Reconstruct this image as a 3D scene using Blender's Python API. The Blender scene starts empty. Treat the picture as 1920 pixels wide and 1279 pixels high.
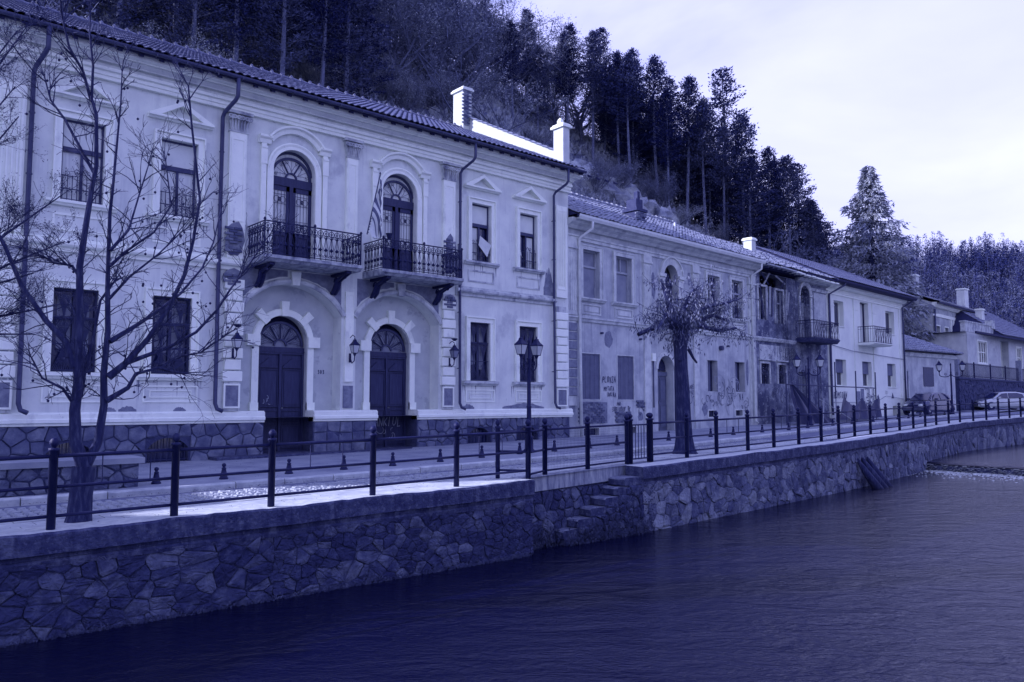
import bpy, math, random
import numpy as np
from mathutils import Vector, Matrix
random.seed(7); rng = np.random.default_rng(7)
S = bpy.context.scene
COL = S.collection
R_ = math.radians
pi = math.pi

# ------------------------------------------------------------------ camera
cam = bpy.data.objects.new('camera', bpy.data.cameras.new('camera')); COL.objects.link(cam)
cam.data.sensor_width = 36; cam.data.lens = 1472 / 1920 * 36
cam.data.clip_start = .1; cam.data.clip_end = 3000
cam.location = (0, 0, 1.55)
yaw, pit = R_(49.08), R_(4.40)
cam.rotation_euler = (R_(90) + pit, 0, yaw - R_(90))
S.camera = cam

# ------------------------------------------------------------------ sky, sun, exposure
SUN = Vector((-.78, .46, .42)).normalized()      # towards the sun: behind the roofs, from the left
SUN_EL = math.asin(SUN.z); SUN_ROT = math.atan2(SUN.x, SUN.y)
W = bpy.data.worlds.new('World'); S.world = W; W.use_nodes = True
nt = W.node_tree; nt.nodes.clear()
def wn(t, **k):
    n = nt.nodes.new(t)
    for a, b in k.items(): setattr(n, a, b)
    return n

tc = wn('ShaderNodeTexCoord')
sky = wn('ShaderNodeTexSky', sky_type='NISHITA', sun_disc=False, sun_elevation=SUN_EL, sun_rotation=SUN_ROT)
bgs = wn('ShaderNodeBackground'); bgs.inputs['Strength'].default_value = .05
nt.links.new(sky.outputs[0], bgs.inputs['Color'])
mp = wn('ShaderNodeMapping'); mp.inputs['Scale'].default_value = (1.0, 1.0, 2.2); mp.inputs['Location'].default_value = (6.0, 1.3, .4)
nt.links.new(tc.outputs['Generated'], mp.inputs['Vector'])
n1 = wn('ShaderNodeTexNoise'); n1.inputs['Scale'].default_value = 1.5; n1.inputs['Detail'].default_value = 6; n1.inputs['Roughness'].default_value = .55
n1.inputs['Distortion'].default_value = .35
nt.links.new(mp.outputs[0], n1.inputs['Vector'])
sep = wn('ShaderNodeSeparateXYZ'); nt.links.new(tc.outputs['Generated'], sep.inputs[0])
ma = wn('ShaderNodeMath', operation='MULTIPLY_ADD'); ma.inputs[1].default_value = -.34; 
nt.links.new(sep.outputs['Z'], ma.inputs[0]); nt.links.new(n1.outputs['Fac'], ma.inputs[2])
cr = wn('ShaderNodeValToRGB'); e = cr.color_ramp.elements
e[0].position = .04; e[0].color = (.30, .33, .60, 1)
e[1].position = .62; e[1].color = (.98, .98, 1.0, 1)
m2_ = cr.color_ramp.elements.new(.38); m2_.color = (.76, .77, .90, 1)
m_ = cr.color_ramp.elements.new(.22); m_.color = (.52, .55, .78, 1)
vd = wn('ShaderNodeVectorMath', operation='DOT_PRODUCT'); vd.inputs[1].default_value = (SUN.x, SUN.y, 0); nt.links.new(tc.outputs['Generated'], vd.inputs[0])
mb_ = wn('ShaderNodeMath', operation='MULTIPLY_ADD'); mb_.inputs[1].default_value = .12; nt.links.new(vd.outputs['Value'], mb_.inputs[0]); nt.links.new(ma.outputs[0], mb_.inputs[2])
nt.links.new(mb_.outputs[0], cr.inputs[0])
mul = wn('ShaderNodeMix', data_type='RGBA', blend_type='MULTIPLY'); mul.inputs[0].default_value = 1
nt.links.new(cr.outputs[0], mul.inputs[6]); mul.inputs[7].default_value = (1.0, 1.03, 1.75, 1)
bgc = wn('ShaderNodeBackground'); bgc.inputs['Strength'].default_value = .74
nt.links.new(mul.outputs[2], bgc.inputs['Color'])
mx = wn('ShaderNodeMixShader'); mx.inputs[0].default_value = .93
nt.links.new(bgs.outputs[0], mx.inputs[1]); nt.links.new(bgc.outputs[0], mx.inputs[2])
out = wn('ShaderNodeOutputWorld'); nt.links.new(mx.outputs[0], out.inputs['Surface'])
sl = bpy.data.lights.new('sun', 'SUN'); sl.energy = 5.0; sl.angle = R_(.5); sl.color = (.80, .78, 1.0)
so = bpy.data.objects.new('sun', sl); COL.objects.link(so)
so.rotation_euler = SUN.to_track_quat('Z', 'Y').to_euler(); so.location = (-20, 10, 40)
S.view_settings.view_transform = 'Standard'; S.view_settings.look = 'None'
S.view_settings.exposure = .6; S.view_settings.gamma = 1; S.view_settings.use_curve_mapping = False
S.render.engine = 'CYCLES'
S.cycles.max_bounces = 6; S.cycles.diffuse_bounces = 3; S.cycles.glossy_bounces = 3; S.cycles.transparent_max_bounces = 8
S.cycles.use_denoising = True

# ------------------------------------------------------------------ helpers
def tag(o, label=None, cat=None, group=None, kind=None):
    if label: o['label'] = label
    if cat: o['category'] = cat
    if group: o['group'] = group
    if kind: o['kind'] = kind
    return o
def empty(name, loc=(0, 0, 0), rz=0):
    o = bpy.data.objects.new(name, None); COL.objects.link(o); o.empty_display_size = .2
    o.location = loc; o.rotation_euler = (0, 0, rz); return o
def link(name, me, parent=None, loc=(0, 0, 0), rot=(0, 0, 0), sc=(1, 1, 1)):
    o = bpy.data.objects.new(name, me); COL.objects.link(o)
    o.location = loc; o.rotation_euler = rot; o.scale = sc
    if parent is not None: o.parent = parent
    return o
def copy_tree(o, parent=None):
    c = o.copy(); COL.objects.link(c)
    if parent is not None: c.parent = parent
    for ch in list(o.children): copy_tree(ch, c)
    return c

class MB:
    def __init__(s): s.v = []; s.f = []; s.m = []; s.mi = 0
    def add(s, vs, fs):
        b = len(s.v); s.v += [tuple(map(float, q)) for q in vs]
        s.f += [tuple(b + i for i in f) for f in fs]; s.m += [s.mi] * len(fs)
    def box(s, x0, x1, y0, y1, z0, z1):
        s.add([(x0, y0, z0), (x1, y0, z0), (x1, y1, z0), (x0, y1, z0), (x0, y0, z1), (x1, y0, z1), (x1, y1, z1), (x0, y1, z1)],
              [(0, 3, 2, 1), (4, 5, 6, 7), (0, 1, 5, 4), (1, 2, 6, 5), (2, 3, 7, 6), (3, 0, 4, 7)])
    def prof(s, x0, x1, pr):            # closed (y,z) outline drawn along x
        n = len(pr)
        s.add([(x0, y, z) for y, z in pr] + [(x1, y, z) for y, z in pr],
              [(i, (i + 1) % n, n + (i + 1) % n, n + i) for i in range(n)] + [tuple(range(n - 1, -1, -1)), tuple(range(n, 2 * n))])
    def poly(s, pts, y0, y1):           # (x,z) outline given depth y0..y1
        n = len(pts)
        s.add([(x, y0, z) for x, z in pts] + [(x, y1, z) for x, z in pts],
              [(i, (i + 1) % n, n + (i + 1) % n, n + i) for i in range(n)] + [tuple(range(n)), tuple(range(2 * n - 1, n - 1, -1))])
    def tube(s, path, r, n=6, cap=True):
        P = [Vector(p) for p in path]; k = len(P)
        if k < 2: return
        rs = r if hasattr(r, '__len__') else [r] * k
        b = len(s.v); up = None; vs = []
        for i, p in enumerate(P):
            t = (P[min(i + 1, k - 1)] - P[max(i - 1, 0)])
            t = t.normalized() if t.length > 1e-9 else Vector((0, 0, 1))
            if up is None: up = t.orthogonal().normalized()
            a = up - t * up.dot(t)
            a = a.normalized() if a.length > 1e-6 else t.orthogonal().normalized()
            up = a; c = t.cross(a)
            for j in range(n):
                w = 2 * pi * (j + .5) / n
                vs.append(p + (a * math.cos(w) + c * math.sin(w)) * rs[i])
        fs = [(i * n + j, i * n + (j + 1) % n, (i + 1) * n + (j + 1) % n, (i + 1) * n + j) for i in range(k - 1) for j in range(n)]
        if cap: fs += [tuple(range(n - 1, -1, -1)), tuple(range((k - 1) * n, k * n))]
        s.add(vs, fs)
    def lathe(s, c, pr, n=10):          # pr: (radius,z)
        cx, cy, cz = c; vs = []; k = len(pr)
        for r, z in pr:
            for j in range(n):
                w = 2 * pi * (j + .5) / n; vs.append((cx + r * math.cos(w), cy + r * math.sin(w), cz + z))
        fs = [(i * n + j, i * n + (j + 1) % n, (i + 1) * n + (j + 1) % n, (i + 1) * n + j) for i in range(k - 1) for j in range(n)]
        fs += [tuple(range(n - 1, -1, -1)), tuple(range((k - 1) * n, k * n))]
        s.add(vs, fs)
    def arc(s, cx, cz, pr, a0, a1, n=16, rx=1):   # closed (r,y) outline swept round an arc in the facade plane
        k = len(pr); vs = []
        for i in range(n + 1):
            w = a0 + (a1 - a0) * i / n
            for r, y in pr: vs.append((cx + r * math.cos(w) * rx, y, cz + r * math.sin(w)))
        fs = [(i * k + j, i * k + (j + 1) % k, (i + 1) * k + (j + 1) % k, (i + 1) * k + j) for i in range(n) for j in range(k)]
        fs += [tuple(range(k)), tuple(range((n + 1) * k - 1, n * k - 1, -1))]
        s.add(vs, fs)
    def spiral(s, cx, y, cz, r, turns, a0, d=1, th=.008, n=None, r0=.12):
        n = n or int(10 * turns) + 2
        s.tube([(cx + r * (r0 + (1 - r0) * i / n) * math.cos(a0 + d * 2 * pi * turns * i / n), y,
                 cz + r * (r0 + (1 - r0) * i / n) * math.sin(a0 + d * 2 * pi * turns * i / n)) for i in range(n + 1)], th, 4, False)
    def ring(s, cx, y, cz, r, th=.008, n=12):
        s.tube([(cx + r * math.cos(2 * pi * i / n), y, cz + r * math.sin(2 * pi * i / n)) for i in range(n + 1)], th, 4, False)
    def mesh(s, name, mats, smooth=False):
        me = bpy.data.meshes.new(name); me.from_pydata(s.v, [], s.f)
        for m in (mats if isinstance(mats, (list, tuple)) else [mats]): me.materials.append(m)
        if any(s.m): me.polygons.foreach_set('material_index', s.m)
        if smooth: me.polygons.foreach_set('use_smooth', [True] * len(me.polygons))
        me.validate(); me.update(); return me
    def build(s, name, mats, parent=None, off=None, smooth=False, loc=(0, 0, 0), fix=True):
        if off is None: off = OFF.get(parent.name if parent else None, (0, 0, 0))
        if off != (0, 0, 0): s.v = [(x - off[0], y - off[1], z - off[2]) for x, y, z in s.v]
        me = s.mesh(name, mats, smooth)
        if fix and len(me.polygons) < 4000:
            import bmesh
            bm = bmesh.new(); bm.from_mesh(me); bmesh.ops.recalc_face_normals(bm, faces=bm.faces); bm.to_mesh(me); bm.free()
        o = link(name, me, parent, loc)
        OFF[o.name] = tuple(off[i] + loc[i] for i in range(3)); return o
OFF = {}

# ---- materials. duo(g): colour of a thing whose brightness is g, in the deep blue cast of this place
def duo(g, a=1):
    lin = lambda c: c / 12.92 if c <= .04045 else ((c + .055) / 1.055) ** 2.4
    E = .46; r = g * E; sr = 12.92 * r if r <= .0031308 else 1.055 * r ** (1 / 2.4) - .055
    return (g, min(.97, lin(sr + .018) / E), min(.97, lin(sr + .238) / E / 2.12), 1)
def mat(name, ramp, scale=2., detail=6, rough=.85, bump=.0, bscale=None, metal=0., stretch=(1, 1, 1), rnd=0., second=None, coat=0., spec=None, obj=False, bdist=.02):
    m = bpy.data.materials.new(name); m.use_nodes = True; t = m.node_tree; N = t.nodes; L = t.links
    b = N['Principled BSDF']; b.inputs['Roughness'].default_value = rough; b.inputs['Metallic'].default_value = metal
    if spec is not None: b.inputs['Specular IOR Level'].default_value = spec
    if coat: b.inputs['Coat Weight'].default_value = coat
    if obj:
        g = N.new('ShaderNodeTexCoord'); P = g.outputs['Object']
    else:
        g = N.new('ShaderNodeNewGeometry'); P = g.outputs['Position']
    mpn = N.new('ShaderNodeMapping'); mpn.inputs['Scale'].default_value = stretch; L.new(P, mpn.inputs['Vector'])
    n = N.new('ShaderNodeTexNoise'); n.inputs['Scale'].default_value = scale; n.inputs['Detail'].default_value = detail; n.inputs['Roughness'].default_value = .62
    L.new(mpn.outputs[0], n.inputs['Vector'])
    fac = n.outputs['Fac']
    if rnd:
        oi = N.new('ShaderNodeObjectInfo'); a = N.new('ShaderNodeMath'); a.operation = 'MULTIPLY_ADD'
        L.new(oi.outputs['Random'], a.inputs[0]); a.inputs[1].default_value = rnd; L.new(fac, a.inputs[2])
        a2 = N.new('ShaderNodeMath'); a2.operation = 'SUBTRACT'; L.new(a.outputs[0], a2.inputs[0]); a2.inputs[1].default_value = rnd / 2; fac = a2.outputs[0]
    c = N.new('ShaderNodeValToRGB'); el = c.color_ramp.elements
    while len(el) < len(ramp): el.new(.5)
    for i, (p, gg) in enumerate(ramp): el[i].position = p; el[i].color = duo(gg)
    L.new(fac, c.inputs[0]); col = c.outputs[0]
    if second:      # a list of layers over the base: noise above a threshold, at its own scale and stretch, of brightness g
        for (sc, st, lo, hi, gg, am) in second:
            mp2 = N.new('ShaderNodeMapping'); mp2.inputs['Scale'].default_value = st; L.new(P, mp2.inputs['Vector'])
            n2 = N.new('ShaderNodeTexNoise'); n2.inputs['Scale'].default_value = sc; n2.inputs['Detail'].default_value = 7; n2.inputs['Roughness'].default_value = .6
            L.new(mp2.outputs[0], n2.inputs['Vector'])
            mr = N.new('ShaderNodeMapRange'); mr.inputs['From Min'].default_value = lo; mr.inputs['From Max'].default_value = hi; mr.inputs['To Max'].default_value = am
            L.new(n2.outputs['Fac'], mr.inputs['Value'])
            x = N.new('ShaderNodeMix'); x.data_type = 'RGBA'; L.new(mr.outputs[0], x.inputs[0]); L.new(col, x.inputs[6]); x.inputs[7].default_value = duo(gg); col = x.outputs[2]
    L.new(col, b.inputs['Base Color'])
    if bump:
        n3 = N.new('ShaderNodeTexNoise'); n3.inputs['Scale'].default_value = bscale or scale * 6; n3.inputs['Detail'].default_value = 8
        L.new(mpn.outputs[0], n3.inputs['Vector'])
        bp = N.new('ShaderNodeBump'); bp.inputs['Strength'].default_value = bump; bp.inputs['Distance'].default_value = bdist
        L.new(n3.outputs['Fac'], bp.inputs['Height']); L.new(bp.outputs[0], b.inputs['Normal'])
    return m
M = {}
M['stucco'] = mat('cream_stucco', [(.3, .57), (.52, .70), (.75, .82)], 1.1, 6, .9, .25, 60, second=[(3.2, (3, 3, .16), .56, .70, .46, .45), (1.6, (1.6, 1.6, .28), .55, .78, .36, .5), (.55, (1, 1, .8), .60, .66, .34, .5), (9, (1, 1, 1), .64, .70, .30, .4)])
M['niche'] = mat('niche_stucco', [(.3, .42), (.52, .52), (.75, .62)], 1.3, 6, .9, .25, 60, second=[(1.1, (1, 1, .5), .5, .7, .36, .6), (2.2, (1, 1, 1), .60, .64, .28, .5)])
M['trim'] = mat('plaster_trim', [(.3, .80), (.6, .90), (.8, .92)], 2.2, 6, .88, .2, 70, second=[(2.6, (1, 1, .5), .58, .74, .40, .55), (14, (1, 1, 1), .64, .7, .34, .4)])
M['trimdirty'] = mat('weathered_trim', [(.3, .30), (.5, .52), (.8, .72)], 3.2, 7, .9, .3, 60, second=[(3, (1, 1, .4), .5, .66, .14, .8)])
M['peeled'] = mat('bare_plaster_patch', [(.3, .12), (.6, .22), (.8, .34)], 6, 7, .95, .6, 40)  # flaked plaster, its tone darkened for the shade under the balconies
M['grey'] = mat('grey_stucco', [(.3, .30), (.5, .46), (.75, .60)], 1.4, 7, .92, .3, 50, second=[(3.0, (3, 3, .14), .54, .70, .20, .55), (1.5, (1.4, 1.4, .22), .50, .72, .22, .65), (.9, (1, 1, 1), .56, .62, .30, .5), (7, (1, 1, 1), .62, .67, .62, .4)])
M['greytrim'] = mat('grey_trim', [(.3, .42), (.5, .58), (.75, .70)], 3, 7, .9, .3, 50, second=[(2, (1, 1, .3), .52, .72, .18, .7)])
M['ruin'] = mat('ruined_plaster', [(.32, .05), (.5, .16), (.7, .34)], 2.2, 8, .95, .7, 20, second=[(1.5, (1, 1, .5), .47, .6, .035, .85), (5, (1, 1, 1), .58, .63, .40, .6)])
M['white'] = mat('white_stucco', [(.3, .68), (.6, .79), (.8, .84)], .9, 4, .9, .12, 60, second=[(1.3, (1.3, 1.3, .25), .6, .82, .5, .4)])
M['whitewall'] = mat('whitewashed_wall', [(.3, .46), (.6, .60)], 2, 4, .9, .3, 20, second=[(3, (1, 1, .6), .62, .75, .5, .5)])
M['plinth'] = mat('plinth_stone', [(.3, .05), (.5, .10), (.75, .20)], 3.5, 8, .9, .6, 30, rnd=.28)
M['mortar'] = mat('dark_mortar', [(.3, .022), (.7, .06)], 6, 6, .95, 1.0, 25, bdist=.03)
M['stone'] = mat('river_wall_stone', [(.25, .012), (.5, .036), (.80, .13)], 5.5, 9, .9, 1.0, 16, rnd=.44, bdist=.035, second=[(1.1, (1, 1, 1.3), .50, .68, .018, .7), (7, (1, 1, 1), .58, .66, .10, .35)])
M['stone_pale'] = mat('pale_wall_stone', [(.25, .04), (.5, .11), (.78, .24)], 5.5, 9, .9, 1.0, 16, rnd=.40, bdist=.035, second=[(1.3, (1, 1, 1), .52, .70, .03, .7), (8, (1, 1, 1), .58, .66, .22, .35)])
M['mossy'] = mat('mossy_stone', [(.3, .015), (.55, .05), (.8, .14)], 6, 9, .95, .9, 25, rnd=.2)
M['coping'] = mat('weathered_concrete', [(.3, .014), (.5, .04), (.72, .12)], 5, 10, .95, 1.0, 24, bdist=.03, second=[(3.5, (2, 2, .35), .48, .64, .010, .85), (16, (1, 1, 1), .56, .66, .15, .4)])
M['tread'] = mat('step_top', [(.3, .06), (.5, .14), (.75, .30)], 7, 8, .92, .6, 40)  # step tops paler than the step sides
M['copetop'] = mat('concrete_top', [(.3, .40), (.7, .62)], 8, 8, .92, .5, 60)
M['tile'] = mat('clay_roof_tile', [(.3, .035), (.5, .08), (.75, .20)], 9, 5, .5, .3, 60, rnd=.2)
M['oldtile'] = mat('old_roof_tile', [(.3, .09), (.5, .19), (.75, .38)], 7, 5, .6, .3, 60)
M['iron'] = mat('black_iron', [(.3, .005), (.7, .012)], 12, 4, .55, .35, 60, spec=.25, second=[(3, (1, 1, .6), .60, .72, .03, .5)])
M['ironthin'] = mat('wrought_iron', [(.3, .012), (.7, .03)], 12, 4, .6, .2, 80)
M['wood'] = mat('dark_door_wood', [(.3, .007), (.55, .018), (.8, .04)], 3, 8, .6, .3, 25, stretch=(6, 6, .8))
M['shutter'] = mat('painted_shutter', [(.3, .09), (.6, .13), (.8, .17)], 3, 6, .75, .2, 40)
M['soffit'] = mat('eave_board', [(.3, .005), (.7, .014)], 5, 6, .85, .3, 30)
M['pipe'] = mat('dark_sheet_pipe', [(.3, .022), (.7, .05)], 4, 6, .55, .1, 50)
M['palepipe'] = mat('pale_pipe', [(.3, .50), (.7, .66)], 4, 6, .5, .1, 50)
M['glass'] = mat('dark_glass', [(.3, .006), (.7, .018)], 2, 3, .12, .05, 6, spec=.8)
M['curtain'] = mat('pale_curtain', [(.35, .52), (.65, .68)], 5, 3, .55, .15, 9, stretch=(4, 1, .3))
M['blind'] = mat('pale_blind', [(.35, .58), (.65, .70)], 2, 4, .8, .1, 30)
M['greyboard'] = mat('grey_board', [(.35, .17), (.65, .26)], 2, 5, .85, .2, 30)
M['frame'] = mat('dark_window_frame', [(.3, .015), (.7, .04)], 5, 4, .6, .1)
M['palewood'] = mat('grey_window_frame', [(.3, .28), (.7, .40)], 5, 4, .7, .1)
M['bark'] = mat('dark_bark', [(.3, .005), (.5, .016), (.75, .08)], 7, 8, .95, .9, 25, stretch=(3, 3, .6))
M['twig'] = mat('twig_bark', [(.3, .006), (.6, .025), (.8, .18)], 3, 5, .9)
M['bark_pale'] = mat('pine_bark', [(.3, .05), (.6, .13), (.8, .24)], 6, 6, .9, .4, 20)
M['needle'] = mat('conifer_needles', [(.3, .012), (.5, .034), (.75, .085)], .8, 5, .95, rnd=.3, spec=.08)
M['cedar'] = mat('cedar_needles', [(.3, .10), (.5, .24), (.75, .44)], 1.4, 6, .85, rnd=.1)
M['dry'] = mat('dry_leaves', [(.3, .06), (.5, .14), (.75, .30)], .9, 5, .95, rnd=.35, spec=.08)
M['drypale'] = mat('pale_dry_brush', [(.3, .12), (.5, .25), (.75, .42)], .9, 5, .95, rnd=.3, spec=.08)
M['shoot'] = mat('drooping_leaves', [(.3, .03), (.5, .09), (.75, .24)], 3, 5, .7)
M['hill'] = mat('hillside_soil', [(.3, .05), (.5, .10), (.72, .22)], .3, 10, .98, 1.0, 1.2, second=[(.9, (1, 1, 1), .50, .66, .26, .55)], bdist=.4)
M['rock'] = mat('pale_rock', [(.3, .12), (.5, .3), (.75, .5)], .8, 9, .9, 1.0, 3, bdist=.2)
M['asphalt'] = mat('asphalt', [(.3, .10), (.7, .16)], 3, 9, .95, .4, 90)
M['walk'] = mat('old_pavement', [(.3, .18), (.5, .26), (.75, .34)], 1.2, 8, .92, .4, 60, second=[(.8, (1, 1, 1), .5, .7, .09, .4)])
M['cobble'] = mat('cobble_stone', [(.3, .20), (.5, .32), (.75, .46)], 9, 7, .85, .5, 60)
M['joint'] = mat('sandy_joint', [(.3, .09), (.7, .16)], 9, 7, .98, .4, 60)
M['paver'] = mat('paving_slab', [(.3, .34), (.5, .44), (.75, .56)], 5, 7, .9, .4, 60, rnd=.2)
M['kerb'] = mat('kerb_granite', [(.3, .34), (.5, .46), (.75, .60)], 6, 8, .85, .5, 50, rnd=.15)
M['brick'] = mat('red_brick', [(.3, .06), (.5, .11), (.75, .22)], 6, 7, .92, .5, 60, rnd=.35)
M['tarp'] = mat('black_tarp', [(.3, .006), (.7, .018)], 3, 5, .5, .3, 8)
M['stripe'] = mat('dark_flag_cloth', [(.3, .08), (.7, .11)], 6, 3, .85)
M['cloth'] = mat('pale_flag_cloth', [(.3, .55), (.7, .66)], 6, 3, .85)
M['paint_silver'] = mat('silver_car_paint', [(.3, .40), (.7, .45)], 2, 3, .3, metal=.55, coat=.6)
M['paint_dark'] = mat('dark_car_paint', [(.3, .012), (.7, .02)], 2, 3, .25, coat=.8)
M['rubber'] = mat('tyre_rubber', [(.3, .006), (.7, .012)], 9, 3, .85)
M['chrome'] = mat('bright_alloy', [(.3, .5), (.7, .6)], 9, 3, .3, metal=.8)
M['lampglass'] = mat('frosted_lamp_glass', [(.3, .40), (.7, .55)], 3, 3, .25)
M['lens'] = mat('headlight_lens', [(.3, .6), (.7, .75)], 3, 3, .15)
M['foam'] = mat('white_foam', [(.3, .4), (.55, .65), (.8, .8)], 6, 8, .8, .5, 30)
M['graf'] = mat('dark_spray_paint', [(.3, .03), (.7, .06)], 9, 4, .8)
M['grafpale'] = mat('pale_spray_paint', [(.3, .2), (.7, .3)], 9, 4, .8)

# water: dark, glossy, small running waves
wm = bpy.data.materials.new('river_water'); wm.use_nodes = True; t = wm.node_tree; N = t.nodes; L = t.links
b = N['Principled BSDF']; b.inputs['Base Color'].default_value = (.0015, .002, .022, 1); b.inputs['Roughness'].default_value = .10; b.inputs['IOR'].default_value = 1.33
g = N.new('ShaderNodeNewGeometry'); mpn = N.new('ShaderNodeMapping'); mpn.inputs['Scale'].default_value = (1.5, 2.6, 1)
mpr = N.new('ShaderNodeMapping'); mpr.inputs['Rotation'].default_value = (0, 0, R_(41)); L.new(g.outputs['Position'], mpr.inputs['Vector']); L.new(mpr.outputs[0], mpn.inputs['Vector'])
prev = None
for sc, st, di in ((.55, .45, .16), (3.2, .42, .06), (11, .42, .024)):
    n = N.new('ShaderNodeTexNoise'); n.inputs['Scale'].default_value = sc; n.inputs['Detail'].default_value = 4; n.inputs['Distortion'].default_value = .6
    L.new(mpn.outputs[0], n.inputs['Vector'])
    bp = N.new('ShaderNodeBump'); bp.inputs['Strength'].default_value = st; bp.inputs['Distance'].default_value = di
    L.new(n.outputs['Fac'], bp.inputs['Height'])
    if prev: L.new(prev.outputs[0], bp.inputs['Normal'])
    prev = bp
L.new(prev.outputs[0], b.inputs['Normal']); M['water'] = wm
for n_ in N:
    if n_.type == 'TEX_NOISE': n_.inputs['Distortion'].default_value = 1.1

# ------------------------------------------------------------------ terrain
def sm(a, b, x):
    t = np.clip((x - a) / (b - a), 0, 1); return t * t * (3 - 2 * t)
_PY = [20, 27, 31, 34, 37, 42, 48, 55, 62, 75, 90, 120, 400]; _PH = [.6, .8, 2, 4.5, 8, 13.5, 19, 25.5, 31.5, 41, 51, 68, 75]
def rough(x, y): return .5 * np.sin(x * .31 + 1.3 * np.sin(y * .17)) + .35 * np.sin(y * .43 + x * .21) + .22 * np.sin(x * .9 + 2) * np.sin(y * .8)
def hill(x, y):
    x = np.asarray(x, float); y = np.asarray(y, float)
    h = np.interp(y, _PY, _PH)
    amp = sm(30, 40, y)
    h = h + rough(x, y) * 1.3 * amp
    left = .30 + .70 * sm(-60, -12, x)
    right = 1 - sm(69 , 104, x + .10 * (y - 40))
    h1 = .8 + (h - .8) * left * right
    d = .655 * x + .7556 * y
    h2 = .8 + 33 * sm(118, 205, d) * sm(25, 60, x) + 1.5 * rough(x * .6, y * .6) * sm(118, 205, d)
    return np.maximum(h1, h2)
def zs(x): return .013 * (x - 4.6)
RX = [-60, 8.5, 10.9, 13.9, 19.3, 24.3, 28, 33.1, 39.2, 43, 48.8, 53.2, 62, 80, 140]
RY = [11.2, 11.2, 11.6, 11.95, 12.28, 12.76, 13.4, 14.0, 14.9, 15.25, 15.35, 15.5, 16.2, 17.5, 22]
def ry(x): return float(np.interp(x, RX, RY))
KX = [-60, 2, 8.35, 12.8, 20, 35.5, 46, 54, 70, 140]; KY = [14.3, 14.25, 14.0, 14.05, 14.6, 17.0, 18.4, 19.3, 20.0, 24]
def ky(x): return float(np.interp(x, KX, KY))
def grid_mesh(name, xs, ys, fz, m, **k):
    X, Yg = np.meshgrid(xs, ys, indexing='ij'); Z = fz(X, Yg); a, b_ = X.shape
    v = np.stack([X, Yg, Z], -1).reshape(-1, 3).tolist()
    f = [(i * b_ + j, (i + 1) * b_ + j, (i + 1) * b_ + j + 1, i * b_ + j + 1) for i in range(a - 1) for j in range(b_ - 1)]
    mb = MB(); mb.v = v; mb.f = f; mb.m = [0] * len(f)
    return mb.build(name, m, fix=False, **k)
xs = np.concatenate([np.linspace(-260, -40, 12), np.linspace(-34, 110, 97), np.linspace(118, 320, 34), [400, 700, 1500]])
ys = np.concatenate([[26, 28, 30], np.linspace(32, 80, 45), np.linspace(84, 170, 22), [190, 230, 300, 420, 800, 1500]])
tag(grid_mesh('hillside', xs, ys, hill, M['hill'], smooth=True), 'steep wooded hillside rising behind the row of houses', kind='structure')
tag(grid_mesh('ground', [-1500, -200, -30, 60, 140, 320, 1500], [-1500, -200, -12], lambda x, y: 0 * x + 1.0, M['hill']), kind='structure')
tag(grid_mesh('valley_ground', [-1500, -200, -60, -20, 0, 30, 60, 90, 118, 320, 1500], [18.5, 22, 26, 26.4], lambda x, y: np.clip(zs(x), -.4, .78), M['walk']), kind='structure')
tag(grid_mesh('riverbed', [-300, 0, 150, 400], [-13, 0, 30], lambda x, y: 0 * x - 2.6, M['mossy']), kind='structure')

def opp(x, y): return 1.0 + 20 * sm(-34, -120, y) * 1.0 + rough(x * .5, y * .5) * sm(-36, -60, y) * 2
tag(grid_mesh('unseen_blocker_hill', np.linspace(-300, 400, 36), np.linspace(-34, -190, 18), opp, M['hill'], smooth=True), kind='structure')  # unseen hill, added to block low sky light on the facades
# river surface, weir and the foam below it
def strip(name, xl, ya, yb, za, zb, m, kind='structure', nx=1, **k):
    mb = MB(); vs = []; 
    for x in xl:
        for i in range(nx + 1):
            t = i / nx; vs.append((x, ya(x) * (1 - t) + yb(x) * t, za(x) * (1 - t) + zb(x) * t))
    w = nx + 1
    mb.add(vs, [(i * w + j, (i + 1) * w + j, (i + 1) * w + j + 1, i * w + j + 1) for i in range(len(xl) - 1) for j in range(nx)])
    o = mb.build(name, m, fix=False, **k); return tag(o, kind=kind)
mb = MB(); mb.add([(-200, -12, -1.32), (34.6, -12, -1.32), (34.6, 20, -1.32), (-200, 20, -1.32)], [(0, 1, 2, 3)])
tag(mb.build('river_water', M['water']), kind='structure')
mb = MB(); mb.add([(34.74, -12, -.96), (36, -12, -.93), (240, -12, -.92), (240, 21, -.92), (36, 21, -.93), (34.74, 21, -.96), (34.60, -12, -1.02), (34.60, 21, -1.02)], [(0, 1, 4, 5), (1, 2, 3, 4), (6, 0, 5, 7)])
tag(mb.build('upstream_water', M['water']), kind='structure')
mb = MB()
pr0 = [(34.62, -2.5), (34.60, -1.36), (34.66, -1.10), (34.80, -1.0), (35.9, -1.0), (35.9, -2.5)]
mb.add([(x, -12, z) for x, z in pr0] + [(x, 14.4, z) for x, z in pr0], [(i, (i + 1) % 6, 6 + (i + 1) % 6, 6 + i) for i in range(6)] + [(5, 4, 3, 2, 1, 0), (6, 7, 8, 9, 10, 11)])
we = mb.build('weir', M['mossy'])
tag(we, 'low stone weir stepping down across the river at right', 'weir')
fm = MB()
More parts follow.
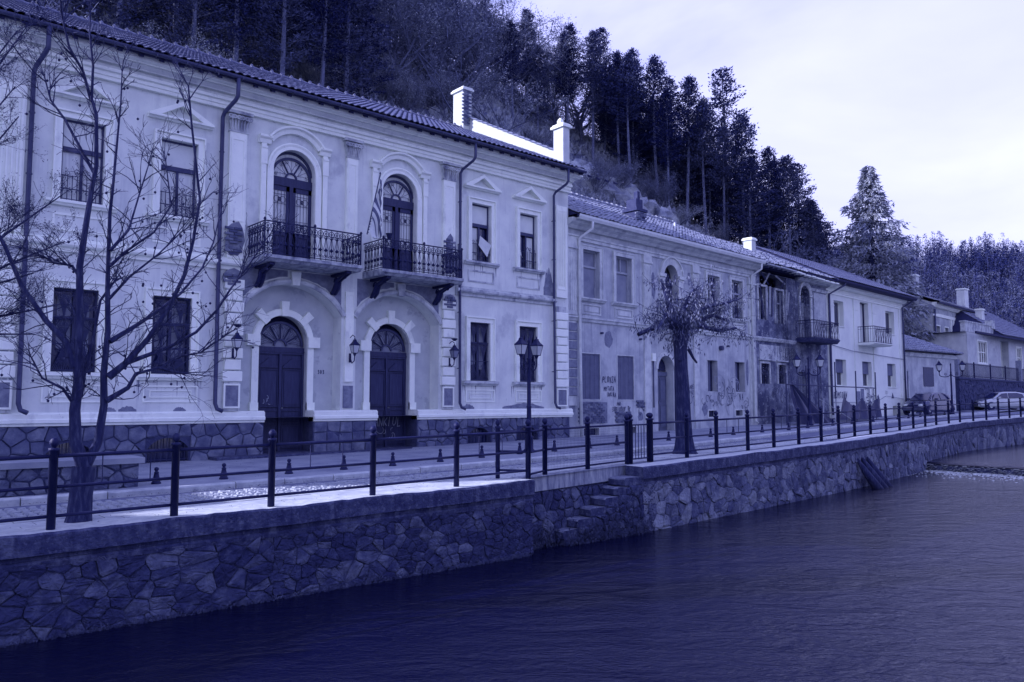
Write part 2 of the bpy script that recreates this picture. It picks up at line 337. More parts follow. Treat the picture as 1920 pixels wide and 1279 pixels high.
for i in range(7000):
    yy = -8 + 21.8 * random.random(); xx = 34.55 - abs(random.gauss(0, .42 + .25 * math.sin(yy * 1.7) ** 2)); s_ = random.uniform(.015, .07)
    if random.random() < .12: xx = 34.2 - random.random() * 2.6
    zz = -1.314 + random.random() * .05 * math.exp(-(34.55 - xx) * 2)
    if random.random() < .22: xx = 34.58 - random.random() * .05; zz = -1.3 + random.random() * .26
    fm.add([(xx - s_, yy - s_ * .6, zz), (xx + s_, yy - s_ * .5, zz + .012), (xx + s_ * .7, yy + s_ * .8, zz + .004), (xx - s_ * .6, yy + s_ * .7, zz)], [(0, 1, 2, 3)])
tag(fm.build('weir_foam', M['foam'], fix=False), 'white foam churning below the weir', 'foam', kind='stuff')

# ------------------------------------------------------------------ street surfaces
xl = [float(x) for x in np.concatenate([np.linspace(-60, -4, 8), np.linspace(-3, 62, 66), np.linspace(66, 140, 12)])]
strip('promenade', xl, lambda x: ry(x) - .1, lambda x: ry(x) + 1.22, lambda x: zs(x) - .012, lambda x: zs(x) - .012, M['joint'])
strip('road', xl, lambda x: ry(x) + 1.22, lambda x: ky(x), lambda x: zs(x) - .03, lambda x: zs(x) - .03, M['joint'])
strip('sidewalk', xl, lambda x: ky(x) + .2, lambda x: 27 , lambda x: zs(x) + .05, lambda x: zs(x) + .05, M['walk'])
# kerb stones
kb = empty('kerb', (0, 0, 0)); tag(kb, kind='structure')
x = -2.0
while x < 62:
    l = random.uniform(.85, 1.25) * (1 if x < 30 else 1.6); h = random.uniform(-.01, .015)
    a0, a1 = x + .008, x + l - .008; mb = MB()
    y0, y1 = ky(a0), ky(a1); w = .21
    vs = []
    for (xx, yy) in ((a0, y0), (a1, y1)):
        vs += [(xx, yy, zs(xx) - .12), (xx, yy, zs(xx) + .06 + h), (xx, yy + .02, zs(xx) + .085 + h), (xx, yy + w, zs(xx) + .08 + h), (xx, yy + w, zs(xx) - .12)]
    mb.add(vs, [(0, 1, 6, 5), (1, 2, 7, 6), (2, 3, 8, 7), (3, 4, 9, 8), (0, 4, 3, 2, 1), (5, 6, 7, 8, 9)])
    mb.build('kerb_stone', M['kerb'], kb); x += l
# pavers by the railing: three rows
pv = MB(); pv.box(-.5, .5, -.5, .5, -.05, 0); pvm = pv.mesh('paver', M['paver'])
pr_ = bpy.data.objects['promenade']
x = -1.5; cnt = 0
while x < 26 and cnt < 290:
    for r in range(3):
        if x > 13 and r == 0 and cnt > 180: pass
        yy = ry(x) + .16 + .2 + r * .375
        link('paver', pvm, pr_, (x + (r % 2) * .2, yy, zs(x) + random.uniform(-.003, .004)), (0, -.013, math.atan2(ry(x + .5) - ry(x - .5), 1) + random.uniform(-.006, .006)), (.388, .362, 1)); cnt += 1
    x += .40
strip('promenade_paving', [float(v) for v in np.linspace(26, 62, 37)], lambda x: ry(x) + .1, lambda x: ry(x) + 1.2, lambda x: zs(x) - .002, lambda x: zs(x) - .002, M['paver'])
# cobbles: past any count
cb = MB(); x = -2.5
while x < 24:
    yy = ry(x) + 1.27 + random.random() * .05
    while yy < ky(x) - .42:
        w = random.uniform(.10, .15) / 2; d = .052; z = zs(x) + random.uniform(-.006, .01); i_ = .018
        cx = x + random.uniform(-.02, .02)
        cb.add([(cx - w, yy - d, z - .04), (cx + w, yy - d, z - .04), (cx + w, yy + d, z - .04), (cx - w, yy + d, z - .04),
                (cx - w + i_, yy - d + i_, z), (cx + w - i_, yy - d + i_, z), (cx + w - i_, yy + d - i_, z), (cx - w + i_, yy + d - i_, z)],
               [(4, 5, 6, 7), (0, 1, 5, 4), (1, 2, 6, 5), (2, 3, 7, 6), (3, 0, 4, 7)])
        yy += .118
    x += .148
tag(cb.build('cobblestones', M['cobble'], fix=False), 'small worn cobblestones paving the narrow road', kind='stuff')
strip('far_road', [float(v) for v in np.linspace(24, 140, 60)], lambda x: ry(x) + 1.22, lambda x: ky(x) - .02, lambda x: zs(x) - .02, lambda x: zs(x) - .02, M['asphalt'])

# ------------------------------------------------------------------ stones: clipped cells
def clip(poly, nx, ny, c):
    o = []; k = len(poly)
    for i in range(k):
        p, q = poly[i], poly[(i + 1) % k]; a = nx * p[0] + ny * p[1] - c; b = nx * q[0] + ny * q[1] - c
        if a <= 0: o.append(p)
        if (a < 0) != (b < 0) and abs(a - b) > 1e-12:
            t = a / (a - b); o.append((p[0] + (q[0] - p[0]) * t, p[1] + (q[1] - p[1]) * t))
    return o
def cells(u0, u1, v0, v1, du, dv, jit=.42, gap=.012, sd=3, drop=0.):
    rg = random.Random(sd); nu = max(1, round((u1 - u0) / du)); nv = max(1, round((v1 - v0) / dv)); du = (u1 - u0) / nu; dv = (v1 - v0) / nv
    seeds = {}
    for i in range(-1, nu + 1):
        for j in range(-1, nv + 1):
            if rg.random() < drop: continue
            seeds[i, j] = (u0 + (i + .5 + (.5 if j % 2 else 0) * (0 if jit < .1 else 1) * .9 + rg.uniform(-jit, jit)) * du, v0 + (j + .5 + rg.uniform(-jit, jit)) * dv)
    res = []
    for (i, j), s in seeds.items():
        pl = [(u0, v0), (u1, v0), (u1, v1), (u0, v1)]
        for a in range(i - 3, i + 4):
            for b in range(j - 3, j + 4):
                if (a, b) == (i, j) or (a, b) not in seeds: continue
                t = seeds[a, b]; nx, ny = t[0] - s[0], t[1] - s[1]; l = math.hypot(nx, ny)
                if l < 1e-6: continue
                nx /= l; ny /= l
                pl = clip(pl, nx, ny, nx * (s[0] + t[0]) / 2 + ny * (s[1] + t[1]) / 2 - gap)
                if len(pl) < 3: break
            if len(pl) < 3: break
        if len(pl) >= 3:
            A = abs(sum(pl[k][0] * pl[(k + 1) % len(pl)][1] - pl[(k + 1) % len(pl)][0] * pl[k][1] for k in range(len(pl)))) / 2
            if A > .10 * du * dv: res.append(pl)
    return res
def chaikin(pl, q=.16):
    if len(pl) < 8:      # a broken edge: one extra, slightly displaced corner on each long side
        e_ = []
        for i in range(len(pl)):
            p, r = pl[i], pl[(i + 1) % len(pl)]; l = math.hypot(r[0] - p[0], r[1] - p[1]); t = random.uniform(.35, .65); d = random.uniform(-.055, .02) * l
            e_ += [p, (p[0] + (r[0] - p[0]) * t - (r[1] - p[1]) / (l + 1e-9) * d, p[1] + (r[1] - p[1]) * t + (r[0] - p[0]) / (l + 1e-9) * d)] if l > .06 else [p]
        pl = e_
    o = []; k = len(pl)
    for i in range(k):
        p, r = pl[i], pl[(i + 1) % k]
        o += [(p[0] + (r[0] - p[0]) * q, p[1] + (r[1] - p[1]) * q), (p[0] + (r[0] - p[0]) * (1 - q), p[1] + (r[1] - p[1]) * (1 - q))]
    return o
def stone_into(mb, pl, fmap, depth=.04, rnd=True, rg=random):
    if rnd: pl = chaikin(pl)
    cx = sum(p[0] for p in pl) / len(pl); cy = sum(p[1] for p in pl) / len(pl); n = len(pl)
    d = depth * rg.uniform(.7, 1.3); tx, ty = rg.uniform(-.12, .12), rg.uniform(-.12, .12)
    vs = [fmap(p[0], p[1], -.015) for p in pl]
    vs += [fmap(cx + (p[0] - cx) * .95, cy + (p[1] - cy) * .95, d * .75 + rg.uniform(-.007, .007) + tx * (p[0] - cx) + ty * (p[1] - cy)) for p in pl]
    vs += [fmap(cx + (p[0] - cx) * .70, cy + (p[1] - cy) * .70, d + rg.uniform(-.010, .010) + tx * (p[0] - cx) + ty * (p[1] - cy)) for p in pl]
    vs.append(fmap(cx, cy, d * 1.05))
    fs = [(i, (i + 1) % n, n + (i + 1) % n, n + i) for i in range(n)] + [(n + i, n + (i + 1) % n, 2 * n + (i + 1) % n, 2 * n + i) for i in range(n)] + [(2 * n + i, 2 * n + (i + 1) % n, 3 * n) for i in range(n)]
    mb.add(vs, fs)
# ------------------------------------------------------------------ river walls
WX = [-60, 10.12]; 
def wy(x):                                  # face of the far stretch of wall
    return float(np.interp(x, [13.4, 14.3, 18.9, 25, 34.8, 43, 53, 62, 80, 140], [11.32, 11.4, 11.76, 12.28, 13.66, 15.05, 15.35, 16.0, 17.3, 21.8]))
def sweep(mb, xs_, yf, pr, zf):             # outline pr (dy,dz) swept along the wall
    k = len(pr); vs = []
    for x in xs_:
        vs += [(x, yf(x) + dy, zf(x) + dz) for dy, dz in pr]
    n = len(xs_)
    mb.add(vs, [(i * k + j, i * k + (j + 1) % k, (i + 1) * k + (j + 1) % k, (i + 1) * k + j) for i in range(n - 1) for j in range(k)] + [tuple(range(k)), tuple(range(n * k - 1, n * k - k - 1, -1))])
def wall(name, label, x0, x1, yf, zb, stones, matn, ncap, sd, cop, dpt=.05, zt=-.36):
    r = empty(name, ((x0 + x1) / 2, yf((x0 + x1) / 2), zb)); tag(r, label, 'stone wall')
    OFF[r.name] = tuple(r.location)
    xs_ = [x0 + (x1 - x0) * i / max(2, int((x1 - x0) / 1.5)) for i in range(max(2, int((x1 - x0) / 1.5)) + 1)]
    mb = MB(); sweep(mb, xs_, yf, [(0, -.1), (0, zb - 1.2), (.5, zb - 1.2), (.5, -.1)], lambda x: 0 if x < 0 else zs(x) * .5 * 0 + min(0, 0))
    mb.build('wall_core', M['mortar'], r)
    cl = []
    for (a, b, du, dv, s2) in stones: cl += cells(a, b, zb - .12, 0, du, dv, .48, .003, s2, .28)
    # u is x; v runs from the water to just under the coping
    def fm(u, v, d):
        t = (v - (zb - .12)) / (0 - (zb - .12)); ztop = zs(u) + zt
        return (u, yf(u) - d, (zb - .12) + t * (ztop - (zb - .12)))
    near = sorted(cl, key=lambda p: -abs(sum(p[k][0] * p[(k + 1) % len(p)][1] - p[(k + 1) % len(p)][0] * p[k][1] for k in range(len(p)))) / ((abs(p[0][0]) + 9) ** 2))
    rest = MB()
    for k, p in enumerate(near):
        vis = p[0][0] > 1.0
        if k < ncap and vis:
            mb = MB(); stone_into(mb, p, fm, dpt); mb.build('stone', matn, r, fix=False, smooth=False)
        else: stone_into(rest, p, fm, dpt)
    if rest.v: tag(rest.build('small_stones', matn, r, fix=False), kind='stuff')
    mb = MB()
    xc = [x0 + (x1 - x0) * i / max(4, int((x1 - x0) / (.13 if x0 < 0 else .3))) for i in range(max(4, int((x1 - x0) / (.13 if x0 < 0 else .3))) + 1)]
    j = [.016 * math.sin(x * 2.1) + random.uniform(-.014, .014) for x in xc]
    pr = [(-cop, -.27), (-cop, -.03), (-cop + .03, -.003), (.42, .0), (.42, -.34), (-.02, -.34), (-.03, -.27)]
    k = len(pr); vs = []
    for i, x in enumerate(xc): vs += [(x, yf(x) + dy + (j[i] if q in (0, 1) else 0), zs(x) + dz + .004 + (j[i] * .5 if q in (1, 2, 6) else 0)) for q, (dy, dz) in enumerate(pr)]
    n = len(xc); mb.add(vs, [(i * k + q, i * k + (q + 1) % k, (i + 1) * k + (q + 1) % k, (i + 1) * k + q) for i in range(n - 1) for q in range(k)] + [tuple(range(k)), tuple(range(n * k - 1, n * k - k - 1, -1))])
    # the top of the coping is paler than its sides
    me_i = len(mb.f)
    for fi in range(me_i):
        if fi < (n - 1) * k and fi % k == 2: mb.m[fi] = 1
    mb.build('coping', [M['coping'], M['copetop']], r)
    mb = MB(); sweep(mb, xs_, yf, [(-.035, -.43), (-.045, -.37), (-.02, -.34), (.2, -.34), (.2, -.43)], zs); mb.build('drip_course', M['coping'], r)
    return r
def wall_end(r, x, y0, y1, zb, matn, sgn, sd):
    k = 0
    for p in cells(y0, y1, zb - .12, -.36, .28, .27, .4, .01, sd, .1):
        mb = MB(); stone_into(mb, p, lambda u, v, d: (x + sgn * d * .6, u, v), .04); mb.build('stone', matn, r, fix=False)
w1 = wall('river_wall', 'near dark rubble river wall with thick concrete coping, left of the stair recess', -14, 10.12, lambda x: 11.10, -1.32,
          [(-14, 1.2, .5, .4, 11), (1.2, 5.0, .25, .18, 12), (5.0, 10.12, .20, .155, 13)], M['stone'], 300, 5, .09, .036)
w2 = wall('river_wall', 'long paler rubble river wall curving away upstream, right of the stair recess', 13.55, 130, wy, -1.32,
          [(13.55, 20, .30, .24, 21), (20, 30, .34, .25, 22), (30, 44, .40, .27, 23), (44, 70, .6, .34, 24)], M['stone_pale'], 300, 6, .09, .04)
# recess: back wall with a plaster band above, and the stair down to the water
rc = empty('stair_recess_wall', (11.8, 11.8, -1.32)); OFF[rc.name] = tuple(rc.location)
tag(rc, 'shadowed back wall of the river stair recess with a flaking plaster band', 'stone wall')
rb = lambda x: float(np.interp(x, [10.1, 13.9], [11.52, 11.93]))
mb = MB(); sweep(mb, [10.1, 12, 13.9], rb, [(0, -.05), (0, -2.6), (.4, -2.6), (.4, -.05)], zs); mb.build('wall_core', M['mortar'], rc)
mb = MB()
xc = [10.1 + .2 * i for i in range(20)]
sweep(mb, xc, lambda x: rb(x) + random.uniform(-.008, .008), [(-.06, .0), (-.06, -.30), (.2, -.30), (.2, .0)], zs); mb.build('plaster_band', mat('flaking_plaster_band', [(.35, .12), (.5, .26), (.7, .45)], 5, 8, .9, .6, 30, stretch=(1.6, 1.6, .35)), rc)
for p in cells(10.1, 13.7, -1.5, -.24, .25, .22, .4, .010, 31, .12):
    mb = MB(); stone_into(mb, p, lambda u, v, d: (u, rb(u) - d, v), .045); mb.build('stone', M['stone'], rc, fix=False)
wall_end(w1, 10.12, 11.12, 11.52, -1.32, M['stone'], 1, 41)
# steps
st = empty('river_steps', (12.4, 11.6, -1.32)); OFF[st.name] = tuple(st.location); tag(st, 'worn mossy stone steps leading down from the gate to the water', 'steps')
for i in range(6):
    x1 = 13.62 - .0 - .40 * i; x0 = x1 - (.62 if i == 0 else .44); zt = -.10 - .185 * i
    mb = MB(); n = 5; y0, y1 = 11.30 + .01 * i, 11.86; js = [random.uniform(-.02, .02) for _ in range(2 * n)]
    vs = []
    for q in range(n + 1):
        y = y0 + (y1 - y0) * q / n; jx = random.uniform(-.025, .025); jz = random.uniform(-.012, .006)
        vs += [(x0 + jx, y, zt - .16), (x0 + jx * .8, y, zt - .03 + jz), (x0 + .03 + jx, y, zt + jz), (x1, y, zt), (x1, y, zt - .16)]
    mb.add(vs, [(a * 5 + b, a * 5 + (b + 1) % 5, (a + 1) * 5 + (b + 1) % 5, (a + 1) * 5 + b) for a in range(n) for b in range(5)] + [(0, 1, 2, 3, 4), tuple(range(n * 5 + 4, n * 5 - 1, -1))])
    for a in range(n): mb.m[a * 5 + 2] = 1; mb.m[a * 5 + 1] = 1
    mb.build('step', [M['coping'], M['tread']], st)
    # rubble side under the step
    if x1 > 11:
        for p in cells(x0 + .05, 13.62 if i == 0 else x1, max(-1.5, zt - .16 - (1.3)), zt - .16, .2, .17, .42, .008, 60 + i, .1):
            if True:
                mb = MB(); stone_into(mb, p, lambda u, v, d: (u, 11.33 - d + .01 * math.sin(u * 9), v), .05); mb.build('side_stone', M['mossy'], st, fix=False)
mb = MB()
for i in range(6): mb.box(13.62 - .40 * (i + 1), 13.6 - .4 * i, 11.34, 11.88, -2.4, -.27 - .185 * i)
mb.build('stair_core', M['mortar'], st)
# moss and roots hanging over the wall foot
mo = MB()
for i in range(2600):
    x = random.uniform(10.3, 13.9); z = -1.34 + abs(random.gauss(0, .22)); 
    if x > 11.3 and random.random() < .5: z = random.uniform(-1.3, -.25 - max(0, 13.5 - x) * .45)
    y = (11.5 if x < 11.2 else 11.28) - random.random() * .07; s_ = random.uniform(.01, .035); a = random.random() * 6
    mo.add([(x, y, z), (x + s_ * math.cos(a), y - s_, z + s_ * math.sin(a)), (x + s_ * .4, y - s_ * .4, z - s_ * 1.6)], [(0, 1, 2)])
for i in range(1800):
    x = random.uniform(1.5, 10); z = -1.34 + abs(random.gauss(0, .05)); y = 11.06 - random.random() * .05; s_ = random.uniform(.01, .03)
    mo.add([(x, y, z), (x + s_, y - s_, z + s_ * .3), (x + s_ * .4, y - s_ * .4, z - s_ * 1.3)], [(0, 1, 2)])
tag(mo.build('moss', M['mossy'], fix=False), 'dark moss and roots clinging to the wall foot and stair side', 'moss', kind='stuff')
# roots / driftwood against the far wall
dw = MB()
for k in range(3):
    x = 25.9 + k * .5; dw.tube([(x, wy(x) - .03, -.35), (x + .15, wy(x) - .25, -.8), (x + .5, wy(x) - .55, -1.45)], [.05, .12, .17], 7)
tag(dw.build('driftwood', M['bark'], smooth=True), 'bleached driftwood stump leaning on the far river wall', 'driftwood')

# ------------------------------------------------------------------ railing
def post_mb(h=1.02, r=.052):
    mb = MB(); mb.lathe((0, 0, 0), [(r, 0), (r, h - .06), (r * 1.25, h - .055), (r * 1.25, h - .02), (r * .6, h - .015)], 10)
    mb.lathe((0, 0, h), [(.012, -.02), (.035, .0), (.056, .035), (.056, .065), (.035, .1), (.012, .112)], 10); return mb
pm = post_mb().mesh('post', M['iron'], True)
def railing(label, pts, rails=((.90, .026), (.52, .022), (.16, .022)), thick=1., bars=()):
    r = empty('river_railing', pts[0]); OFF[r.name] = tuple(r.location); tag(r, label, 'railing')
    o = Vector(pts[0])
    for p in pts: link('post', pm, r, Vector(p) - o, (0, 0, 0), (thick, thick, 1))
    for a, b in zip(pts[:-1], pts[1:]):
        for h, rr in rails:
            mb = MB(); A = Vector(a) + Vector((0, 0, h)); B = Vector(b) + Vector((0, 0, h)); mb.tube([A, B], rr, 8); mb.build('rail', M['iron'], r, smooth=True)
    for (x0, f, h0, h1) in bars:
        a, b = pts[x0], pts[x0 + 1]; p = Vector(a).lerp(Vector(b), f); mb = MB(); mb.tube([p + Vector((0, 0, h0)), p + Vector((0, 0, h1))], .008, 5); mb.build('thin_rod', M['iron'], r)
    return r
def pp(x, y=None): return (x, (ry(x) if y is None else y), zs(x))
lft = [pp(-6.2, 11.2), pp(-4.4, 11.2), pp(-2.2, 11.2), pp(-.1, 11.2), pp(2.15, 11.21), pp(3.62, 11.2), pp(5.0, 11.2), pp(6.72, 11.2), pp(8.45, 11.25), pp(10.16, 11.25)]
railing('near black iron railing with ball tops, from the left edge to the stair recess', lft, bars=[(4, .38, .52, .9), (4, .78, .52, .9), (6, .36, .52, .9), (6, .68, .52, .9), (8, .3, .52, .9), (8, .62, .52, .9)])
railing('short black iron railing stepping back behind the first at the recess corner', [pp(9.82, 11.75), pp(10.16, 11.25)], thick=.85)
rm = railing('black iron railing with fine wire mesh above the stair recess', [pp(10.16, 11.25), pp(10.95, 11.62), pp(12.36, 11.78), pp(13.86, 11.97)], rails=((.90, .024), (.50, .022), (.08, .02)))
bpy.data.objects.remove([c for c in rm.children if c.name.startswith('post')][0])
mb = MB()
for a, b in ((pp(10.95, 11.62), pp(12.36, 11.78)), (pp(12.36, 11.78), pp(13.86, 11.97))):
    A, B = Vector(a), Vector(b)
    for i in range(1, 30):
        p = A.lerp(B, i / 30); mb.tube([p + Vector((0, -.02, .08)), p + Vector((0, -.02, .9))], .0022, 3, False)
    for j in range(1, 16): mb.tube([A + Vector((0, -.02, .08 + j * .05)), B + Vector((0, -.02, .08 + j * .05))], .0018, 3, False)
tag(mb.build('wire_mesh', M['ironthin'], rm, fix=False), kind='stuff')
gt = empty('iron_gate', pp(14.0, 11.98)); OFF[gt.name] = tuple(gt.location); tag(gt, 'small black barred gate between two thick posts at the head of the steps', 'gate')
for xx in (13.98, 14.72): link('gate_post', pm, gt, Vector(pp(xx, 12.0)) - gt.location, (0, 0, 0), (1.5, 1.5, 1.02))
mb = MB(); A = Vector(pp(14.05, 12.0)); B = Vector(pp(14.66, 12.0))
for h in (.1, .88): mb.tube([A + Vector((0, 0, h)), B + Vector((0, 0, h))], .018, 6)
mb.build('gate_frame', M['iron'], gt)
for i in range(6):
    p = A.lerp(B, (i + .5) / 6); mb = MB(); mb.tube([p + Vector((0, 0, .1)), p + Vector((0, 0, .88))], .009, 5); mb.build('gate_bar', M['iron'], gt)
xr = [14.74, 16.28, 17.67, 19.3, 20.9, 22.6, 24.3, 26.1, 27.9, 29.6, 31.4, 33.1, 35.2, 37.2, 39.2, 41.2, 43.1, 45, 47, 49, 51, 53.2, 55.3, 57.5, 60, 62.5, 65, 68, 71]
railing('long black iron railing with ball tops curving away along the far river wall', [pp(x, max(ry(x), wy(x) + .12)) for x in xr], bars=[(2, .33, .52, .9), (2, .7, .52, .9), (4, .3, .52, .9), (4, .66, .52, .9), (7, .5, .52, .9), (9, .5, .52, .9), (12, .5, .52, .9)])

# ------------------------------------------------------------------ bollards on the pavement
mb = MB(); mb.lathe((0, 0, 0), [(.115, 0), (.115, .035), (.095, .06), (.062, .24), (.05, .29), (.062, .30), (.05, .33), (.028, .345), (.05, .38), (.056, .41), (.04, .45), (.012, .462)], 10)
mb.v = [(x * .74, y * .74, z * .66) for x, y, z in mb.v]; bm_ = mb.mesh('bollard', M['iron'], True)
bl = [(4.58, 15.2), (5.78, 15.1), (7.13, 15.15), (8.37, 15.14), (9.58, 15.12), (10.94, 15.2), (12.37, 15.42), (13.79, 15.6), (15.06, 15.6), (18.11, 16.03), (20.98, 16.31), (23.63, 16.52), (25.29, 16.69), (27.5, 16.85), (29.73, 17.0), (31.9, 17.35), (34.9, 17.75), (37.2, 17.95), (40.2, 18.3), (42.4, 18.6), (44.5, 18.9), (46.5, 19.15), (49.0, 19.5), (51.4, 19.8), (54.0, 20.0), (16.6, 15.75)]
words_ = ['in front of the low stone block end', 'beside the sunlit kerb patch', 'below the left house door', 'between the two house doors', 'below the right house door', 'right of the right-hand door', 'below the first cellar window by the doors', 'left of the near street lamp', 'right of the near street lamp']
for i, (x, y) in enumerate(bl):
    o = link('bollard', bm_, None, (x, y, zs(x) + .05))
    lab = 'squat black iron bollard ' + (words_[i] if i < 9 else 'in front of the grey house' if x < 33 else 'in front of the ruined house fence' if x < 43 else 'beyond the white house, by the parked dark car' if x > 50 else 'in front of the white house')
    tag(o, lab, 'bollard', 'bollards along the pavement')
# low stone block at left
sb = empty('stone_well', (3.1, 15.2, zs(3) + .05)); OFF[sb.name] = tuple(sb.location); tag(sb, 'low rubble stone box with a thick slab on top, at the far left pavement', 'stone box')
mb = MB(); mb.box(2.0, 4.2, 14.95, 15.75, .0, .46); mb.build('core', M['mortar'], sb)
mb = MB(); mb.box(1.94, 4.28, 14.87, 15.8, .462, .56); mb.build('slab', M['walk'], sb)
for p in cells(2.0, 4.2, .03, .46, .26, .2, .4, .012, 71, .1):
    mb = MB(); stone_into(mb, p, lambda u, v, d: (u, 14.95 - d, v), .03); mb.build('stone', M['plinth'], sb, fix=False)

# fallen leaves and grit caught along the kerb, the wall edge and the house fronts
lt = MB()
for i in range(2600):
    x = random.uniform(-1, 40); q = random.random()
    y, z = (ky(x) - abs(random.gauss(0, .10)), zs(x) + .0) if q < .45 else (ry(x) + .2 + abs(random.gauss(0, .25)), zs(x) + .006) if q < .65 else (random.uniform(ky(x) + .3, 19.4), zs(x) + .056)
    s_ = random.uniform(.010, .032); a = random.random() * 6.3
    lt.add([(x, y, z), (x + s_ * math.cos(a), y + s_ * math.sin(a), z + .004), (x + s_ * math.cos(a + .9), y + s_ * math.sin(a + .9), z + .010)], [(0, 1, 2)])
tag(lt.build('leaf_litter', M['bark'], fix=False), 'fallen leaves and grit caught along the kerb', 'leaf litter', kind='stuff')
# ------------------------------------------------------------------ facade helpers
def wall_front(mb, x0, x1, z0, z1, ops, y=0.):
    xs_ = sorted({x0, x1} | {v for o in ops for v in (o['x0'], o['x1'])}); zs_ = sorted({z0, z1} | {v for o in ops for v in (o['z0'], o['z1'])})
    for a, b in zip(xs_[:-1], xs_[1:]):
        for c, d in zip(zs_[:-1], zs_[1:]):
            mx_, mz = (a + b) / 2, (c + d) / 2
            if not (x0 <= mx_ <= x1 and z0 <= mz <= z1): continue
            if any(o['x0'] < mx_ < o['x1'] and o['z0'] < mz < o['z1'] for o in ops): continue
            mb.add([(a, y, c), (b, y, c), (b, y, d), (a, y, d)], [(0, 1, 2, 3)])
    for o in ops:
        a, b, c, d, dp = o['x0'], o['x1'], o['z0'], o['z1'], o.get('d', .25); rise = o.get('rise', 0); yb = y + dp
        zt = d - rise
        mb.add([(a, y, c), (a, yb, c), (a, yb, zt), (a, y, zt)], [(0, 1, 2, 3)]); mb.add([(b, y, c), (b, y, zt), (b, yb, zt), (b, yb, c)], [(0, 1, 2, 3)])
        if not o.get('open'): mb.add([(a, y, c), (b, y, c), (b, yb, c), (a, yb, c)], [(0, 1, 2, 3)])
        if rise == 0: mb.add([(a, y, d), (a, yb, d), (b, yb, d), (b, y, d)], [(0, 1, 2, 3)])
        else:
            n = 20; hw = (b - a) / 2; r = (hw * hw + rise * rise) / (2 * rise); cx = (a + b) / 2; cz = d - r; th = math.asin(min(1, hw / r)); 
            if rise >= hw - 1e-6: th = pi / 2
            P = [(cx + r * math.sin(-th + 2 * th * i / n), cz + r * math.cos(-th + 2 * th * i / n)) for i in range(n + 1)]
            for p, q in zip(P[:-1], P[1:]):
                mb.add([(p[0], y, p[1]), (q[0], y, q[1]), (q[0], y, d), (p[0], y, d)], [(0, 1, 2, 3)])
                mb.add([(p[0], y, p[1]), (p[0], yb, p[1]), (q[0], yb, q[1]), (q[0], y, q[1])], [(0, 1, 2, 3)])
def op(x0, x1, z0, z1, d=.22, rise=0, **k): return dict(x0=x0, x1=x1, z0=z0, z1=z1, d=d, rise=rise, **k)
def frame_rect(mb, x0, x1, z0, z1, w, y0, y1, top=True, bot=False):
    mb.box(x0 - w, x0, y0, y1, z0, z1 + (w if top else 0)); mb.box(x1, x1 + w, y0, y1, z0, z1 + (w if top else 0))
    if top: mb.box(x0, x1, y0, y1, z1, z1 + w)
    if bot: mb.box(x0 - w, x1 + w, y0, y1, z0 - w, z0)
def flat(name, m, parent, x0, x1, z0, z1, y, t=.01):
    mb = MB(); mb.box(x0, x1, y, y + t, z0, z1); return mb.build(name, m, parent)
def tiles(name, x0, x1, y0, z0, y1, z1, m, parent, pw=.22, rl=.34, jit=.006, sd=1, ang=None):
    # roof slope from the eave (y0,z0) up to the ridge (y1,z1): rows of curved tiles, each row lapping the one below
    rg = random.Random(sd); L_ = math.hypot(y1 - y0, z1 - z0); nr = max(1, int(L_ / rl)); nc = max(1, int((x1 - x0) / pw)); pw = (x1 - x0) / nc; rl = L_ / nr
    uy, uz = (y1 - y0) / L_, (z1 - z0) / L_; ny, nz = -uz, uy; mb = MB()
    for r in range(nr):
        for c in range(nc):
            xa = x0 + c * pw; j = rg.uniform(-jit, jit); s0 = r * rl - .02 + rg.uniform(-jit, jit) * 2; s1 = s0 + rl + .05
            prof_ = ((0, .012), (.22, .042 ), (.45, .052), (.68, .042), (.80, .012), (1, .008))
            vs = []
            for s_, lift in ((s0, .032 + j), (s1, .004)):
                for fx, h in prof_:
                    hh = h + lift; vs.append((xa + fx * pw, y0 + uy * s_ + ny * hh, z0 + uz * s_ + nz * hh))
            for fx, h in prof_: hh = h + .032 + j - .022; vs.append((xa + fx * pw, y0 + uy * s0 + ny * hh, z0 + uz * s0 + nz * hh))
            mb.add(vs, [(i, i + 1, 7 + i, 6 + i) for i in range(5)] + [(12 + i, 13 + i, 1 + i, i) for i in range(5)])
    o = mb.build(name, m, parent, fix=False); return tag(o, kind='stuff')
# ================================================================== the big house with twin doors
B1 = empty('town_house', (6.5, 20.1, 0)); OFF[B1.name] = (6.5, 0, 0)
tag(B1, 'large cream stucco house with twin arched doors and two iron balconies', 'house')
XL, XR = -5.0, 20.15
def W_(x0, x1, z0, z1, d=.22): return op(x0, x1, z0, z1, d)
wins_up = [(-3.8, -2.9), (.4, 1.3), (3.74, 4.64), (5.9, 6.8), (15.65, 16.48), (17.76, 18.58)]
wins_lo = [(-3.8, -2.9), (.4, 1.3), (3.70, 4.63), (5.83, 6.76), (15.6, 16.44), (17.73, 18.57)]
C1, C2 = 9.43, 12.87
up_doors = [op(c - .62, c + .62, 5.30, 8.50, .28, .62, open=True) for c in (C1, C2)]
n1_ = op(8.04, 10.96, 1.12, 4.77, .48, .82, open=True); n2_ = op(11.43, 14.38, 1.12, 4.77, .48, .82, open=True)
ops = [op(a, b, 6.14, 8.09) for a, b in wins_up] + [op(a, b, 2.22, 4.13) for a, b in wins_lo] + up_doors + [n1_, n2_]
mb = MB(); wall_front(mb, XL, XR, 1.12, 9.5, ops)
mb.box(XL, XL + .3, .0, 9.0, -.3, 9.9); mb.box(XR - .3, XR, .02, 9.0, -.3, 9.9)
mb.box(XL, XR, 8.7, 9.0, -.3, 9.9); mb.box(XL + .3, XR - .3, .95, 8.7, 9.5, 9.7)
mb.build('wall', M['stucco'], B1, fix=False)
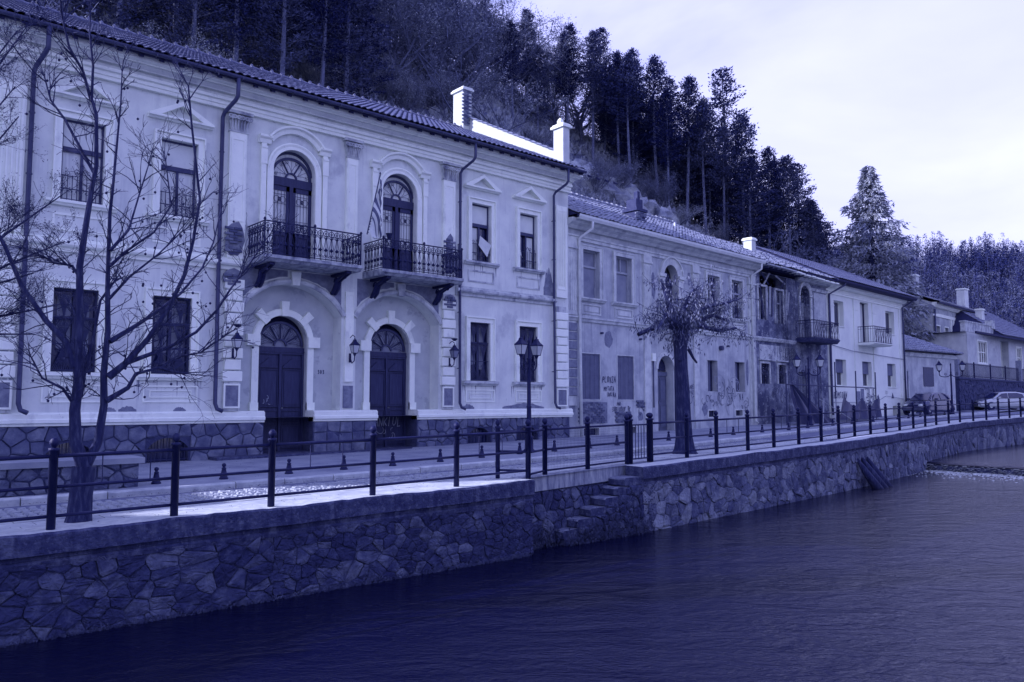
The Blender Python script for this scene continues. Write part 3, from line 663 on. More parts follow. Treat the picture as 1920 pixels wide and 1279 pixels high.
mb = MB(); mb.box(XL + .31, XR - .31, .50 + .35, .86 + .3, -.3, 9.4); mb.build('inner_wall', M['soffit'], B1)
# recessed wall behind the big arches, pierced by the doors
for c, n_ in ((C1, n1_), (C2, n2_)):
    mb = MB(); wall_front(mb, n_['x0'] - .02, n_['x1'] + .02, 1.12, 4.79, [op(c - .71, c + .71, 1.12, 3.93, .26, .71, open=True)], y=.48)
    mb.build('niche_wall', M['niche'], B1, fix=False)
# plinth with its openings
bas = [(.4, 1.4, -.05, .62), (3.68, 4.66, -.02, .62), (5.82, 6.80, -.02, .66), (15.55, 16.5, .05, .70), (17.65, 18.6, .05, .70)]
pops = [op(a, b, c, d, .3, .26) for a, b, c, d in bas] + [op(c - .71, c + .71, -.3, 1.12, .74, open=True) for c in (C1, C2)]
mb = MB(); wall_front(mb, XL, XR, -.3, 1.12, pops, y=.0); pw_ = mb.build('plinth', M['mortar'], B1, fix=False)
def seg_cells(x0, x1, z0, z1, du, dv, sd, jit=.32, m=M['plinth'], y=0, dpt=.035, par=None, rnd=False):
    for p in cells(x0, x1, z0, z1, du, dv, jit, .008, sd):
        mb = MB(); stone_into(mb, p, lambda u, v, d: (u, y - d, v), dpt, rnd); mb.build('stone', m, par or pw_, off=(6.5, 0, 0), fix=False)
for i, (a, b, zt) in enumerate([(1.45, 3.65, 0), (4.70, 5.78, 0), (6.84, 8.70, 0), (13.60, 15.5, 0), (16.55, 17.6, 0), (18.65, 20.13, 0)]):
    seg_cells(a, b, .02, 1.0, .34, .36, 80 + i, .30)
for i, (a, b, c, d) in enumerate(bas): seg_cells(a - .04, b + .04, d + .02, 1.0, .26, .34, 90 + i, .18)
seg_cells(10.15, 12.15, .08, 1.0, .40, .30, 99, .05, rnd=False)
# cellar grilles
for (a, b, c, d) in bas:
    g_ = flat('cellar_window', M['glass'], B1, a, b, c, d, .24); mb = MB()
    for k in range(7):
        x = a + (b - a) * (k + .5) / 7; t_ = abs(x - (a + b) / 2) / ((b - a) / 2); mb.tube([(x, .1, c), (x, .1, d - .24 * t_ * t_)], .012, 5)
    mb.tube([(a, .1, c + .15), (b, .1, c + .15)], .012, 5); mb.build('grille', M['ironthin'], g_)
# ledge over the plinth
for a, b in ((XL, C1 - .71), (C1 + .71, C2 - .71), (C2 + .71, XR + .12)):
    mb = MB(); mb.prof(a, b, [(.3, 1.0), (-.05, 1.0), (-.055, 1.05), (-.10, 1.07), (-.10, 1.14), (-.07, 1.16), (-.07, 1.26), (.0, 1.30), (.3, 1.30)])
    if a > 8: mb.prof(a, b, [(.3, 1.02), (.62, 1.02), (.62, 1.27), (.3, 1.27)]) if False else None
    mb.build('ledge', M['trim'], B1)
mb = MB()
for c, n_ in ((C1, n1_), (C2, n2_)):
    for a, b in ((n_['x0'] + .003, c - .713), (c + .713, n_['x1'] - .003)): mb.box(a, b, .31, .478, 1.0, 1.298)
mb.build('niche_ledge', M['trim'], B1)
# string course
for a, b in ((XL, 8.0), (15.0, 19.42)):
    mb = MB(); mb.prof(a, b, [(.05, 4.96), (-.06, 4.96), (-.06, 5.05), (-.14, 5.07), (-.17, 5.11), (-.17, 5.18), (-.06, 5.21), (-.06, 5.27), (.05, 5.27)]); mb.build('string_course', M['trimdirty'] if a > 9 else M['trim'], B1)
# entablature, cornice, boards and gutter
mb = MB(); mb.prof(XL, XR + .04, [(.05, 9.18), (-.10, 9.18), (-.10, 9.27), (-.13, 9.272), (-.13, 9.36), (-.20, 9.38), (-.20, 9.45), (.05, 9.45)]); mb.build('architrave', M['trim'], B1)
mb = MB(); mb.prof(XL, XR + .10, [(.05, 9.452), (-.12, 9.452), (-.12, 9.55), (-.22, 9.57), (-.22, 9.60), (-.28, 9.66), (-.30, 9.69), (.05, 9.69)]); mb.build('frieze', M['stucco'], B1)
mb = MB(); mb.prof(XL, XR + .30, [(.05, 9.692), (-.36, 9.692), (-.36, 9.72), (-.48, 9.74), (-.48, 9.88), (.05, 9.9)]); mb.build('cornice', M['trim'], B1)
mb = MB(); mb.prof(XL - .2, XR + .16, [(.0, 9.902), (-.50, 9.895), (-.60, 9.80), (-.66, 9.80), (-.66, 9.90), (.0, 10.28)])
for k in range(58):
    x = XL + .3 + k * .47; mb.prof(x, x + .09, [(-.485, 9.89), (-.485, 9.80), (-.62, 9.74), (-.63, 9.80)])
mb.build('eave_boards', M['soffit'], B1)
mb = MB()
pts = [(-.66 - .065 + .065 * math.cos(w), 9.87 + .065 * math.sin(w)) for w in np.linspace(pi, 2 * pi, 7)]
mb.prof(XL - .3, XR + .20, pts + [(y * 1.0, z + .012) for y, z in reversed([(-.66 - .065 + .053 * math.cos(w), 9.87 + .053 * math.sin(w)) for w in np.linspace(pi, 2 * pi, 7)])])
for k in range(40): x = XL + k * .7; mb.prof(x, x + .03, [(-.80, 9.80), (-.80, 9.88), (-.79, 9.80), (-.66, 9.79)])
mb.build('gutter', M['pipe'], B1)
# roof: front slope to the ridge, back slope, ridge tiles
rf = MB(); EY, EZ, RY_, RZ_ = -.70, 9.90, 5.4, 12.82
rf.add([(XL - .2, EY, EZ), (XR + .18, EY, EZ), (XR + .1, RY_, RZ_), (XL - .2, RY_, RZ_), (XL - .2, 10.2, 10.2), (XR + .1, 10.2, 10.2)], [(0, 1, 2, 3), (3, 2, 5, 4), (0, 3, 4), (1, 5, 2)])
roof = rf.build('roof', M['oldtile'], B1, fix=False)
tiles('tiles', XL - .2, XR - .2, EY, EZ + .02, RY_, RZ_ + .02, M['tile'], roof, .20, .33, sd=4)
tiles('tiles', XR - .15, XR + .2, EY, EZ + .02, RY_ - 4.4, RZ_ - 2.1, M['tile'], roof, .20, .33, sd=5)
mb = MB(); x = XL - .2
while x < XR - .3:
    mb.tube([(x, RY_, RZ_ + .05), (x + .37, RY_, RZ_ + .03)], [.12, .10], 8); mb.lathe((x + .05, RY_, RZ_ + .14), [(.07, 0), (.05, .06), (.02, .09)], 6); x += .36
tag(mb.build('ridge_tiles', M['tile'], roof, fix=False), kind='stuff')
# fire wall across the roof with a chimney at each end
def slope_z(y): return EZ + (y - EY) * (RZ_ - EZ) / (RY_ - EY)
mb = MB(); mb.add([(x, y, z) for x in (19.62, 19.92) for (y, z) in ((-.3, slope_z(-.3) - .4), (-.3, slope_z(-.3) + .36), (RY_ - .2, slope_z(RY_ - .2) + .62), (RY_ + .5, RZ_ + .4), (RY_ + .5, RZ_ - .8))],
    [(0, 1, 2, 3, 4), (9, 8, 7, 6, 5)] + [(i, i + 5, (i + 1) % 5 + 5, (i + 1) % 5) for i in range(5)])
mb.build('fire_wall', M['whitewall'], B1)
mb = MB()
for k in range(17):
    y = -.15 + k * .325; z = slope_z(y) + .36 + .26 * (y + .3) / 5.6 + .015
    dz = .165 * 1.1
    for q in range(2):
        xx = 19.53 + q * .25; mb.add([(xx, y, z + .02), (xx + .24, y, z + .02), (xx + .24, y + .36, z + dz), (xx, y + .36, z + dz), (xx + .12, y, z + .07), (xx + .12, y + .36, z + dz + .05), (xx, y, z - .01), (xx + .24, y, z - .01)], [(0, 4, 5, 3), (4, 1, 2, 5), (6, 7, 1, 4, 0)])
tag(mb.build('fire_wall_tiles', M['oldtile'], B1, fix=False), kind='stuff')
def chimney(par, x0, x1, y0, y1, z0, z1, m1, m2, cap=.07, top=False, side=None):
    mb = MB(); mb.box(x0, x1, y0, y1, z0, z1); c = mb.build('chimney', m1, par)
    mb = MB(); mb.box(x0 - cap, x1 + cap, y0 - cap, y1 + cap, z1 + .002, z1 + .09); mb.box(x0 - cap * .4, x1 + cap * .4, y0 - cap * .4, y1 + cap * .4, z1 + .092, z1 + .15); mb.build('chimney_cap', m2, c)
    if top:
        mb = MB(); mb.lathe(((x0 + x1) / 2 - .05, (y0 + y1) / 2, z1 + .15), [(.14, 0), (.11, .10), (.13, .14), (.05, .24)], 7); mb.build('chimney_pot', m2, c)
    return c
c1 = chimney(B1, 19.30, 19.72, 5.25, 5.95, 12.5, 14.5, M['whitewall'], M['stucco'], .08)
c2 = chimney(B1, 19.52, 19.84, -.40, .10, 9.9, 11.45, M['whitewall'], M['trim'], .08, True)
brk = MB(); brk.box(-.11, .11, -.03, .03, -.03, .03); brkm = brk.mesh('brick', M['brick'])
def bricks(par, x0, x1, z0, z1, y, off, shape=None, sd=0, m=brkm, sx=1.):
    rg = random.Random(sd); mb = MB(); mb.box(x0 + .04, x1 - .04, y + .012, y + .05, z0 + .03, z1 - .03)
    k = 0
    z = z0 + .035
    while z < z1 - .02:
        x = x0 + (.06 if k % 2 else .17) * sx
        while x < x1 - .08:
            if shape is None or shape(x, z, rg):
                link('brick', m, par, (x - off[0] + rg.uniform(-.004, .004), y + rg.uniform(-.006, .010) - off[1], z - off[2]), (0, rg.uniform(-.02, .02), 0), (sx * .98, 1, 1))
            x += .235 * sx
        z += .074; k += 1
bricks(c1, 19.28, 19.74, 13.0, 14.6, 5.24, (6.5, 0, 0), None, 3)

# windows of the upper and lower storeys
def up_window(a, b, dk=0, paper=False, opened=False):
    w = MB(); frame_rect(w, a, b, 6.14, 8.09, .13, -.05, .0); frame_rect(w, a - .13, b + .13, 6.14, 8.222, .04, -.10, .0)
    win = w.build('window', M['trim'], B1)
    mb = MB(); mb.prof(a - .30, b + .30, [(.0, 6.02), (-.07, 6.02), (-.09, 6.06), (-.14, 6.08), (-.14, 6.14), (.0, 6.14)]); mb.build('sill', M['trimdirty'] if a > 9 else M['trim'], win)
    y = .13; fr = MB(); cx = (a + b) / 2
    frame_rect(fr, a + .05, b - .05, 6.14, 8.04, .05, y, y + .05); fr.box(a + .05, b - .05, y - .03, y + .05, 7.33, 7.44); fr.box(cx - .03, cx + .03, y - .01, y + .05, 6.14, 7.33)
    fr.build('frame', M['frame'], win)
    flat('blind', M['blind'], win, a + .05, b - .05, 7.44, 8.04, y + .02)
    if opened:
        flat('pane', M['glass'], win, a + .05, b - .05, 6.14, 7.33, y + .09)
        flat('curtain', M['curtain'], win, *((a + .05, cx - .02) if paper else (cx + .05, b - .06)), 6.14, 7.3, y + .05)
        if not paper:
            mb = MB(); mb.add([(a + .06, y + .04, 7.2), (a + .07, y + .03, 6.75), (a + .30, y + .045, 6.55)], [(0, 1, 2)]); mb.build('torn_curtain', M['curtain'], win, fix=False)
    else: flat('pane', M['curtain'], win, a + .05, b - .05, 6.14, 7.33, y + .035)
    # low iron guard with scrolls
    g_ = MB(); gy = .03
    g_.tube([(a, gy, 6.20), (b, gy, 6.20)], .011, 5); g_.tube([(a, gy, 6.44), (b, gy, 6.44)], .014, 5); g_.tube([(a, gy, 6.74), (cx - .14, gy, 6.74), (cx, gy, 6.92), (cx + .14, gy, 6.74), (b, gy, 6.74)], .011, 5)
    for k in range(9):
        x = a + (b - a) * (k + .5) / 9; g_.tube([(x, gy, 6.16), (x, gy, 6.76)], .009, 4)
    for sx in (-1, 1):
        g_.spiral(cx + sx * .12, gy, 6.85, .07, 1.3, pi / 2, sx, .008); g_.spiral(cx + sx * .30, gy, 6.80, .06, 1.2, pi / 2, -sx, .008)
        for q in (.1, .26): g_.spiral(cx + sx * q, gy - .01, 6.38, .05, 1.1, 0, sx, .008)
    g_.build('guard', M['ironthin'], win, fix=False)
    if paper:
        mb = MB(); mb.poly([(a + .36, 7.02), (b + .01, 6.76), (a + .66, 6.34), (a + .30, 6.70)], -.02, -.012); mb.build('paper_sheet', M['cloth'], win)
    # pediment and the panel below
    mb = MB(); px0, px1, zb, zt = a - .34, b + .34, 8.54, 9.06; cx = (a + b) / 2
    mb.prof(px0, px1, [(.0, zb), (-.08, zb), (-.10, zb + .03), (-.18, zb + .04), (-.18, zb + .09), (.0, zb + .09)])
    for s_ in (-1, 1):
        xe = px0 if s_ < 0 else px1
        pts = [(xe, zb + .092), (cx, zt), (cx, zt - .11), (xe - s_ * .28, zb + .092)]
        mb.poly(pts if s_ < 0 else pts[::-1], -.17, .0)
    mb.build('pediment', M['trim'], win)
    if a > 3:
        mb = MB(); frame_rect(mb, a - .08, b + .08, 5.50, 5.80, .05, -.022, .0, True, True); mb.build('apron_panel', M['trim'] if a < 9 else M['trimdirty'], win)
for i, (a, b) in enumerate(wins_up): up_window(a, b, 0, paper=(a > 15 and a < 16), opened=a > 15)
def fan_grille(mb, x0, x1, z0, z1, y, dn=1):
    cx = (x0 + x1) / 2; n = 5
    for k in range(-n, n + 1):
        t = k / n
        P = [(cx + (x1 - x0) * .5 * t * (s_ ** 1.6) * .98, y, (z0 + (z1 - z0) * s_) if dn > 0 else (z1 - (z1 - z0) * s_)) for s_ in (0, .35, .7, 1)]
        mb.tube(P, .008, 4, False)
    mb.spiral(cx - .06, y, z0 + (z1 - z0) * .75, .05, 1.2, 0, 1, .008); mb.spiral(cx + .06, y, z0 + (z1 - z0) * .75, .05, 1.2, pi, -1, .008)
def lo_window(a, b):
    w = MB(); frame_rect(w, a, b, 2.22, 4.13, .14, -.05, .0); frame_rect(w, a - .14, b + .14, 2.22, 4.272, .04, -.095, .0)
    for s_ in (a - .19, b + .01): w.box(s_, s_ + .18, -.07, -.045, 2.22, 2.48)
    win = w.build('window', M['trim'], B1)
    mb = MB(); mb.prof(a - .30, b + .30, [(.0, 2.06), (-.07, 2.06), (-.09, 2.11), (-.15, 2.13), (-.15, 2.20), (.0, 2.22)]); mb.build('sill', M['trimdirty'] if a > 9 else M['trim'], win)
    flat('pane', M['glass'], win, a, b, 2.22, 4.13, .19)
    if a > 9 or True: flat('curtain', M['greyboard'], win, a + .12, (a + b) / 2 - .06, 2.75, 4.0, .178, .008); flat('curtain', M['greyboard'], win, (a + b) / 2 + .04, b - .14, 2.6, 4.0, .178, .008)
    fr = MB(); frame_rect(fr, a + .04, b - .04, 2.26, 4.09, .04, .13, .17, True, True); cx = (a + b) / 2; fr.box(cx - .035, cx + .035, .12, .17, 2.26, 4.09); fr.box(a + .04, b - .04, .12, .17, 3.42, 3.50); fr.build('frame', M['frame'], win)
    g_ = MB(); zz = [2.26, 2.86, 3.46, 4.1]
    for z in zz: g_.tube([(a, .06, z), (b, .06, z)], .013, 4)
    for x in (a + .02, cx, b - .02): g_.tube([(x, .06, 2.24), (x, .06, 4.12)], .012, 4)
    for i in range(3):
        for (p, q) in ((a + .02, cx), (cx, b - .02)): fan_grille(g_, p, q, zz[i], zz[i + 1], .06, 1 if i != 0 else -1)
    g_.build('grille', M['ironthin'], win, fix=False)
    if a > 3:
        mb = MB(); frame_rect(mb, a - .12, b + .18, 1.56, 1.90, .035, -.022, .0, True, True); frame_rect(mb, a + .02, b + .04, 1.66, 1.80, .02, -.02, .0, True, True); mb.build('apron_panel', M['trim'], win)
for a, b in wins_lo: lo_window(a, b)
st_ = MB()
for a, b in wins_up[3:] + wins_lo[3:]:
    zt = 6.02 if (a, b) in wins_up else 2.06
    for k in range(9):
        x = random.choice((a - .28, b + .2)) + random.gauss(0, .04) if random.random() < .6 else random.uniform(a - .25, b + .25); L0 = random.uniform(.12, .55); w = random.uniform(.006, .02)
        st_.add([(x - w, -.0015 - k * .0001, zt), (x + w, -.0015 - k * .0001, zt), (x + w * .3, -.0015 - k * .0001, zt - L0)], [(0, 1, 2)])
tag(st_.build('rain_streaks', M['peeled'], B1, fix=False), kind='stuff')
# pilasters: panelled shafts and leafy capitals above, quoins and dado boxes below
def pilaster(x0, x1, capital=True, lo=True, up=True, fl=False, dirty=False):
    if up:
        mb = MB(); mb.box(x0, x1, -.09, .0, 5.27 if not dirty else 5.27, 8.62); 
        frame_rect(mb, x0 + .09, x1 - .09, 6.3 if dirty else 5.6, 8.42, .05, -.105, -.09, True, True)
        if fl:
            for k in range(4): x = x0 + .09 + (x1 - x0 - .18) * (k + .5) / 4; mb.box(x - .018, x + .018, -.115, -.105, 5.7, 8.35)
        p = mb.build('pilaster', M['trim'], B1)
        if capital:
            mb = MB(); cx = (x0 + x1) / 2; hw = (x1 - x0) / 2
            mb.box(x0 - .03, x1 + .03, -.11, .0, 8.622, 8.66); mb.poly([(x0 + .01, 8.66), (x1 - .01, 8.66), (x1 + .07, 9.08), (x0 - .07, 9.08)], -.12, .0); mb.box(x0 - .12, x1 + .12, -.19, .0, 9.10, 9.178)
            for k in range(6): x = x0 + (x1 - x0) * (k + .5) / 6; mb.tube([(x, -.12, 8.68), (x, -.145, 8.84), (cx + (x - cx) * 1.15, -.19, 8.93)], [.022, .03, .014], 5)
            for s_ in (-1, 0, 1):
                for q in (-1, 1):
                    xx = cx + s_ * hw * .95; mb.spiral(xx + q * .05, -.20, 8.985, .075, 1.4, pi / 2, q, .024)
            mb.lathe((cx, -.2, 8.98), [(.02, -.03), (.05, 0), (.02, .03)], 6); mb.build('capital', M['trimdirty'] if x0 > 3 else M['trim'], p)
    if lo:
        z = 2.06; k = 0
        base = MB(); base.box(x0 + .03, x1 - .03, -.05, .0, 1.30, 4.95); pb = base.build('pilaster_foot', M['trimdirty'], B1)
        while z < 4.75 - .02:
            h = .268; e_ = 0 if k % 2 else .045
            mb = MB(); mb.prof(x0 + .02 - e_, x1 - .02 + e_, [(.0, z), (-.085, z), (-.105, z + .02), (-.105, z + h - .02), (-.085, z + h), (.0, z + h)])
            if not (k == 9 and dirty): mb.build('quoin', M['trim'], pb)
            z += .30; k += 1
        mb = MB(); mb.box(x0 + .06, x1 - .06, -.075, -.05, 1.42, 1.96); mb.build('dado_panel', M['peeled'], pb)
        mb = MB(); frame_rect(mb, x0 + .06, x1 - .06, 1.42, 1.96, .045, -.095, -.05, True, True); mb.build('dado_frame', M['trim'], pb)
pilaster(2.43, 3.0, False, True, True, True); pilaster(-4.9, -4.4, False); pilaster(7.58, 8.04, True, True, True, dirty=True)
pilaster(14.47, 14.94, True, True, True, dirty=True); pilaster(19.46, 20.0, False, True, True, True)
# centre pier between the niches
mb = MB(); mb.box(11.02, 11.38, -.09, 0, 5.27, 8.62); frame_rect(mb, 11.11, 11.29, 5.6, 8.42, .05, -.105, -.09, True, True); cp = mb.build('pilaster', M['trim'], B1)
mb = MB(); mb.box(11.0, 11.4, -.11, 0, 8.622, 8.66); mb.poly([(11.03, 8.66), (11.37, 8.66), (11.46, 9.08), (10.94, 9.08)], -.12, 0); mb.box(10.9, 11.5, -.19, 0, 9.10, 9.178)
for s_ in (-1, 0, 1):
    for q in (-1, 1): mb.spiral(11.2 + s_ * .19 + q * .05, -.20, 8.985, .075, 1.4, pi / 2, q, .024)
for k in range(6): x = 11.04 + .32 * (k + .5) / 6; mb.tube([(x, -.12, 8.68), (x, -.145, 8.84), (11.2 + (x - 11.2) * 1.2, -.19, 8.93)], [.022, .03, .014], 5)
mb.build('capital', M['trimdirty'], cp)
mb = MB(); mb.box(11.06, 11.33, -.05, 0, 2.1, 4.7); frame_rect(mb, 11.09, 11.30, 2.15, 4.6, .03, -.062, -.05, True, True); cq = mb.build('pier_panel', M['trim'], B1)
mb = MB(); mb.box(11.04, 11.35, -.03, 0, 1.36, 2.0); mb.build('dado_panel', M['peeled'], cq)
# damaged plaster: bricks laid bare beside the balconies
for (x0, x1, z0, z1, sd) in ((7.56, 7.98, 5.35, 6.15, 11), (14.52, 14.96, 5.62, 6.75, 12), (7.55, 8.0, 4.55, 4.95, 13), (14.55, 14.95, 4.5, 4.9, 14)):
    mb = MB(); n = 16; cx, cz = (x0 + x1) / 2, (z0 + z1) / 2
    pts = [(cx + (x1 - x0) * .60 * math.cos(w) * random.uniform(.85, 1.1), cz + (z1 - z0) * .62 * max(-.8, math.sin(w)) * random.uniform(.88, 1.1)) for w in [2 * pi * i / n for i in range(n)]]
    mb.poly(pts, -.094, -.088 if z0 > 5 else -.05); pt = mb.build('bare_patch', M['peeled'], B1)
    bricks(pt, x0, x1, z0, z1, -.104, (6.5, 0, 0), lambda x, z, rg, cx=cx, cz=cz, x0=x0, x1=x1, z0=z0, z1=z1: ((x - cx) / (x1 - x0)) ** 2 * 3 + ((z - cz) / (z1 - z0)) ** 4 * 12 < 1.0 and rg.random() < .93, sd)
for (x0, x1, z0, z1) in ((4.8, 5.1, 1.31, 1.42), (5.15, 5.55, 1.31, 1.45), (6.4, 6.7, 1.31, 1.42), (17.0, 18.9, 1.31, 1.5), (15.3, 15.8, 1.31, 1.48), (14.98, 15.28, 5.3, 6.7), (18.9, 19.4, 5.3, 6.3)):
    n = 14; mb = MB(); pts = [(x0 + (x1 - x0) * i / n, z0) for i in range(n + 1)] + [(x1 - (x1 - x0) * i / n, z0 + (z1 - z0) * (math.sin(pi * max(.04, min(.96, i / n)))) ** .5 * random.uniform(.7, 1.05)) for i in range(n + 1)]
    mb.poly(pts, -.004, .0); mb.build('bare_patch', M['peeled'], B1)

# doors
def arch_pts(cx, cz, r, n=16, a0=0, a1=pi): return [(cx + r * math.cos(a0 + (a1 - a0) * i / n), cz + r * math.sin(a0 + (a1 - a0) * i / n)) for i in range(n + 1)]
def fanlight(mb, cx, cz, R, y, spokes, glass=None):
    mb.arc(cx, cz, [(R - .07, y), (R - .07, y + .06), (R, y + .06), (R, y)], 0, pi, 20)
    mb.arc(cx, cz, [(R * .22, y), (R * .22, y + .05), (R * .30, y + .05), (R * .30, y)], 0, pi, 12)
    for k in range(1, spokes):
        w = pi * k / spokes; c, s_ = math.cos(w), math.sin(w); mb.tube([(cx + c * R * .28, y + .02, cz + s_ * R * .28), (cx + c * R * .95, y + .02, cz + s_ * R * .95)], .022, 4)
    for k in range(spokes):
        w = pi * (k + .5) / spokes; c, s_ = math.cos(w), math.sin(w)
        mb.tube([(cx + c * R * .28, y - .01, cz + s_ * R * .28), (cx + c * R * .95, y - .01, cz + s_ * R * .95)], .006, 4, False)
        for q in (-1, 1):
            w2 = w + q * .30 * pi / spokes * 1.0; rr = R * .76
            mb.spiral(cx + rr * math.cos(w2), y - .01, cz + rr * math.sin(w2), R * .105, 1.4, w, q, .0065)
            mb.tube([(cx + c * R * .33, y - .01, cz + s_ * R * .33), (cx + R * .6 * math.cos(w + q * .2 * pi / spokes), y - .01, cz + R * .6 * math.sin(w + q * .2 * pi / spokes)), (cx + rr * 1.12 * math.cos(w2 + q * .06), y - .01, cz + rr * 1.12 * math.sin(w2 + q * .06))], .006, 4, False)
def panel(mb, x0, x1, z0, z1, y):
    mb.box(x0, x1, y - .018, y, z0, z1); mb.box(x0 + .04, x1 - .04, y - .034, y - .018, z0 + .04, z1 - .04)
    frame_rect(mb, x0 + .001, x1 - .001, z0 + .001, z1 - .001, .022, y - .045, y, True, True)
for di, c in enumerate((C1, C2)):
    y = .66; r = .71
    # raised blocks and the band round the arch
    mb = MB(); mb.arc(c, 3.22, [(.71, .40), (.71, .48), (.90, .48), (.90, .43), (.88, .40)], 0, pi, 24)
    mb.box(c - .90, c - .712, .42, .478, 1.3, 3.2); mb.box(c + .712, c + .90, .42, .478, 1.3, 3.2); sr = mb.build('door_surround', M['trim'], B1)
    for w in (pi / 2, pi * .25, pi * .75):
        mb = MB(); r0, r1, hw = .69, 1.10, .115
        u = (math.cos(w), math.sin(w)); v = (-u[1], u[0])
        mb.poly([(c + u[0] * a + v[0] * b, 3.22 + u[1] * a + v[1] * b) for a, b in ((r0, -hw * .8), (r1, -hw), (r1, hw), (r0, hw * .8))], .35, .478); mb.build('voussoir', M['trim'], sr)
    for s_ in (-1, 1):
        mb = MB(); mb.box(c + (s_ * .70 if s_ > 0 else -1.06), c + (1.06 if s_ > 0 else -.70), .35, .477, 3.06, 3.36); mb.build('impost_block', M['trim'], sr)
        mb = MB(); mb.box(c + (.712 if s_ > 0 else -.94), c + (.94 if s_ > 0 else -.712), .38, .477, 1.302, 1.52); mb.build('foot_block', M['trim'], sr)
    dr = MB(); dr.box(c - .705, c + .705, y, y + .05, .14, 3.0); dr.box(c - .705, c + .705, y - .05, y, 2.86, 3.06); dr.box(c - .04, c + .04, y - .06, y, .14, 2.86); dr.box(c - .705, c - .64, y - .04, y, .14, 2.86); dr.box(c + .64, c + .705, y - .04, y, .14, 2.86)
    dr.box(c - .705, c + .705, y - .07, y - .05, 2.92, 2.96); door = dr.build('entrance_door', M['wood'], B1)
    for s_ in (-1, 1):
        mb = MB(); a, b = (c - .60, c - .08) if s_ < 0 else (c + .08, c + .60)
        panel(mb, a, b, 1.42, 2.42, y); panel(mb, a, b, 1.02, 1.28, y); panel(mb, a, b, .28, .86, y)
        mb.poly([(a, 2.52), (b, 2.52), ((a + b) / 2, 2.74)], y - .035, y); mb.box(a - .02, b + .02, y - .05, y, 2.48, 2.518); mb.box(a - .02, b + .02, y - .055, y, .92, .96)
        mb.build('door_leaf', M['wood'], door)
    mb = MB(); fanlight(mb, c, 3.10, .68, y - .02, 6); mb.build('fanlight', M['frame'], door, fix=False)
    mb = MB(); mb.poly(arch_pts(c, 3.05, .70) , y + .03, y + .05); mb.build('fanlight_glass', M['greyboard'] if di == 0 else M['greyboard'], door)
    mb = MB(); mb.lathe((c + .05, y - .09, 1.36), [(.01, -.02), (.03, 0), (.01, .02)], 6); mb.build('handle', M['chrome'], door)
# graffiti on the doors, house number: written with strokes
GL = {'A': [[(0, 0), (.3, 1), (.6, 0)], [(.12, .4), (.48, .4)]], 'N': [[(0, 0), (0, 1), (.5, 0), (.5, 1)]], 'K': [[(0, 0), (0, 1)], [(.5, 1), (0, .45), (.5, 0)]], 'I': [[(.1, 0), (.1, 1)]],
      'U': [[(0, 1), (0, .25), (.2, 0), (.4, .1), (.5, .3), (.5, 1)]], 'L': [[(0, 1), (0, 0), (.45, 0)]], 'P': [[(0, 0), (0, 1), (.4, .95), (.45, .7), (.3, .5), (0, .48)]], 'O': [[(.25, 0), (.02, .3), (.05, .8), (.25, 1), (.47, .8), (.5, .3), (.25, 0)]],
      'V': [[(0, 1), (.25, 0), (.5, 1)]], 'E': [[(.5, 1), (0, 1), (0, 0), (.5, 0)], [(0, .5), (.4, .5)]], 'M': [[(0, 0), (.05, 1), (.3, .4), (.55, 1), (.6, 0)]], 'Y': [[(0, 1), (.25, .5), (.5, 1)], [(.25, .5), (.2, 0)]],
      'T': [[(0, 1), (.5, 1)], [(.25, 1), (.25, 0)]], 'D': [[(0, 0), (0, 1), (.35, .85), (.48, .5), (.35, .12), (0, 0)]], 'B': [[(0, 0), (0, 1), (.4, .85), (.05, .52), (.45, .3), (.3, 0), (0, 0)]], 'S': [[(.45, .9), (.2, 1), (.02, .8), (.4, .4), (.4, .1), (.0, .03)]],
      '3': [[(0, .95), (.3, 1), (.4, .8), (.1, .55), (.42, .35), (.35, .05), (0, 0)]], '0': [[(.2, 0), (0, .3), (0, .75), (.2, 1), (.4, .75), (.4, .3), (.2, 0)]], 'Z': [[(0, 1), (.45, 1), (0, 0), (.45, 0)]], ' ': [], 'W': [[(0, 1), (.15, 0), (.3, .7), (.45, 0), (.6, 1)]],
      'R': [[(0, 0), (0, 1), (.4, .9), (.4, .6), (0, .5), (.45, 0)]], 'C': [[(.45, .85), (.2, 1), (0, .6), (.1, .1), (.45, .1)]], 'X': [[(0, 0), (.45, 1)], [(0, 1), (.45, 0)]]}
def stroke(mb, P, y, w=.012):
    for i in range(len(P) - 1):
        (x0, z0), (x1, z1) = P[i], P[i + 1]; dx, dz = x1 - x0, z1 - z0; l = math.hypot(dx, dz) or 1; nx, nz = -dz / l * w, dx / l * w; ex, ez = dx / l * w * .6, dz / l * w * .6
        mb.add([(x0 - ex + nx, y, z0 - ez + nz), (x0 - ex - nx, y, z0 - ez - nz), (x1 + ex - nx, y, z1 + ez - nz), (x1 + ex + nx, y, z1 + ez + nz)], [(0, 1, 2, 3)])
        y -= .00012
def write(txt, x, z, h, y, w=.012, wob=.0, slant=0., sp=.75, name='graffiti', m=None, par=None, off=(6.5, 0, 0), sd=1):
    rg = random.Random(sd); mb = MB(); cx = x
    for ch in txt:
        zz = z + rg.uniform(-wob, wob); hh = h * (1 + rg.uniform(-wob, wob) * 3)
        for st_ in GL.get(ch, []): stroke(mb, [(cx + (px + slant * pz) * h * .8 + rg.uniform(-wob, wob) * .5, zz + pz * hh + rg.uniform(-wob, wob) * .3) for px, pz in st_], y, w); y -= .0002
        cx += sp * h
    return mb.build(name, m or M['graf'], par or B1, off=off, fix=False)
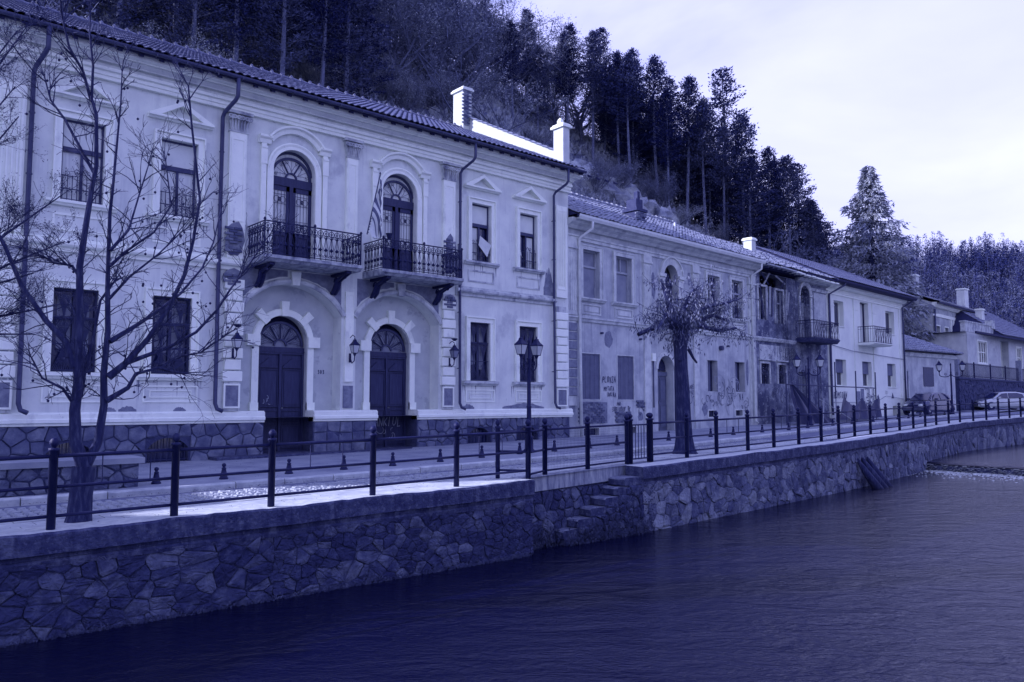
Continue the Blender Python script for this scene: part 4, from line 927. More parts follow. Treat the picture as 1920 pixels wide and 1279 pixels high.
def scribble(x, z, w, h, y, n, sd, th=.012, name='graffiti', m=None, par=None, off=(6.5, 0, 0)):
    rg = random.Random(sd); mb = MB(); 
    for k in range(n):
        cx, cz, r = x + rg.uniform(0, w), z + rg.uniform(0, h), rg.uniform(.12, .4) * h; a = rg.uniform(0, 6); ln = rg.uniform(1.5, 5); sx = rg.uniform(.4, 1.6)
        stroke(mb, [(cx + r * sx * math.cos(a + ln * i / 9) * (1 - .04 * i), cz + r * math.sin(a + ln * i / 9)) for i in range(10)], y - k * .0004, th)
    return mb.build(name, m or M['graf'], par or B1, off=off, fix=False)
write('303', 10.50, 2.34, .10, .476, .011, name='house_number')
write('ANKIUL', 12.45, .80, .26, .60, .012, .02, .12, .62, m=M['grafpale'], sd=5); scribble(12.3, .40, 1.0, .32, .598, 7, 6, .008, m=M['grafpale'])
scribble(8.93, 1.5, .22, .18, .60, 5, 9, .008, m=M['grafpale'])
# door steps
mb = MB(); mb.prof(7.3, 15.2, [(-.55, -.2), (-.55, .14), (-.52, .16), (0, .165), (0, -.2)]); mb.prof(8.0, 14.6, [(-.001, -.2), (-.001, .17), (.7, .17), (.7, -.2)]); mb.build('door_step', M['coping'], B1)
# outer arches over the niches, with keystones and flaking plaster above, darkened for balcony shade
for n_ in (n1_, n2_):
    a, b = n_['x0'], n_['x1']; hw = (b - a) / 2; r = (hw * hw + .82 ** 2) / (2 * .82); cz = 4.77 - r; th = math.asin(hw / r)
    mb = MB(); mb.arc((a + b) / 2, cz, [(r + .005, -.06), (r + .005, .1), (r + .15, .0), (r + .15, -.05), (r + .10, -.09), (r + .05, -.09)], pi / 2 - th, pi / 2 + th, 26); ar = mb.build('niche_arch', M['trimdirty'], B1)
    cx = (a + b) / 2
    mb = MB(); mb.poly([(cx - .10, 4.72), (cx + .10, 4.72), (cx + .14, 5.08), (cx - .14, 5.08)], -.14, .0); mb.build('keystone', M['trim'] if a < 9 else M['trimdirty'], ar)
    for (x0, x1) in ((a + .02, cx - .2), (cx + .2, b - .02)):
        mb = MB(); n = 10
        mb.poly([(x0 + (x1 - x0) * i / n, cz + math.sqrt(max(.01, (r + .16) ** 2 - (x0 + (x1 - x0) * i / n - cx) ** 2)) + .02 + random.uniform(0, .05)) for i in range(n + 1)] + [(x1, 5.12), (x0, 5.12)], -.006, .0)
        mb.build('bare_patch', M['peeled'], B1)
# upper doors and hood mouldings
for di, c in enumerate((C1, C2)):
    y = .18; cz = 7.88
    mb = MB(); mb.arc(c, cz, [(.62, -.05), (.62, .0), (.80, .0), (.80, -.06), (.76, -.08), (.70, -.05)], 0, pi, 26)
    for s_ in (-1, 1): mb.box(min(c + s_ * .622, c + s_ * .80), max(c + s_ * .622, c + s_ * .80), -.06, .0, 5.3, cz)
    sr = mb.build('door_surround', M['trim'], B1)
    mb = MB(); a0, a1 = .62, pi - .62; R = .98; zc = 8.12
    mb.arc(c, zc, [(R - .16, -.0), (R - .16, -.10), (R - .06, -.13), (R - .02, -.20), (R + .03, -.20), (R + .03, 0)], a0, a1, 22)
    ex, ez = R * math.cos(a0), zc + R * math.sin(a0)
    for s_ in (-1, 1):
        xx = sorted((c + s_ * (ex - .08), c + s_ * (ex + .26))); mb.prof(xx[0], xx[1], [(0, ez - .18), (-.09, ez - .18), (-.12, ez - .08), (-.18, ez - .03), (-.18, ez + .03), (0, ez + .03)])
        xm = c + s_ * (ex + .11); mb.box(xm - .07, xm + .07, -.08, 0, 5.3, ez - .18); mb.box(xm - .09, xm + .09, -.10, -.08, ez - .75, ez - .3); mb.box(xm - .085, xm + .085, -.12, -.10, ez - .32, ez - .26)
    mb.build('hood_moulding', M['trim'], sr)
    dr = MB(); dr.box(c - .615, c + .615, y + .04, y + .07, 5.3, 7.62); dr.box(c - .615, c + .615, y - .03, y + .04, 7.50, 7.74); dr.box(c - .05, c + .05, y - .03, y + .04, 5.3, 7.5)
    for s_ in (-1, 1):
        a, b = (c - .615, c - .05) if s_ < 0 else (c + .05, c + .615)
        dr.box(a, a + .09, y, y + .04, 5.3, 7.5); dr.box(b - .09, b, y, y + .04, 5.3, 7.5); dr.box(a, b, y, y + .04, 5.3, 6.22); dr.box(a, b, y, y + .04, 7.36, 7.5)
        panel(dr, a + .12, b - .12, 5.45, 6.1, y)
    door = dr.build('balcony_door', M['wood'], B1)
    for s_ in (-1, 1):
        a, b = (c - .525, c - .14) if s_ < 0 else (c + .14, c + .525)
        flat('pane', M['curtain'], door, a, b, 6.22, 7.36, y + .025)
        g_ = MB(); gx = (a + b) / 2
        for k in range(4): x = a + (b - a) * (k + .5) / 4; g_.tube([(x, y + .0, 6.22), (x, y, 7.36)], .007, 4, False)
        for z in (6.42, 7.12):
            g_.ring(gx - .09, y - .005, z, .085, .007); g_.ring(gx + .09, y - .005, z, .085, .007); g_.ring(gx, y - .006, z, .04, .012)
        for z in (6.3, 6.55, 7.0, 7.26): g_.tube([(a, y, z), (b, y, z)], .006, 4, False)
        g_.build('grille', M['ironthin'], door, fix=False)
    mb = MB(); fanlight(mb, c, 7.74, .60, y + .0, 3); fanlight(mb, c, 7.74, .60, y, 3) if False else None
    mb.arc(c, 7.88, [(.56, y - .01), (.56, y + .05), (.62, y + .05), (.62, y - .01)], 0, pi, 20); mb.build('fanlight', M['frame'], door, fix=False)
    mb = MB(); mb.poly(arch_pts(c, 7.86, .61) + [(c - .61, 7.6), (c + .61, 7.6)], y + .045, y + .06); mb.build('fanlight_glass', M['curtain'], door)
# balconies
def baluster_mesh(h=.84, name='baluster'):
    g_ = MB(); g_.tube([(0, 0, 0), (0, 0, h)], .009, 5)
    g_.ring(0, 0, h - .12, .075, .009, 12); g_.ring(0, 0, h - .12, .03, .008, 8)
    g_.lathe((0, 0, h - .25), [(.01, -.03), (.045, 0), (.01, .03)], 6); g_.lathe((0, 0, h * .33), [(.01, -.05), (.05, 0), (.01, .06)], 6)
    for q in (-1, 1):
        g_.tube([(q * .015, 0, h - .26), (q * .03, 0, h * .55), (q * .065, 0, h * .38), (q * .05, 0, h * .22), (q * .012, 0, h * .12)], .008, 4, False)
        g_.spiral(q * .045, 0, h * .14, .045, 1.2, -pi / 2, q, .008); g_.spiral(q * .04, 0, h - .22, .035, 1.1, 0, -q, .008)
    return g_.mesh(name, M['iron'])
balm = baluster_mesh()
M['slab'] = mat('stained_shaded_slab', [(.3, .16), (.5, .34), (.75, .56)], 5, 8, .9, .6, 40, second=[(3, (2, 2, .5), .5, .64, .06, .7)])  # slab colour darkened for the shade beneath it, besides its stains
def bracket(mb, x, z0, m=None):
    mb.box(x - .07, x + .07, -.95, .0, z0 - .07, z0)
    for q in (-.05, .05):
        mb.tube([(x + q, -.05, z0 - .55), (x + q, -.22, z0 - .42), (x + q, -.35, z0 - .2), (x + q, -.65, z0 - .12), (x + q, -.9, z0 - .06)], [.05, .06, .05, .035, .03], 6)
    mb.tube([(x, -.2 + .11 * math.cos(w) * (1 - i / 22), z0 - .22 + .13 * math.sin(w) * (1 - i / 22)) for i, w in enumerate(np.linspace(0, 9, 16))], .022, 5)
    mb.tube([(x, -.72 + .07 * math.cos(w) * (1 - i / 22), z0 - .13 + .06 * math.sin(w) * (1 - i / 22)) for i, w in enumerate(np.linspace(2, 10, 14))], .018, 5)
for bi, (x0, x1) in enumerate(((8.16, 10.94), (11.66, 14.46))):
    P = -1.1; mb = MB()
    n = 14; k = [(.0, 5.14), (P + .10, 5.14), (P + .04, 5.2), (P - .02, 5.22), (P - .02, 5.30), (0, 5.32)]
    mb.prof(x0 - .04, x1 + .04, k); bal = mb.build('balcony', M['slab'], B1)
    nb = 17
    for i in range(nb): link('baluster', balm, bal, (x0 + (x1 - x0) * (i + .5) / nb - 6.5, P + .03, 5.32), (0, 0, 0))
    for xx in (x0, x1):
        for i in range(6): link('baluster', balm, bal, (xx - 6.5, P + .03 + 1.06 * (i + .6) / 6.2, 5.32), (0, 0, pi / 2))
    for z, r in ((5.35, .012), (6.165, .02), (5.98, .009)):
        mb = MB(); mb.tube([(x0, 0, z), (x0, P + .03, z), (x1, P + .03, z), (x1, 0, z)], r, 5); mb.build('rail', M['iron'], bal)
    mb = MB()
    for (xx, yy) in ((x0, P + .03), (x1, P + .03), ((x0 + x1) / 2, P + .03)): mb.lathe((xx, yy, 5.32), [(.02, 0), (.02, .86), (.04, .88), (.02, .93)], 6)
    mb.build('corner_post', M['iron'], bal)
    for xx in (x0 + .28, x1 - .28):
        mb = MB(); bracket(mb, xx, 5.138); mb.build('console', M['iron'], bal)
mb = MB(); mb.lathe((11.9, -1.0, 6.2), [(.05, 0), (.06, .02), (.10, .14), (.11, .15), (.09, .15)], 8); tag(mb.build('iron_flower_pot', M['iron']), 'small dark pot standing on the corner of the right-hand balcony rail', 'pot').location = (0, 20.1, 0)
# down pipes
def pipe(par, pts, r, m, clamps=(), nm='down_pipe', off=None):
    mb = MB(); mb.tube(pts, r, 10); p = mb.build(nm, m, par, smooth=True, off=off)
    for z in clamps:
        c = MB(); a = None
        for q in range(len(pts) - 1):
            if min(pts[q][2], pts[q + 1][2]) <= z <= max(pts[q][2], pts[q + 1][2]): a = pts[q]
        if a: c.tube([(a[0] if True else 0, a[1], z - .015), (a[0], a[1], z + .015)], r * 1.25, 10); c.tube([(a[0], a[1], z), (a[0], 0, z)], .012, 4); c.build('clamp', m, p, off=off)
for x in (3.10, 7.36, 15.10, 19.30):
    pipe(B1, [(x + .16, -.72, 9.84), (x + .16, -.71, 9.36), (x + .13, -.64, 9.26), (x + .02, -.20, 9.04), (x, -.13, 8.92), (x, -.13, 5.1), (x, -.16, 1.5), (x + .04, -.2, 1.36), (x + .16, -.27, 1.30)], .052 if x < 10 else .045, M['pipe'], (8.0, 6.6, 4.4, 2.6))
pipe(B1, [(2.9, -.05, 1.32), (2.9, -.05, 3.6)], .02, M['palepipe'])
# flag on its leaning pole between the balconies
fl = empty('flag', (11.75, 19.1, 6.1)); tag(fl, 'striped flag hanging in folds from a leaning pole between the balconies', 'flag')
OFF[fl.name] = (11.75, 19.1, 6.1)
A = Vector((11.10, 18.98, 6.2)); Bp = Vector((11.50, 18.98, 7.98)); ax = Bp - A
mb = MB(); mb.tube([A, Bp], .018, 6); mb.lathe(tuple(Bp), [(.01, 0), (.03, .03), (.01, .07)], 6); mb.build('flag_pole', M['frame'], fl)
mb = MB(); nu, nv = 22, 26
vs = []
for i in range(nu + 1):
    u = i / nu                                   # along the pole from its tip
    p = Bp.lerp(A, .08 + .86 * u)
    for j in range(nv + 1):
        v = j / nv; hang = 1.22 * v * (1 - .25 * u)
        x = p.x + .40 * v ** .7 * (1 - .5 * u) + .03 * math.sin(9 * u + 5 * v) ; yy = p.y - .05 - .07 * math.sin(u * 13 + v * 4) * v ** .5; z = p.z - hang * (.55 + .45 * v)
        z = max(z, 6.12 + .03 * math.sin(j)); x = min(x, 11.49 + .025 * math.sin(j * .8))
        vs.append((x, yy, z))
fs = [(i * (nv + 1) + j, (i + 1) * (nv + 1) + j, (i + 1) * (nv + 1) + j + 1, i * (nv + 1) + j + 1) for i in range(nu) for j in range(nv)]
mb.add(vs, fs)
for q, f in enumerate(fs):
    i, j = divmod(q, nv); mb.m[q] = 1 if ((i // 2) % 2 == 0 and i < 17) else 0
mb.build('flag_cloth', [M['cloth'], M['stripe']], fl, fix=False, smooth=True)
mb = MB()
for k in range(9):
    t = .02 + .045 * k; p = A.lerp(Bp, t); mb.tube([p + Vector((-.025, -.02, -.02)), p + Vector((.03, -.02, .03))], .012, 4)
mb.build('rope_binding', M['frame'], fl)
# wall lanterns
def lantern_mb(sc=1.):
    g_, c = MB(), MB(); b_, t_ = .075 * sc, .125 * sc; h = .26 * sc
    g_.add([(sx * b_, sy * b_, 0) for sx, sy in ((-1, -1), (1, -1), (1, 1), (-1, 1))] + [(sx * t_, sy * t_, h) for sx, sy in ((-1, -1), (1, -1), (1, 1), (-1, 1))], [(0, 1, 5, 4), (1, 2, 6, 5), (2, 3, 7, 6), (3, 0, 4, 7), (0, 3, 2, 1)])
    for sx, sy in ((-1, -1), (1, -1), (1, 1), (-1, 1)): c.tube([(sx * b_, sy * b_, -.01), (sx * t_, sy * t_, h + .01)], .010 * sc, 4)
    for z, r in ((0, b_), (h, t_)): c.tube([(r, r, z), (r, -r, z), (-r, -r, z), (-r, r, z), (r, r, z)], .012 * sc, 4)
    c.lathe((0, 0, h), [(t_ * 1.45, 0), (t_ * 1.5, .015 * sc), (t_ * .85, .09 * sc), (t_ * .5, .15 * sc), (t_ * .5, .18 * sc), (.02, .2 * sc), (.012, .26 * sc)], 4)
    c.lathe((0, 0, -.08 * sc), [(.012, -.04 * sc), (.03 * sc, 0), (b_ * .9, .07 * sc)], 6); return g_, c
for i, (x, wd) in enumerate(((7.8, 'on the quoins left of the left-hand door'), (11.2, 'on the narrow pier between the two doors'), (14.72, 'on the quoins right of the right-hand door'))):
    l = empty('wall_lantern', (x, 19.74, 2.92)); tag(l, 'small black iron wall lantern ' + wd, 'wall lantern', 'wall lanterns beside the doors')
    g_, c = lantern_mb(.85); g_.build('lamp_glass', M['lampglass'] if i < 2 else M['greyboard'], l); c.build('lamp_cap', M['iron'], l)
    mb = MB(); mb.tube([(0, .27, -.12), (0, .15, -.28), (0, .02, -.22), (0, 0, -.1)], .016, 5); mb.box(-.03, .03, .25, .275, -.26, .0)
    mb.tube([(0, .27, .45), (.0, .12, .52), (0, .0, .46)], .012, 5); mb.build('arm', M['iron'], l)
    if i != 1: mb = MB(); mb.lathe((-.0, 0, .52), [(.03, 0), (.1, .06), (.1, .08), (.02, .09)], 8); mb.build('lamp_hat', M['iron'], l)
# unseen house at far left, shaped to shade the street but pass the sun
nb_ = empty('unseen_shade_house', (-22, 20.5, 0)); OFF[nb_.name] = (-22, 20.5, 0); tag(nb_, 'plain stucco house beyond the left edge, its roof shading the street', 'house')
mb = MB(); mb.box(-48, -21, 20.1, 29, -.6, 10); mb.box(-20.99, -8.7, 20.1, 26, -.6, 7.0); mb.build('wall', M['stucco'], nb_)
mb = MB(); mb.add([(-48, 19.2, 10), (-20.9, 19.2, 10), (-20.9, 25.7, 13.2), (-48, 25.7, 13.2), (-48, 30, 10.2), (-20.9, 30, 10.2)], [(0, 1, 2, 3), (3, 2, 5, 4), (0, 3, 4), (1, 5, 2), (0, 4, 5, 1)]); mb.build('roof', M['oldtile'], nb_)
mb = MB(); mb.box(-20.9, -8.6, 19.9, 26.2, 7.002, 7.2); mb.build('flat_roof', M['oldtile'], nb_)
# ================================================================== the three houses further on, turned a little to the street
FA = R_(3.3); FO = Vector((20.1, 20.25, 0))
def froot(name, s0, label, cat='house'):
    o = empty(name, (FO.x + s0 * math.cos(FA), FO.y + s0 * math.sin(FA), 0), FA); OFF[o.name] = (s0, 0, 0); return tag(o, label, cat)
# ---- grey house
B2 = froot('grey_house', 7.0, 'stained grey stucco house with closed shutters, graffiti and a tree before its door')
S0, S1 = .02, 13.93
up2 = [(1.0, 1.98), (2.98, 4.0), (9.6, 10.62), (11.68, 12.7)]; lo2 = [(.92, 1.98), (3.03, 4.08)]; sm2 = [(9.5, 10.34), (11.88, 12.76)]
o2 = [op(a, b, 5.44, 7.27, .26) for a, b in up2] + [op(a, b, 1.62, 3.34, .06) for a, b in lo2] + [op(a, b, 2.0, 3.4, .3) for a, b in sm2] + [op(5.72, 6.86, .3, 3.46, .4, .57, open=True), op(6.26, 7.28, 4.86, 7.36, .35, .51, open=True)]
o2 += [op(9.52, 10.2, .86, 1.14, .2), op(11.86, 12.5, .88, 1.14, .2), op(1.0, 1.9, .28, .55, .2), op(3.7, 4.2, .28, .55, .2)]
mb = MB(); wall_front(mb, S0, S1, -.2, 8.0, o2); mb.box(S0, S0 + .25, .02, 9, -.2, 8.2); mb.box(S1 - .25, S1, .02, 9, -.2, 8.2); mb.box(S0 + .26, S1 - .26, .55, .8, -.2, 8.2); mb.build('wall', M['grey'], B2, fix=False)
mb = MB(); mb.prof(S0, S1, [(0, 4.52), (-.06, 4.52), (-.08, 4.6), (-.13, 4.64), (-.13, 4.70), (0, 4.72)]); mb.build('string_course', M['greytrim'], B2)
mb = MB(); mb.prof(S0, S1, [(0, 7.55), (-.05, 7.55), (-.05, 7.66), (-.09, 7.68), (-.09, 7.74), (0, 7.74)]); mb.prof(S0, S1 + .1, [(.01, 7.95), (-.12, 7.95), (-.22, 8.05), (-.36, 8.12), (-.42, 8.2), (-.42, 8.27), (.01, 8.3)]); mb.build('cornice', M['greytrim'], B2)
mb = MB(); mb.prof(S0 + .15, S1 + .25, [(-.43, 8.22), (-.45, 8.2), (-.58, 8.2), (-.62, 8.3), (-.62, 8.38), (-.60, 8.38), (-.57, 8.26), (-.45, 8.26)]); mb.build('gutter', M['palepipe'], B2)
def simple_roof(par, s0, s1, ey, ez, ry_, rz, m, by=9.6, seed=1, tile_m=None, pw=.24, rl=.36, jit=.01):
    rf = MB(); rf.add([(s0, ey, ez), (s1, ey, ez), (s1, ry_, rz), (s0, ry_, rz), (s0, by, ez + .2), (s1, by, ez + .2), (s0, ey, ez - .08), (s1, ey, ez - .08)], [(0, 1, 2, 3), (3, 2, 5, 4), (0, 3, 4), (1, 5, 2), (6, 7, 1, 0), (6, 4, 5, 7)])
    r = rf.build('roof', m, par, fix=False); tiles('tiles', s0, s1, ey, ez + .02, ry_, rz + .02, tile_m or m, r, pw, rl, jit, seed)
    return r
r2 = simple_roof(B2, S0 + .05, S1 + .05, -.58, 8.36, 4.6, 11.0, M['soffit'], tile_m=M['oldtile'], seed=11, jit=.014)
mb = MB()
x = S0
while x < S1: mb.tube([(x, 4.6, 11.08 + random.uniform(-.03, .03)), (x + .38, 4.6, 11.06)], [.12, .1], 7); x += .37
tag(mb.build('ridge_tiles', M['oldtile'], r2, fix=False), kind='stuff')
# crumbling dark brick chimney
mb = MB(); mb.box(6.55, 7.2, 1.6, 2.25, 8.9, 10.0); mb.box(6.47, 7.28, 1.52, 2.33, 9.98, 10.1); mb.box(6.62, 7.1, 1.66, 2.2, 10.1, 10.55); mb.box(6.9, 7.08, 1.8, 2.0, 10.5, 10.95)
ch = mb.build('chimney', M['mortar'], B2); bricks(ch, 6.5, 7.25, 9.0, 10.0, 1.585, (7, 0, 0), lambda x, z, rg: rg.random() < .85, 31)
mb = MB(); mb.box(6.55, 6.95, 1.5, 1.56, 9.05, 9.3); mb.build('patch', M['trim'], ch)
mb = MB(); mb.tube([(11.9, 3.2, 9.5), (11.9, 3.2, 10.55)], .06, 8); mb.build('vent_pipe', M['palepipe'], B2)
def pil2(a, b, fl=True):
    mb = MB(); mb.box(a, b, -.08, 0, 4.73, 7.2); mb.box(a - .05, b + .05, -.14, 0, 7.2, 7.28); mb.box(a - .02, b + .02, -.10, 0, 7.282, 7.54)
    for k in range(5): x = a + (b - a) * (k + .5) / 5; mb.box(x - .018, x + .018, -.098, -.08, 4.9, 7.1)
    mb.build('pilaster', M['greytrim'], B2)
pil2(.08, .62); pil2(4.75, 5.25); pil2(8.35, 8.85); pil2(13.2, 13.8)
for (a, b, full) in ((.06, .58, 1), (4.78, 5.22, 0), (8.4, 8.8, 0), (13.25, 13.8, 0)):
    mb = MB(); mb.box(a, b, -.05, 0, 1.4 if full else .3, 4.5); pf = mb.build('pilaster_foot', M['greytrim'], B2)
    if full:
        z = 1.75
        while z < 4.3: mb = MB(); mb.prof(a - .0, b + .0, [(-.05, z), (-.09, z + .02), (-.09, z + .29), (-.05, z + .31)]); mb.build('quoin', M['peeled'], pf); z += .34
for i, (a, b) in enumerate(up2):
    w = MB(); frame_rect(w, a, b, 5.44, 7.27, .14, -.05, 0); frame_rect(w, a - .14, b + .14, 5.44, 7.41, .04, -.075, 0); win = w.build('window', M['greytrim'], B2)
    mb = MB(); mb.prof(a - .28, b + .28, [(0, 5.3), (-.08, 5.3), (-.13, 5.36), (-.16, 5.38), (-.16, 5.43), (0, 5.44)]); mb.build('sill', M['greytrim'], win)
    fr = MB(); frame_rect(fr, a + .05, b - .05, 5.44, 7.22, .05, .16, .21); fr.box(a, b, .15, .21, 6.62, 6.70); 
    if i > 0: fr.box((a + b) / 2 - .025, (a + b) / 2 + .025, .15, .21, 5.44 if i > 1 else 6.66, 7.22)
    fr.build('frame', M['palewood'], win)
    flat('pane', M['glass'] if i > 1 else M['greyboard'], win, a, b, 6.66, 7.27, .22); flat('board' if i < 2 else 'pane', M['greyboard'] if i < 2 else M['glass'], win, a, b, 5.44, 6.66, .20 if i < 2 else .22)
    mb = MB(); frame_rect(mb, a - .02, b + .02, 4.86, 5.16, .05, -.03, 0, True, True); mb.box(a + .08, b - .08, -.025, 0, 4.92, 5.1); mb.build('apron_panel', M['greytrim'], win)
    if i > 1:
        g_ = MB()
        for k in range(9): x = a + (b - a) * (k + .5) / 9; g_.tube([(x, .04, 5.44), (x, .04, 6.0)], .011, 4)
        g_.tube([(a, .04, 5.98), (b, .04, 5.98)], .013, 4); g_.build('guard', M['ironthin'], win)
def shutter(a, b, z0, z1, y, par, m, nm='shutter', leaf=2):
    for q in range(leaf):
        x0 = a + (b - a) * q / leaf + .01; x1 = a + (b - a) * (q + 1) / leaf - .01
        mb = MB(); frame_rect(mb, x0 + .05, x1 - .05, z0 + .05, z1 - .05, .05, y - .03, y + .01, True, True); mb.box(x0 + .05, x1 - .05, y, y + .01, z0 + .05, z1 - .05); mb.box((x0 + x1) / 2 - .02, (x0 + x1) / 2 + .02, y - .028, y, z0, z1)
        s_ = mb.build(nm, m, par); mb = MB(); z = z0 + .08
        while z < z1 - .08: mb.prof(x0 + .05, x1 - .05, [(y - .022, z), (y - .018, z + .045), (y + .004, z + .01)]); z += .06
        tag(mb.build('slats', m, s_, fix=False), kind='stuff')
for a, b in lo2:
    mb = MB(); frame_rect(mb, a + .004, b - .004, 1.62, 3.34, .03, -.02, .0, True, True); w = mb.build('window', M['greytrim'], B2); shutter(a, b, 1.62, 3.34, .045, w, M['shutter'])
for a, b in sm2:
    mb = MB(); frame_rect(mb, a, b, 2.0, 3.4, .06, -.015, 0, True, True); w = mb.build('window', M['grey'], B2); flat('pane', M['glass'], w, a, b, 2.0, 3.4, .28); shutter(a + .02, a + .52, 2.0, 3.36, .22, w, M['shutter'], leaf=1)
for a, b, c, d in ((9.52, 10.2, .86, 1.14), (11.86, 12.5, .88, 1.14), (1.0, 1.9, .28, .55), (3.7, 4.2, .28, .55)):
    w = flat('cellar_window', M['glass'], B2, a, b, c, d, .18); mb = MB(); frame_rect(mb, a, b, c, d, .05, -.02, 0, True, True); mb.build('frame', M['greytrim'], w); mb = MB()
    for k in range(5): x = a + (b - a) * (k + .5) / 5; mb.tube([(x, .05, c), (x, .05, d)], .01, 4)
    mb.build('grille', M['ironthin'], w)
# door, arched doorway above and its balcony
dr = MB(); dr.box(5.72, 6.86, .38, .42, .3, 2.7); dr.box(5.72, 6.86, .33, .42, 2.62, 2.8); dr.box(6.27, 6.31, .35, .38, .3, 2.62)
for a, b in ((5.8, 6.22), (6.36, 6.78)): panel(dr, a, b, 1.6, 2.5, .38); panel(dr, a, b, .5, 1.4, .38)
door = dr.build('entrance_door', M['shutter'], B2)
mb = MB(); mb.poly(arch_pts(6.29, 2.85, .58), .40, .43); mb.build('fanlight', M['glass'], door)
mb = MB(); mb.arc(6.29, 2.89, [(.57, -.04), (.57, 0), (.72, 0), (.72, -.04)], 0, pi, 16); mb.build('door_surround', M['greytrim'], door)
mb = MB(); mb.arc(6.77, 6.85, [(.51, -.03), (.51, .0), (.86, .0), (.86, -.12), (.80, -.12), (.78, -.06)], 0, pi, 22)
for s_ in (-1, 1): mb.box(*sorted((6.77 + s_ * .51, 6.77 + s_ * .86)), -.06, 0, 4.74, 6.78); mb.box(*sorted((6.77 + s_ * .49, 6.77 + s_ * .94)), -.13, 0, 6.78, 6.92)
mb.build('door_surround', M['greytrim'], B2)
dr = MB(); dr.box(6.26, 7.28, .3, .34, 4.8, 6.6); dr.box(6.26, 7.28, .26, .34, 6.5, 6.64); dr.box(6.75, 6.79, .27, .3, 4.8, 6.5); panel(dr, 6.34, 6.70, 5.0, 5.6, .3); panel(dr, 6.84, 7.2, 5.0, 5.6, .3); bd = dr.build('balcony_door', M['wood'], B2)
mb = MB(); mb.poly(arch_pts(6.77, 6.6, .51) + [(6.26, 6.4), (7.28, 6.4)], .31, .33); mb.build('fanlight', M['glass'], bd)
def bal_simple(par, a, b, P, z, h, m_slab, wavy=False, nb=22, mm=M['iron'], thick=.14, slab=True):
    mb = MB(); mb.prof(a - .05, b + .05, [(0, z - thick), (P + .12, z - thick), (P - .03, z - .05), (P - .03, z), (0, z + .01)]); bal = mb.build('balcony', m_slab, par); off = OFF[par.name]
    g_ = MB()
    for k in range(nb):
        x = a + (b - a) * (k + .5) / nb; w = .05 * (1 if k % 2 else -1)
        if wavy: g_.tube([(x, P, z), (x + w, P, z + h * .25), (x - w * .6, P, z + h * .55), (x + w * .5, P, z + h * .8), (x, P, z + h)], .011, 4)
        else: g_.tube([(x, P, z), (x, P, z + h)], .010, 4)
    for xx in (a, b):
        for k in range(7): y = P * (k + .5) / 7; g_.tube([(xx, y, z), (xx, y, z + h)], .010, 4)
    tag(g_.build('bars', mm, bal, fix=False), None)
    for q, r in ((.03, .012), (h, .022), (h - .14, .01)):
        mb = MB(); mb.tube([(a, 0, z + q), (a, P, z + q), (b, P, z + q), (b, 0, z + q)], r, 5); mb.build('rail', mm, bal)
    return bal
bal_simple(B2, 5.7, 7.85, -.95, 4.86, .86, M['mossy'], True, 20)
# bare brick under the shuttered windows
for (a, b, z0, z1, sd) in ((.75, 2.4, .72, 1.52, 41), (2.9, 3.9, .72, 1.15, 43), (4.25, 4.75, 1.3, 1.6, 44), (.1, .55, 1.15, 1.45, 45)):
    flat('bare_patch', M['peeled'], B2, a, b, z0, z1, -.006, .006); bricks(B2, a, b, z0, z1, -.012, (7, 0, 0), lambda x, z, rg, a=a, b=b, z1=z1: rg.random() < .9 and (x < b - .5 * (z - .7) * (1 if b < 2.5 else 0)), sd)
for (a, b, z0, z1) in ((5.3, 5.65, 5.8, 6.9), (8.0, 8.3, 6.6, 7.2), (12.85, 13.15, 2.3, 3.6), (4.3, 4.7, .75, 1.15), (9.0, 9.5, .9, 1.5), (2.2, 2.8, 3.6, 4.3)):
    mb = MB(); n = 14; mb.poly([((a + b) / 2 + (b - a) / 2 * math.cos(w) * random.uniform(.7, 1.1), (z0 + z1) / 2 + (z1 - z0) / 2 * math.sin(w) * random.uniform(.8, 1.1)) for w in [2 * pi * i / n for i in range(n)]], -.004, 0); mb.build('bare_patch', M['peeled'], B2)
k2 = dict(par=B2, off=(7, 0, 0))
write('PLOVZA', 2.12, 2.28, .22, -.012, .016, .02, .1, .62, **k2, sd=3); write('MYTATA', 2.2, 1.96, .16, -.012, .013, .02, .1, .66, **k2, sd=4); write('DOLNA', 2.42, 1.74, .15, -.012, .013, .02, .1, .7, **k2, sd=5)
write('AND', 2.98, 1.38, .13, -.012, .011, .02, .1, .7, **k2, sd=6); write('3OBIUSUY TK', 2.7, 1.17, .17, -.013, .013, .02, .1, .62, **k2, sd=7)
write('TAREV', 7.95, 2.1, .16, -.008, .012, .02, .1, .7, **k2, sd=8); write('PAZ', 8.05, 1.85, .16, -.008, .012, .02, .1, .7, **k2, sd=9); write('NA', 12.2, 1.62, .28, -.008, .018, .02, .1, .8, **k2, sd=10)
scribble(7.6, 1.1, 1.6, .7, -.008, 10, 12, .012, **k2); scribble(10.2, 1.3, 1.9, 1.2, -.008, 24, 13, .016, m=M['grafpale'], **k2); scribble(10.6, 1.5, 1.1, .9, -.014, 14, 14, .012, **k2); scribble(12.4, 1.2, .6, .5, -.008, 7, 15, .012, **k2); scribble(4.3, .9, .5, .5, -.008, 6, 16, .012, **k2); scribble(9.4, 1.35, .8, .4, -.012, 6, 17, .012, **k2)
